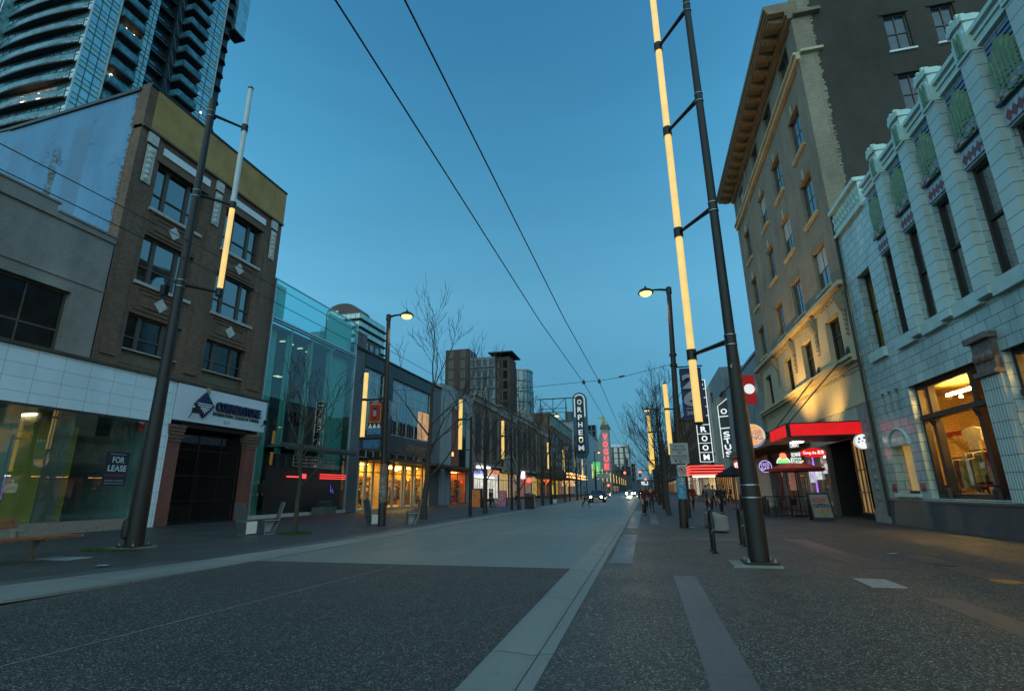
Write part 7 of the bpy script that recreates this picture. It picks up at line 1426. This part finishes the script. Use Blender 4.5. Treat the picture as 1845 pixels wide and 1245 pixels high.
# ---- traffic lights and signs far up the road
def traffic_light(label, x, y, z, arm, red=True):
    o = thing('traffic_light', label, 'traffic light', (arm, y, 0)); mb = MB(); mb.tube([(arm, y, 0), (arm, y, z+1.0)], .12, 8); mb.tube([(arm, y, z+.7), (x, y, z+.8)], .07, 6); mb.build('pole', polemetal, o)
    MB().box(x-.24, x+.24, y-.2, y+.1, z-.55, z+.75).build('signal_head', M('signal_yellow', (.10, .08, .02), .5), o); mb = MB(); mb.lathe((x, y-.21, z+.45), ((.22, 0), (.2, -.06), (.1, -.12)), 12, 'y'); mb.build('red_lens', M_emit('signal_red', (1., .03, .02), 14), o)
traffic_light('left red traffic light on a mast arm far up the road', -3.85, 110, 4.3, -9.9); traffic_light('right red traffic light on a mast arm far up the road', -.84, 110, 4.4, 1.9); traffic_light('low red traffic light on the far left corner', -7.4, 112, 1.9, -8.4)
traffic_light('second red traffic light hung in front of the far crossing sign', .2, 128, 3.3, 2.1)
for (lo, hi, c, s, lb) in (((-8.9, 3.6, 104), (-6.6, 4.5, 104.2), (.02, .16, .08), .15, 'dark green street name board over the far crossing'), ((-1.0, 2.6, 150), (.8, 3.6, 150.2), (.5, .8, .9), .8, 'bright blue white sign by the far right traffic light')):
    tag(MB().box(lo[0], hi[0], lo[2], hi[2], lo[1], hi[1]).build('street_sign', M_emit('far_sign_'+lb[:5].strip(), c, s)), lb, 'sign')
tag(MB().box(-14.0, -11.9, 150, 150.3, 5.2, 9.2).build('green_sign', M_emit('far_green', (.02, .9, .15), .7, .6, .8)), 'glowing green vertical sign beyond the marquee', 'shop sign')
tag(MB().box(-15, -12.6, 98, 98.3, 2.2, 3.2).build('shop_sign', M_emit('far_amber_sign', (1., .45, .1), .9, .6, 2)), 'amber lit sign low beside the gold marquee', 'shop sign')
# ================================================================== VEHICLES AND PEOPLE
def car(label, x, y, body, facing=-1, lights=12, first={}):
    o = thing('parked_car' if lights < 5 else 'car', label, 'car', (x, y, 0)); m = M('car_'+body[0], body[1], .25, .3, .1, 2)
    def pr(pts, x0, x1): return [(p[0], p[1]) for p in pts]
    prof = [(-2.15, .35), (-2.2, .62), (-2.1, .78), (-1.25, .92), (-.55, 1.40), (.75, 1.44), (1.55, 1.02), (2.1, .96), (2.2, .6), (2.12, .35)]
    mb = MB(); secs = []
    for xs, fz, ft in ((-.88, .86, .94), (-.80, 1., 1.), (0, 1.02, 1.01), (.80, 1., 1.), (.88, .86, .94)):
        b0 = len(mb.v)
        for (py, pz) in prof: mb.v.append(Vector((x+xs*(1 if pz < 1.0 else .80), y-facing*-py*ft if False else y+facing*(-py*ft), pz*fz if pz > .9 else pz)))
        secs.append(b0)
    n = len(prof)
    for a, c in zip(secs, secs[1:]):
        for i in range(n): j = (i+1) % n; mb.f.append((a+i, a+j, c+j, c+i)); mb.m.append(0)
    mb.cap(secs[0], n); mb.cap(secs[-1], n, True); mb.build('body', m, o, smooth=True)
    gl = M_pane('car_glass', (.01, .012, .015), .05, 1.6, 0); f = facing
    mb = MB(); mb.quad((x-.64, y+f*1.20, .96), (x+.64, y+f*1.20, .96), (x+.55, y+f*.60, 1.38), (x-.55, y+f*.60, 1.38)); mb.build('windscreen', gl, o)
    for s in (-1, 1):
        mb = MB(); mb.quad((x+s*.80, y+f*1.0, .95), (x+s*.80, y-f*1.35, .98), (x+s*.66, y-f*.7, 1.36), (x+s*.66, y+f*.5, 1.36)); mb.build('side_window', gl, o)
        for yy in (1.35, -1.35):
            mb = MB(); mb.lathe((x+s*.78, y+f*yy, .32), ((.32, -.1), (.33, 0), (.32, .1)), 16, 'x'); w_ = mb.build('wheel', M('tyre', (.012, .012, .012), .8), o); mb = MB(); mb.lathe((x+s*.78, y+f*yy, .32), ((.18, -.11), (.18, .11)), 10, 'x'); mb.build('rim', alu, w_)
        mb = MB(); mb.lathe((x+s*.62, y+f*2.18, .66), ((.12, -.06), (.13, 0), (.10, .05)), 10, 'y'); mb.build('headlight', M_emit('headlight_%d' % lights, (1., .9, .62), lights), o)
        MB().box(x+s*.8, x+s*.98, y+f*.75, y+f*.85, .92, 1.05).build('mirror', m, o)
    if lights > 30:
        l = bpy.data.lights.new('headlight_beam', 'SPOT'); l.energy = lights*9; l.color = (1., .86, .5); l.spot_size = R(70); l.spot_blend = .8; l.shadow_soft_size = .1
        lo = bpy.data.objects.new('headlight_beam', l); sc.collection.objects.link(lo); lo.parent = o; lo.location = (0, f*2.35, .66); lo.rotation_euler = (R(86), 0, R(180) if f < 0 else 0)
    MB().box(x-.4, x+.4, y+f*2.15, y+f*2.22, .42, .56).build('grille', blackmetal, o); MB().box(x-.26, x+.26, y+f*2.221, y+f*2.235, .44, .54).build('number_plate', whitepaint, o)
    return o
car('oncoming car far up the road with dazzling headlights', -3.5, 122, ('silver', (.20, .20, .21)), -1, 420)
car('second oncoming car behind the dazzling one, partly hidden', -1.9, 133, ('dark', (.05, .05, .06)), -1, 60)
car('dark car with small white headlights at the left kerb by the marquee', -5.75, 66, ('black', (.02, .02, .024)), -1, 14)
car('dim parked car among the far left tube posts', -7.6, 92, ('blue', (.03, .05, .09)), -1, .2)
car('dim parked car by the low red traffic light at left', -7.7, 106, ('grey', (.12, .12, .12)), -1, .2)
# people: one skinned body each, clothes and hair as parts
def skin_mesh(name, verts, edges, radii, m, parent, root=0, sub=1):
    me = bpy.data.meshes.new(name); me.from_pydata(verts, edges, []); ob = bpy.data.objects.new(name, me); sc.collection.objects.link(ob)
    sk = ob.modifiers.new('s', 'SKIN'); sk.use_smooth_shade = True; sb = ob.modifiers.new('d', 'SUBSURF'); sb.levels = sub
    for i, r in enumerate(radii): me.skin_vertices[0].data[i].radius = r if hasattr(r, '__len__') else (r, r)
    me.skin_vertices[0].data[root].use_root = True
    dg = bpy.context.evaluated_depsgraph_get(); nm = bpy.data.meshes.new_from_object(ob.evaluated_get(dg)); bpy.data.objects.remove(ob); bpy.data.meshes.remove(me)
    nm.materials.clear(); nm.materials.append(m); o = bpy.data.objects.new(name, nm); sc.collection.objects.link(o); o.parent = parent; ORG[o.name] = Vector(); return o
skinm = M('skin', (.36, .20, .13), .55, 0, .1, 8)
def person(label, x, y, rz, h, top, legs, hair, stride=.22, coat=.62, female=False, seed=0):
    o = thing('person', label, 'person', (x, y, .006), 'pedestrians'); s = h/1.75; q = random.Random(seed); st = stride
    P = lambda a, b, c: (a*s, b*s, c*s)
    sw = .17 if female else .20
    V = [P(0, 0, .95), P(0, .01, 1.15), P(0, .01, 1.36), P(0, 0, 1.47), P(0, -.02, 1.55), P(0, -.03, 1.66), P(0, -.02, 1.74)]
    E = [(0, 1), (1, 2), (2, 3), (3, 4), (4, 5), (5, 6)]; Rr = [(.14*s, .10*s), (.125*s, .095*s), (.15*s, .10*s), .06*s, .062*s, (.080*s, .098*s), .06*s]
    def add(p, pts, rs):
        for pt, r in zip(pts, rs): V.append(pt); Rr.append(r*s); E.append((p, len(V)-1)); p = len(V)-1
        return p
    for sd in (-1, 1):
        f = -sd*st
        a = add(2, [P(sd*sw, 0, 1.39), P(sd*(sw+.05), .02+f*.3, 1.13), P(sd*(sw+.04), -.06+f*.8, .92), P(sd*(sw+.03), -.08+f*.9, .86)], (.062, .046, .033, .036))
        for k_ in range(5):
            fx = sd*(sw+.03)+(k_-2)*.014; base = P(fx, -.085+f*.9, .83) if k_ < 4 else P(sd*(sw-.005), -.10+f*.9, .86)
            add(a, [base, P(fx, -.095+f*.9, .79-.008*(k_ == 2)) if k_ < 4 else P(sd*(sw-.02), -.12+f*.9, .82)], (.010, .008))
        g = sd*st; kneeb = -.06-max(0, -g)*.3
        add(0, [P(sd*.10, 0, .90), P(sd*.10, g*.55+kneeb, .50), P(sd*.10, g*1.25, .10), P(sd*.105, g*1.25-.04, .045), P(sd*.11, g*1.25-.17, .03)], (.082, .056, .040, .042, .032))
    skin_mesh('body', V, E, Rr, skinm, o)
    # coat: torso, hem and sleeves a little wider than the body
    V2 = [P(0, .0, coat*1.3 if coat < .6 else .86), P(0, .01, 1.02), P(0, .01, 1.18), P(0, .01, 1.36), P(0, 0, 1.46)]; E2 = [(0, 1), (1, 2), (2, 3), (3, 4)]; R2 = [(.18*s, .14*s), (.165*s, .125*s), (.15*s, .12*s), (.172*s, .125*s), (.085*s, .08*s)]
    for sd in (-1, 1):
        f = -sd*st; p = 3
        for pt, r in zip([P(sd*sw, 0, 1.40), P(sd*(sw+.05), .02+f*.3, 1.13), P(sd*(sw+.042), -.055+f*.75, .93)], (.078, .060, .048)): V2.append(pt); R2.append(r*s); E2.append((p, len(V2)-1)); p = len(V2)-1
    skin_mesh('coat', V2, E2, R2, top, o)
    V3 = [P(0, 0, .96), P(0, 0, .90)]; E3 = [(0, 1)]; R3 = [(.15*s, .115*s), (.15*s, .11*s)]
    for sd in (-1, 1):
        g = sd*st; kneeb = -.06-max(0, -g)*.3; p = 1
        for pt, r in zip([P(sd*.095, 0, .82), P(sd*.10, g*.55+kneeb, .50), P(sd*.10, g*1.25, .10)], (.098, .072, .060)): V3.append(pt); R3.append(r*s); E3.append((p, len(V3)-1)); p = len(V3)-1
    skin_mesh('trousers', V3, E3, R3, legs, o)
    V4 = [P(0, .015, 1.60), P(0, .02, 1.70), P(0, -.02, 1.765)]+([P(0, .06, 1.48)] if female else []); skin_mesh('hair', V4, [(0, 1), (1, 2)]+([(0, 3)] if female else []), [(.085*s, .085*s), (.096*s, .10*s), (.07*s, .085*s)]+([(.08*s, .05*s)] if female else []), hair, o)
    for nm_, c_, r_, mm in (('eye', .031, .011, M('eye_dark', (.02, .02, .02), .2)),):
        for sd in (-1, 1): mb = MB(); mb.lathe(P(sd*c_, -.120, 1.665), ((r_*s, 0), (r_*s*.7, -.008)), 8, 'y'); e = mb.build(nm_, mm); e.parent = o
    mb = MB(); mb.prism([P(-.014, -.118, 1.625), P(.014, -.118, 1.625), P(0, -.118, 1.67)], P(0, -.022, -.006)); e = mb.build('nose', skinm); e.parent = o
    mb = MB(); mb.box(-.022*s, .022*s, -.118*s, -.112*s, 1.592*s, 1.600*s); e = mb.build('mouth', M('lip', (.25, .09, .08), .5)); e.parent = o
    for sd in (-1, 1): mb = MB(); mb.lathe(P(sd*.083, -.02, 1.655), ((.022*s, -.006), (.024*s, 0), (.018*s, .006)), 8, 'x'); e = mb.build('ear', skinm); e.parent = o
    for sd in (-1, 1): g = sd*st; mb = MB(); mb.obox(P(sd*.11, g*1.25-.08, .035), P(.045, 0, 0), P(0, .13, 0), P(0, 0, .035)); e = mb.build('shoe', blackmetal, None, False, .012); e.parent = o
    o.rotation_euler = (0, 0, R(rz)); return o
blk = M('cloth_black', (.015, .015, .017), .9, 0, .2, 9); red_ = M('cloth_red', (.16, .014, .016), .9, 0, .2, 9); mar = M('cloth_maroon', (.065, .018, .016), .9); jean = M('cloth_jean', (.03, .045, .08), .9); beige = M('cloth_beige', (.34, .29, .24), .9); grey_ = M('cloth_grey', (.10, .10, .11), .9); hb = M('hair_brown', (.035, .02, .012), .7); hk = M('hair_black', (.010, .009, .009), .6)
person('person in dark maroon coat walking down the right kerb near the headlights', -.15, 32.6, 10, 1.70, mar, blk, hk, .24)
person('person in a red coat walking past the right bare trees', 3.25, 41, 20, 1.74, red_, blk, hb, .22, .55)
person('person in black walking just right of the one in red', 4.5, 43.6, 190, 1.72, blk, blk, hk, .2)
person('second dark person further right under the red marquee', 5.4, 47, 160, 1.7, grey_, blk, hb, .16)
person('person in pale beige jacket seen from behind beyond the yellow doors', -13.7, 57, 185, 1.75, beige, blk, hb, .1)
person('person in dark clothes standing left of the pink board', -14.5, 49.2, 95, 1.68, blk, blk, hk, .08, .55, True)
person('person in blue jeans and patterned top right beside the pink board', -13.9, 47.9, 120, 1.64, grey_, jean, hb, .12, .7, True)
person('person in dark coat crossing at the left kerb before the dark car', -5.4, 49, 100, 1.7, grey_, blk, hk, .26)
person('person in a dark jacket standing under the red marquee edge', 6.9, 52, 200, 1.72, blk, jean, hk, .08)
person('person in grey jacket walking behind the concrete block', 3.6, 33, 15, 1.72, grey_, blk, hb, .24)
person('person in black coat walking beside the one in grey behind the concrete block', 4.3, 34.2, 8, 1.66, blk, blk, hk, .2, .55, True)
person('person in maroon jacket waiting by the first bare right tree', .35, 37.5, 190, 1.70, mar, jean, hb, .1)
person('person in dark clothes walking behind the maroon coat at the right kerb', .15, 44, 5, 1.74, blk, blk, hk, .22)
person('person in grey far up the right kerb', -.1, 53, 0, 1.72, grey_, blk, hk, .2)
person('person entering the amber lit lobby beyond the dark parasol', 8.6, 60, 270, 1.70, blk, blk, hb, .2)
person('small distant person on the right pavement near the parked signs', .9, 62, 0, 1.7, blk, jean, hk, .2)
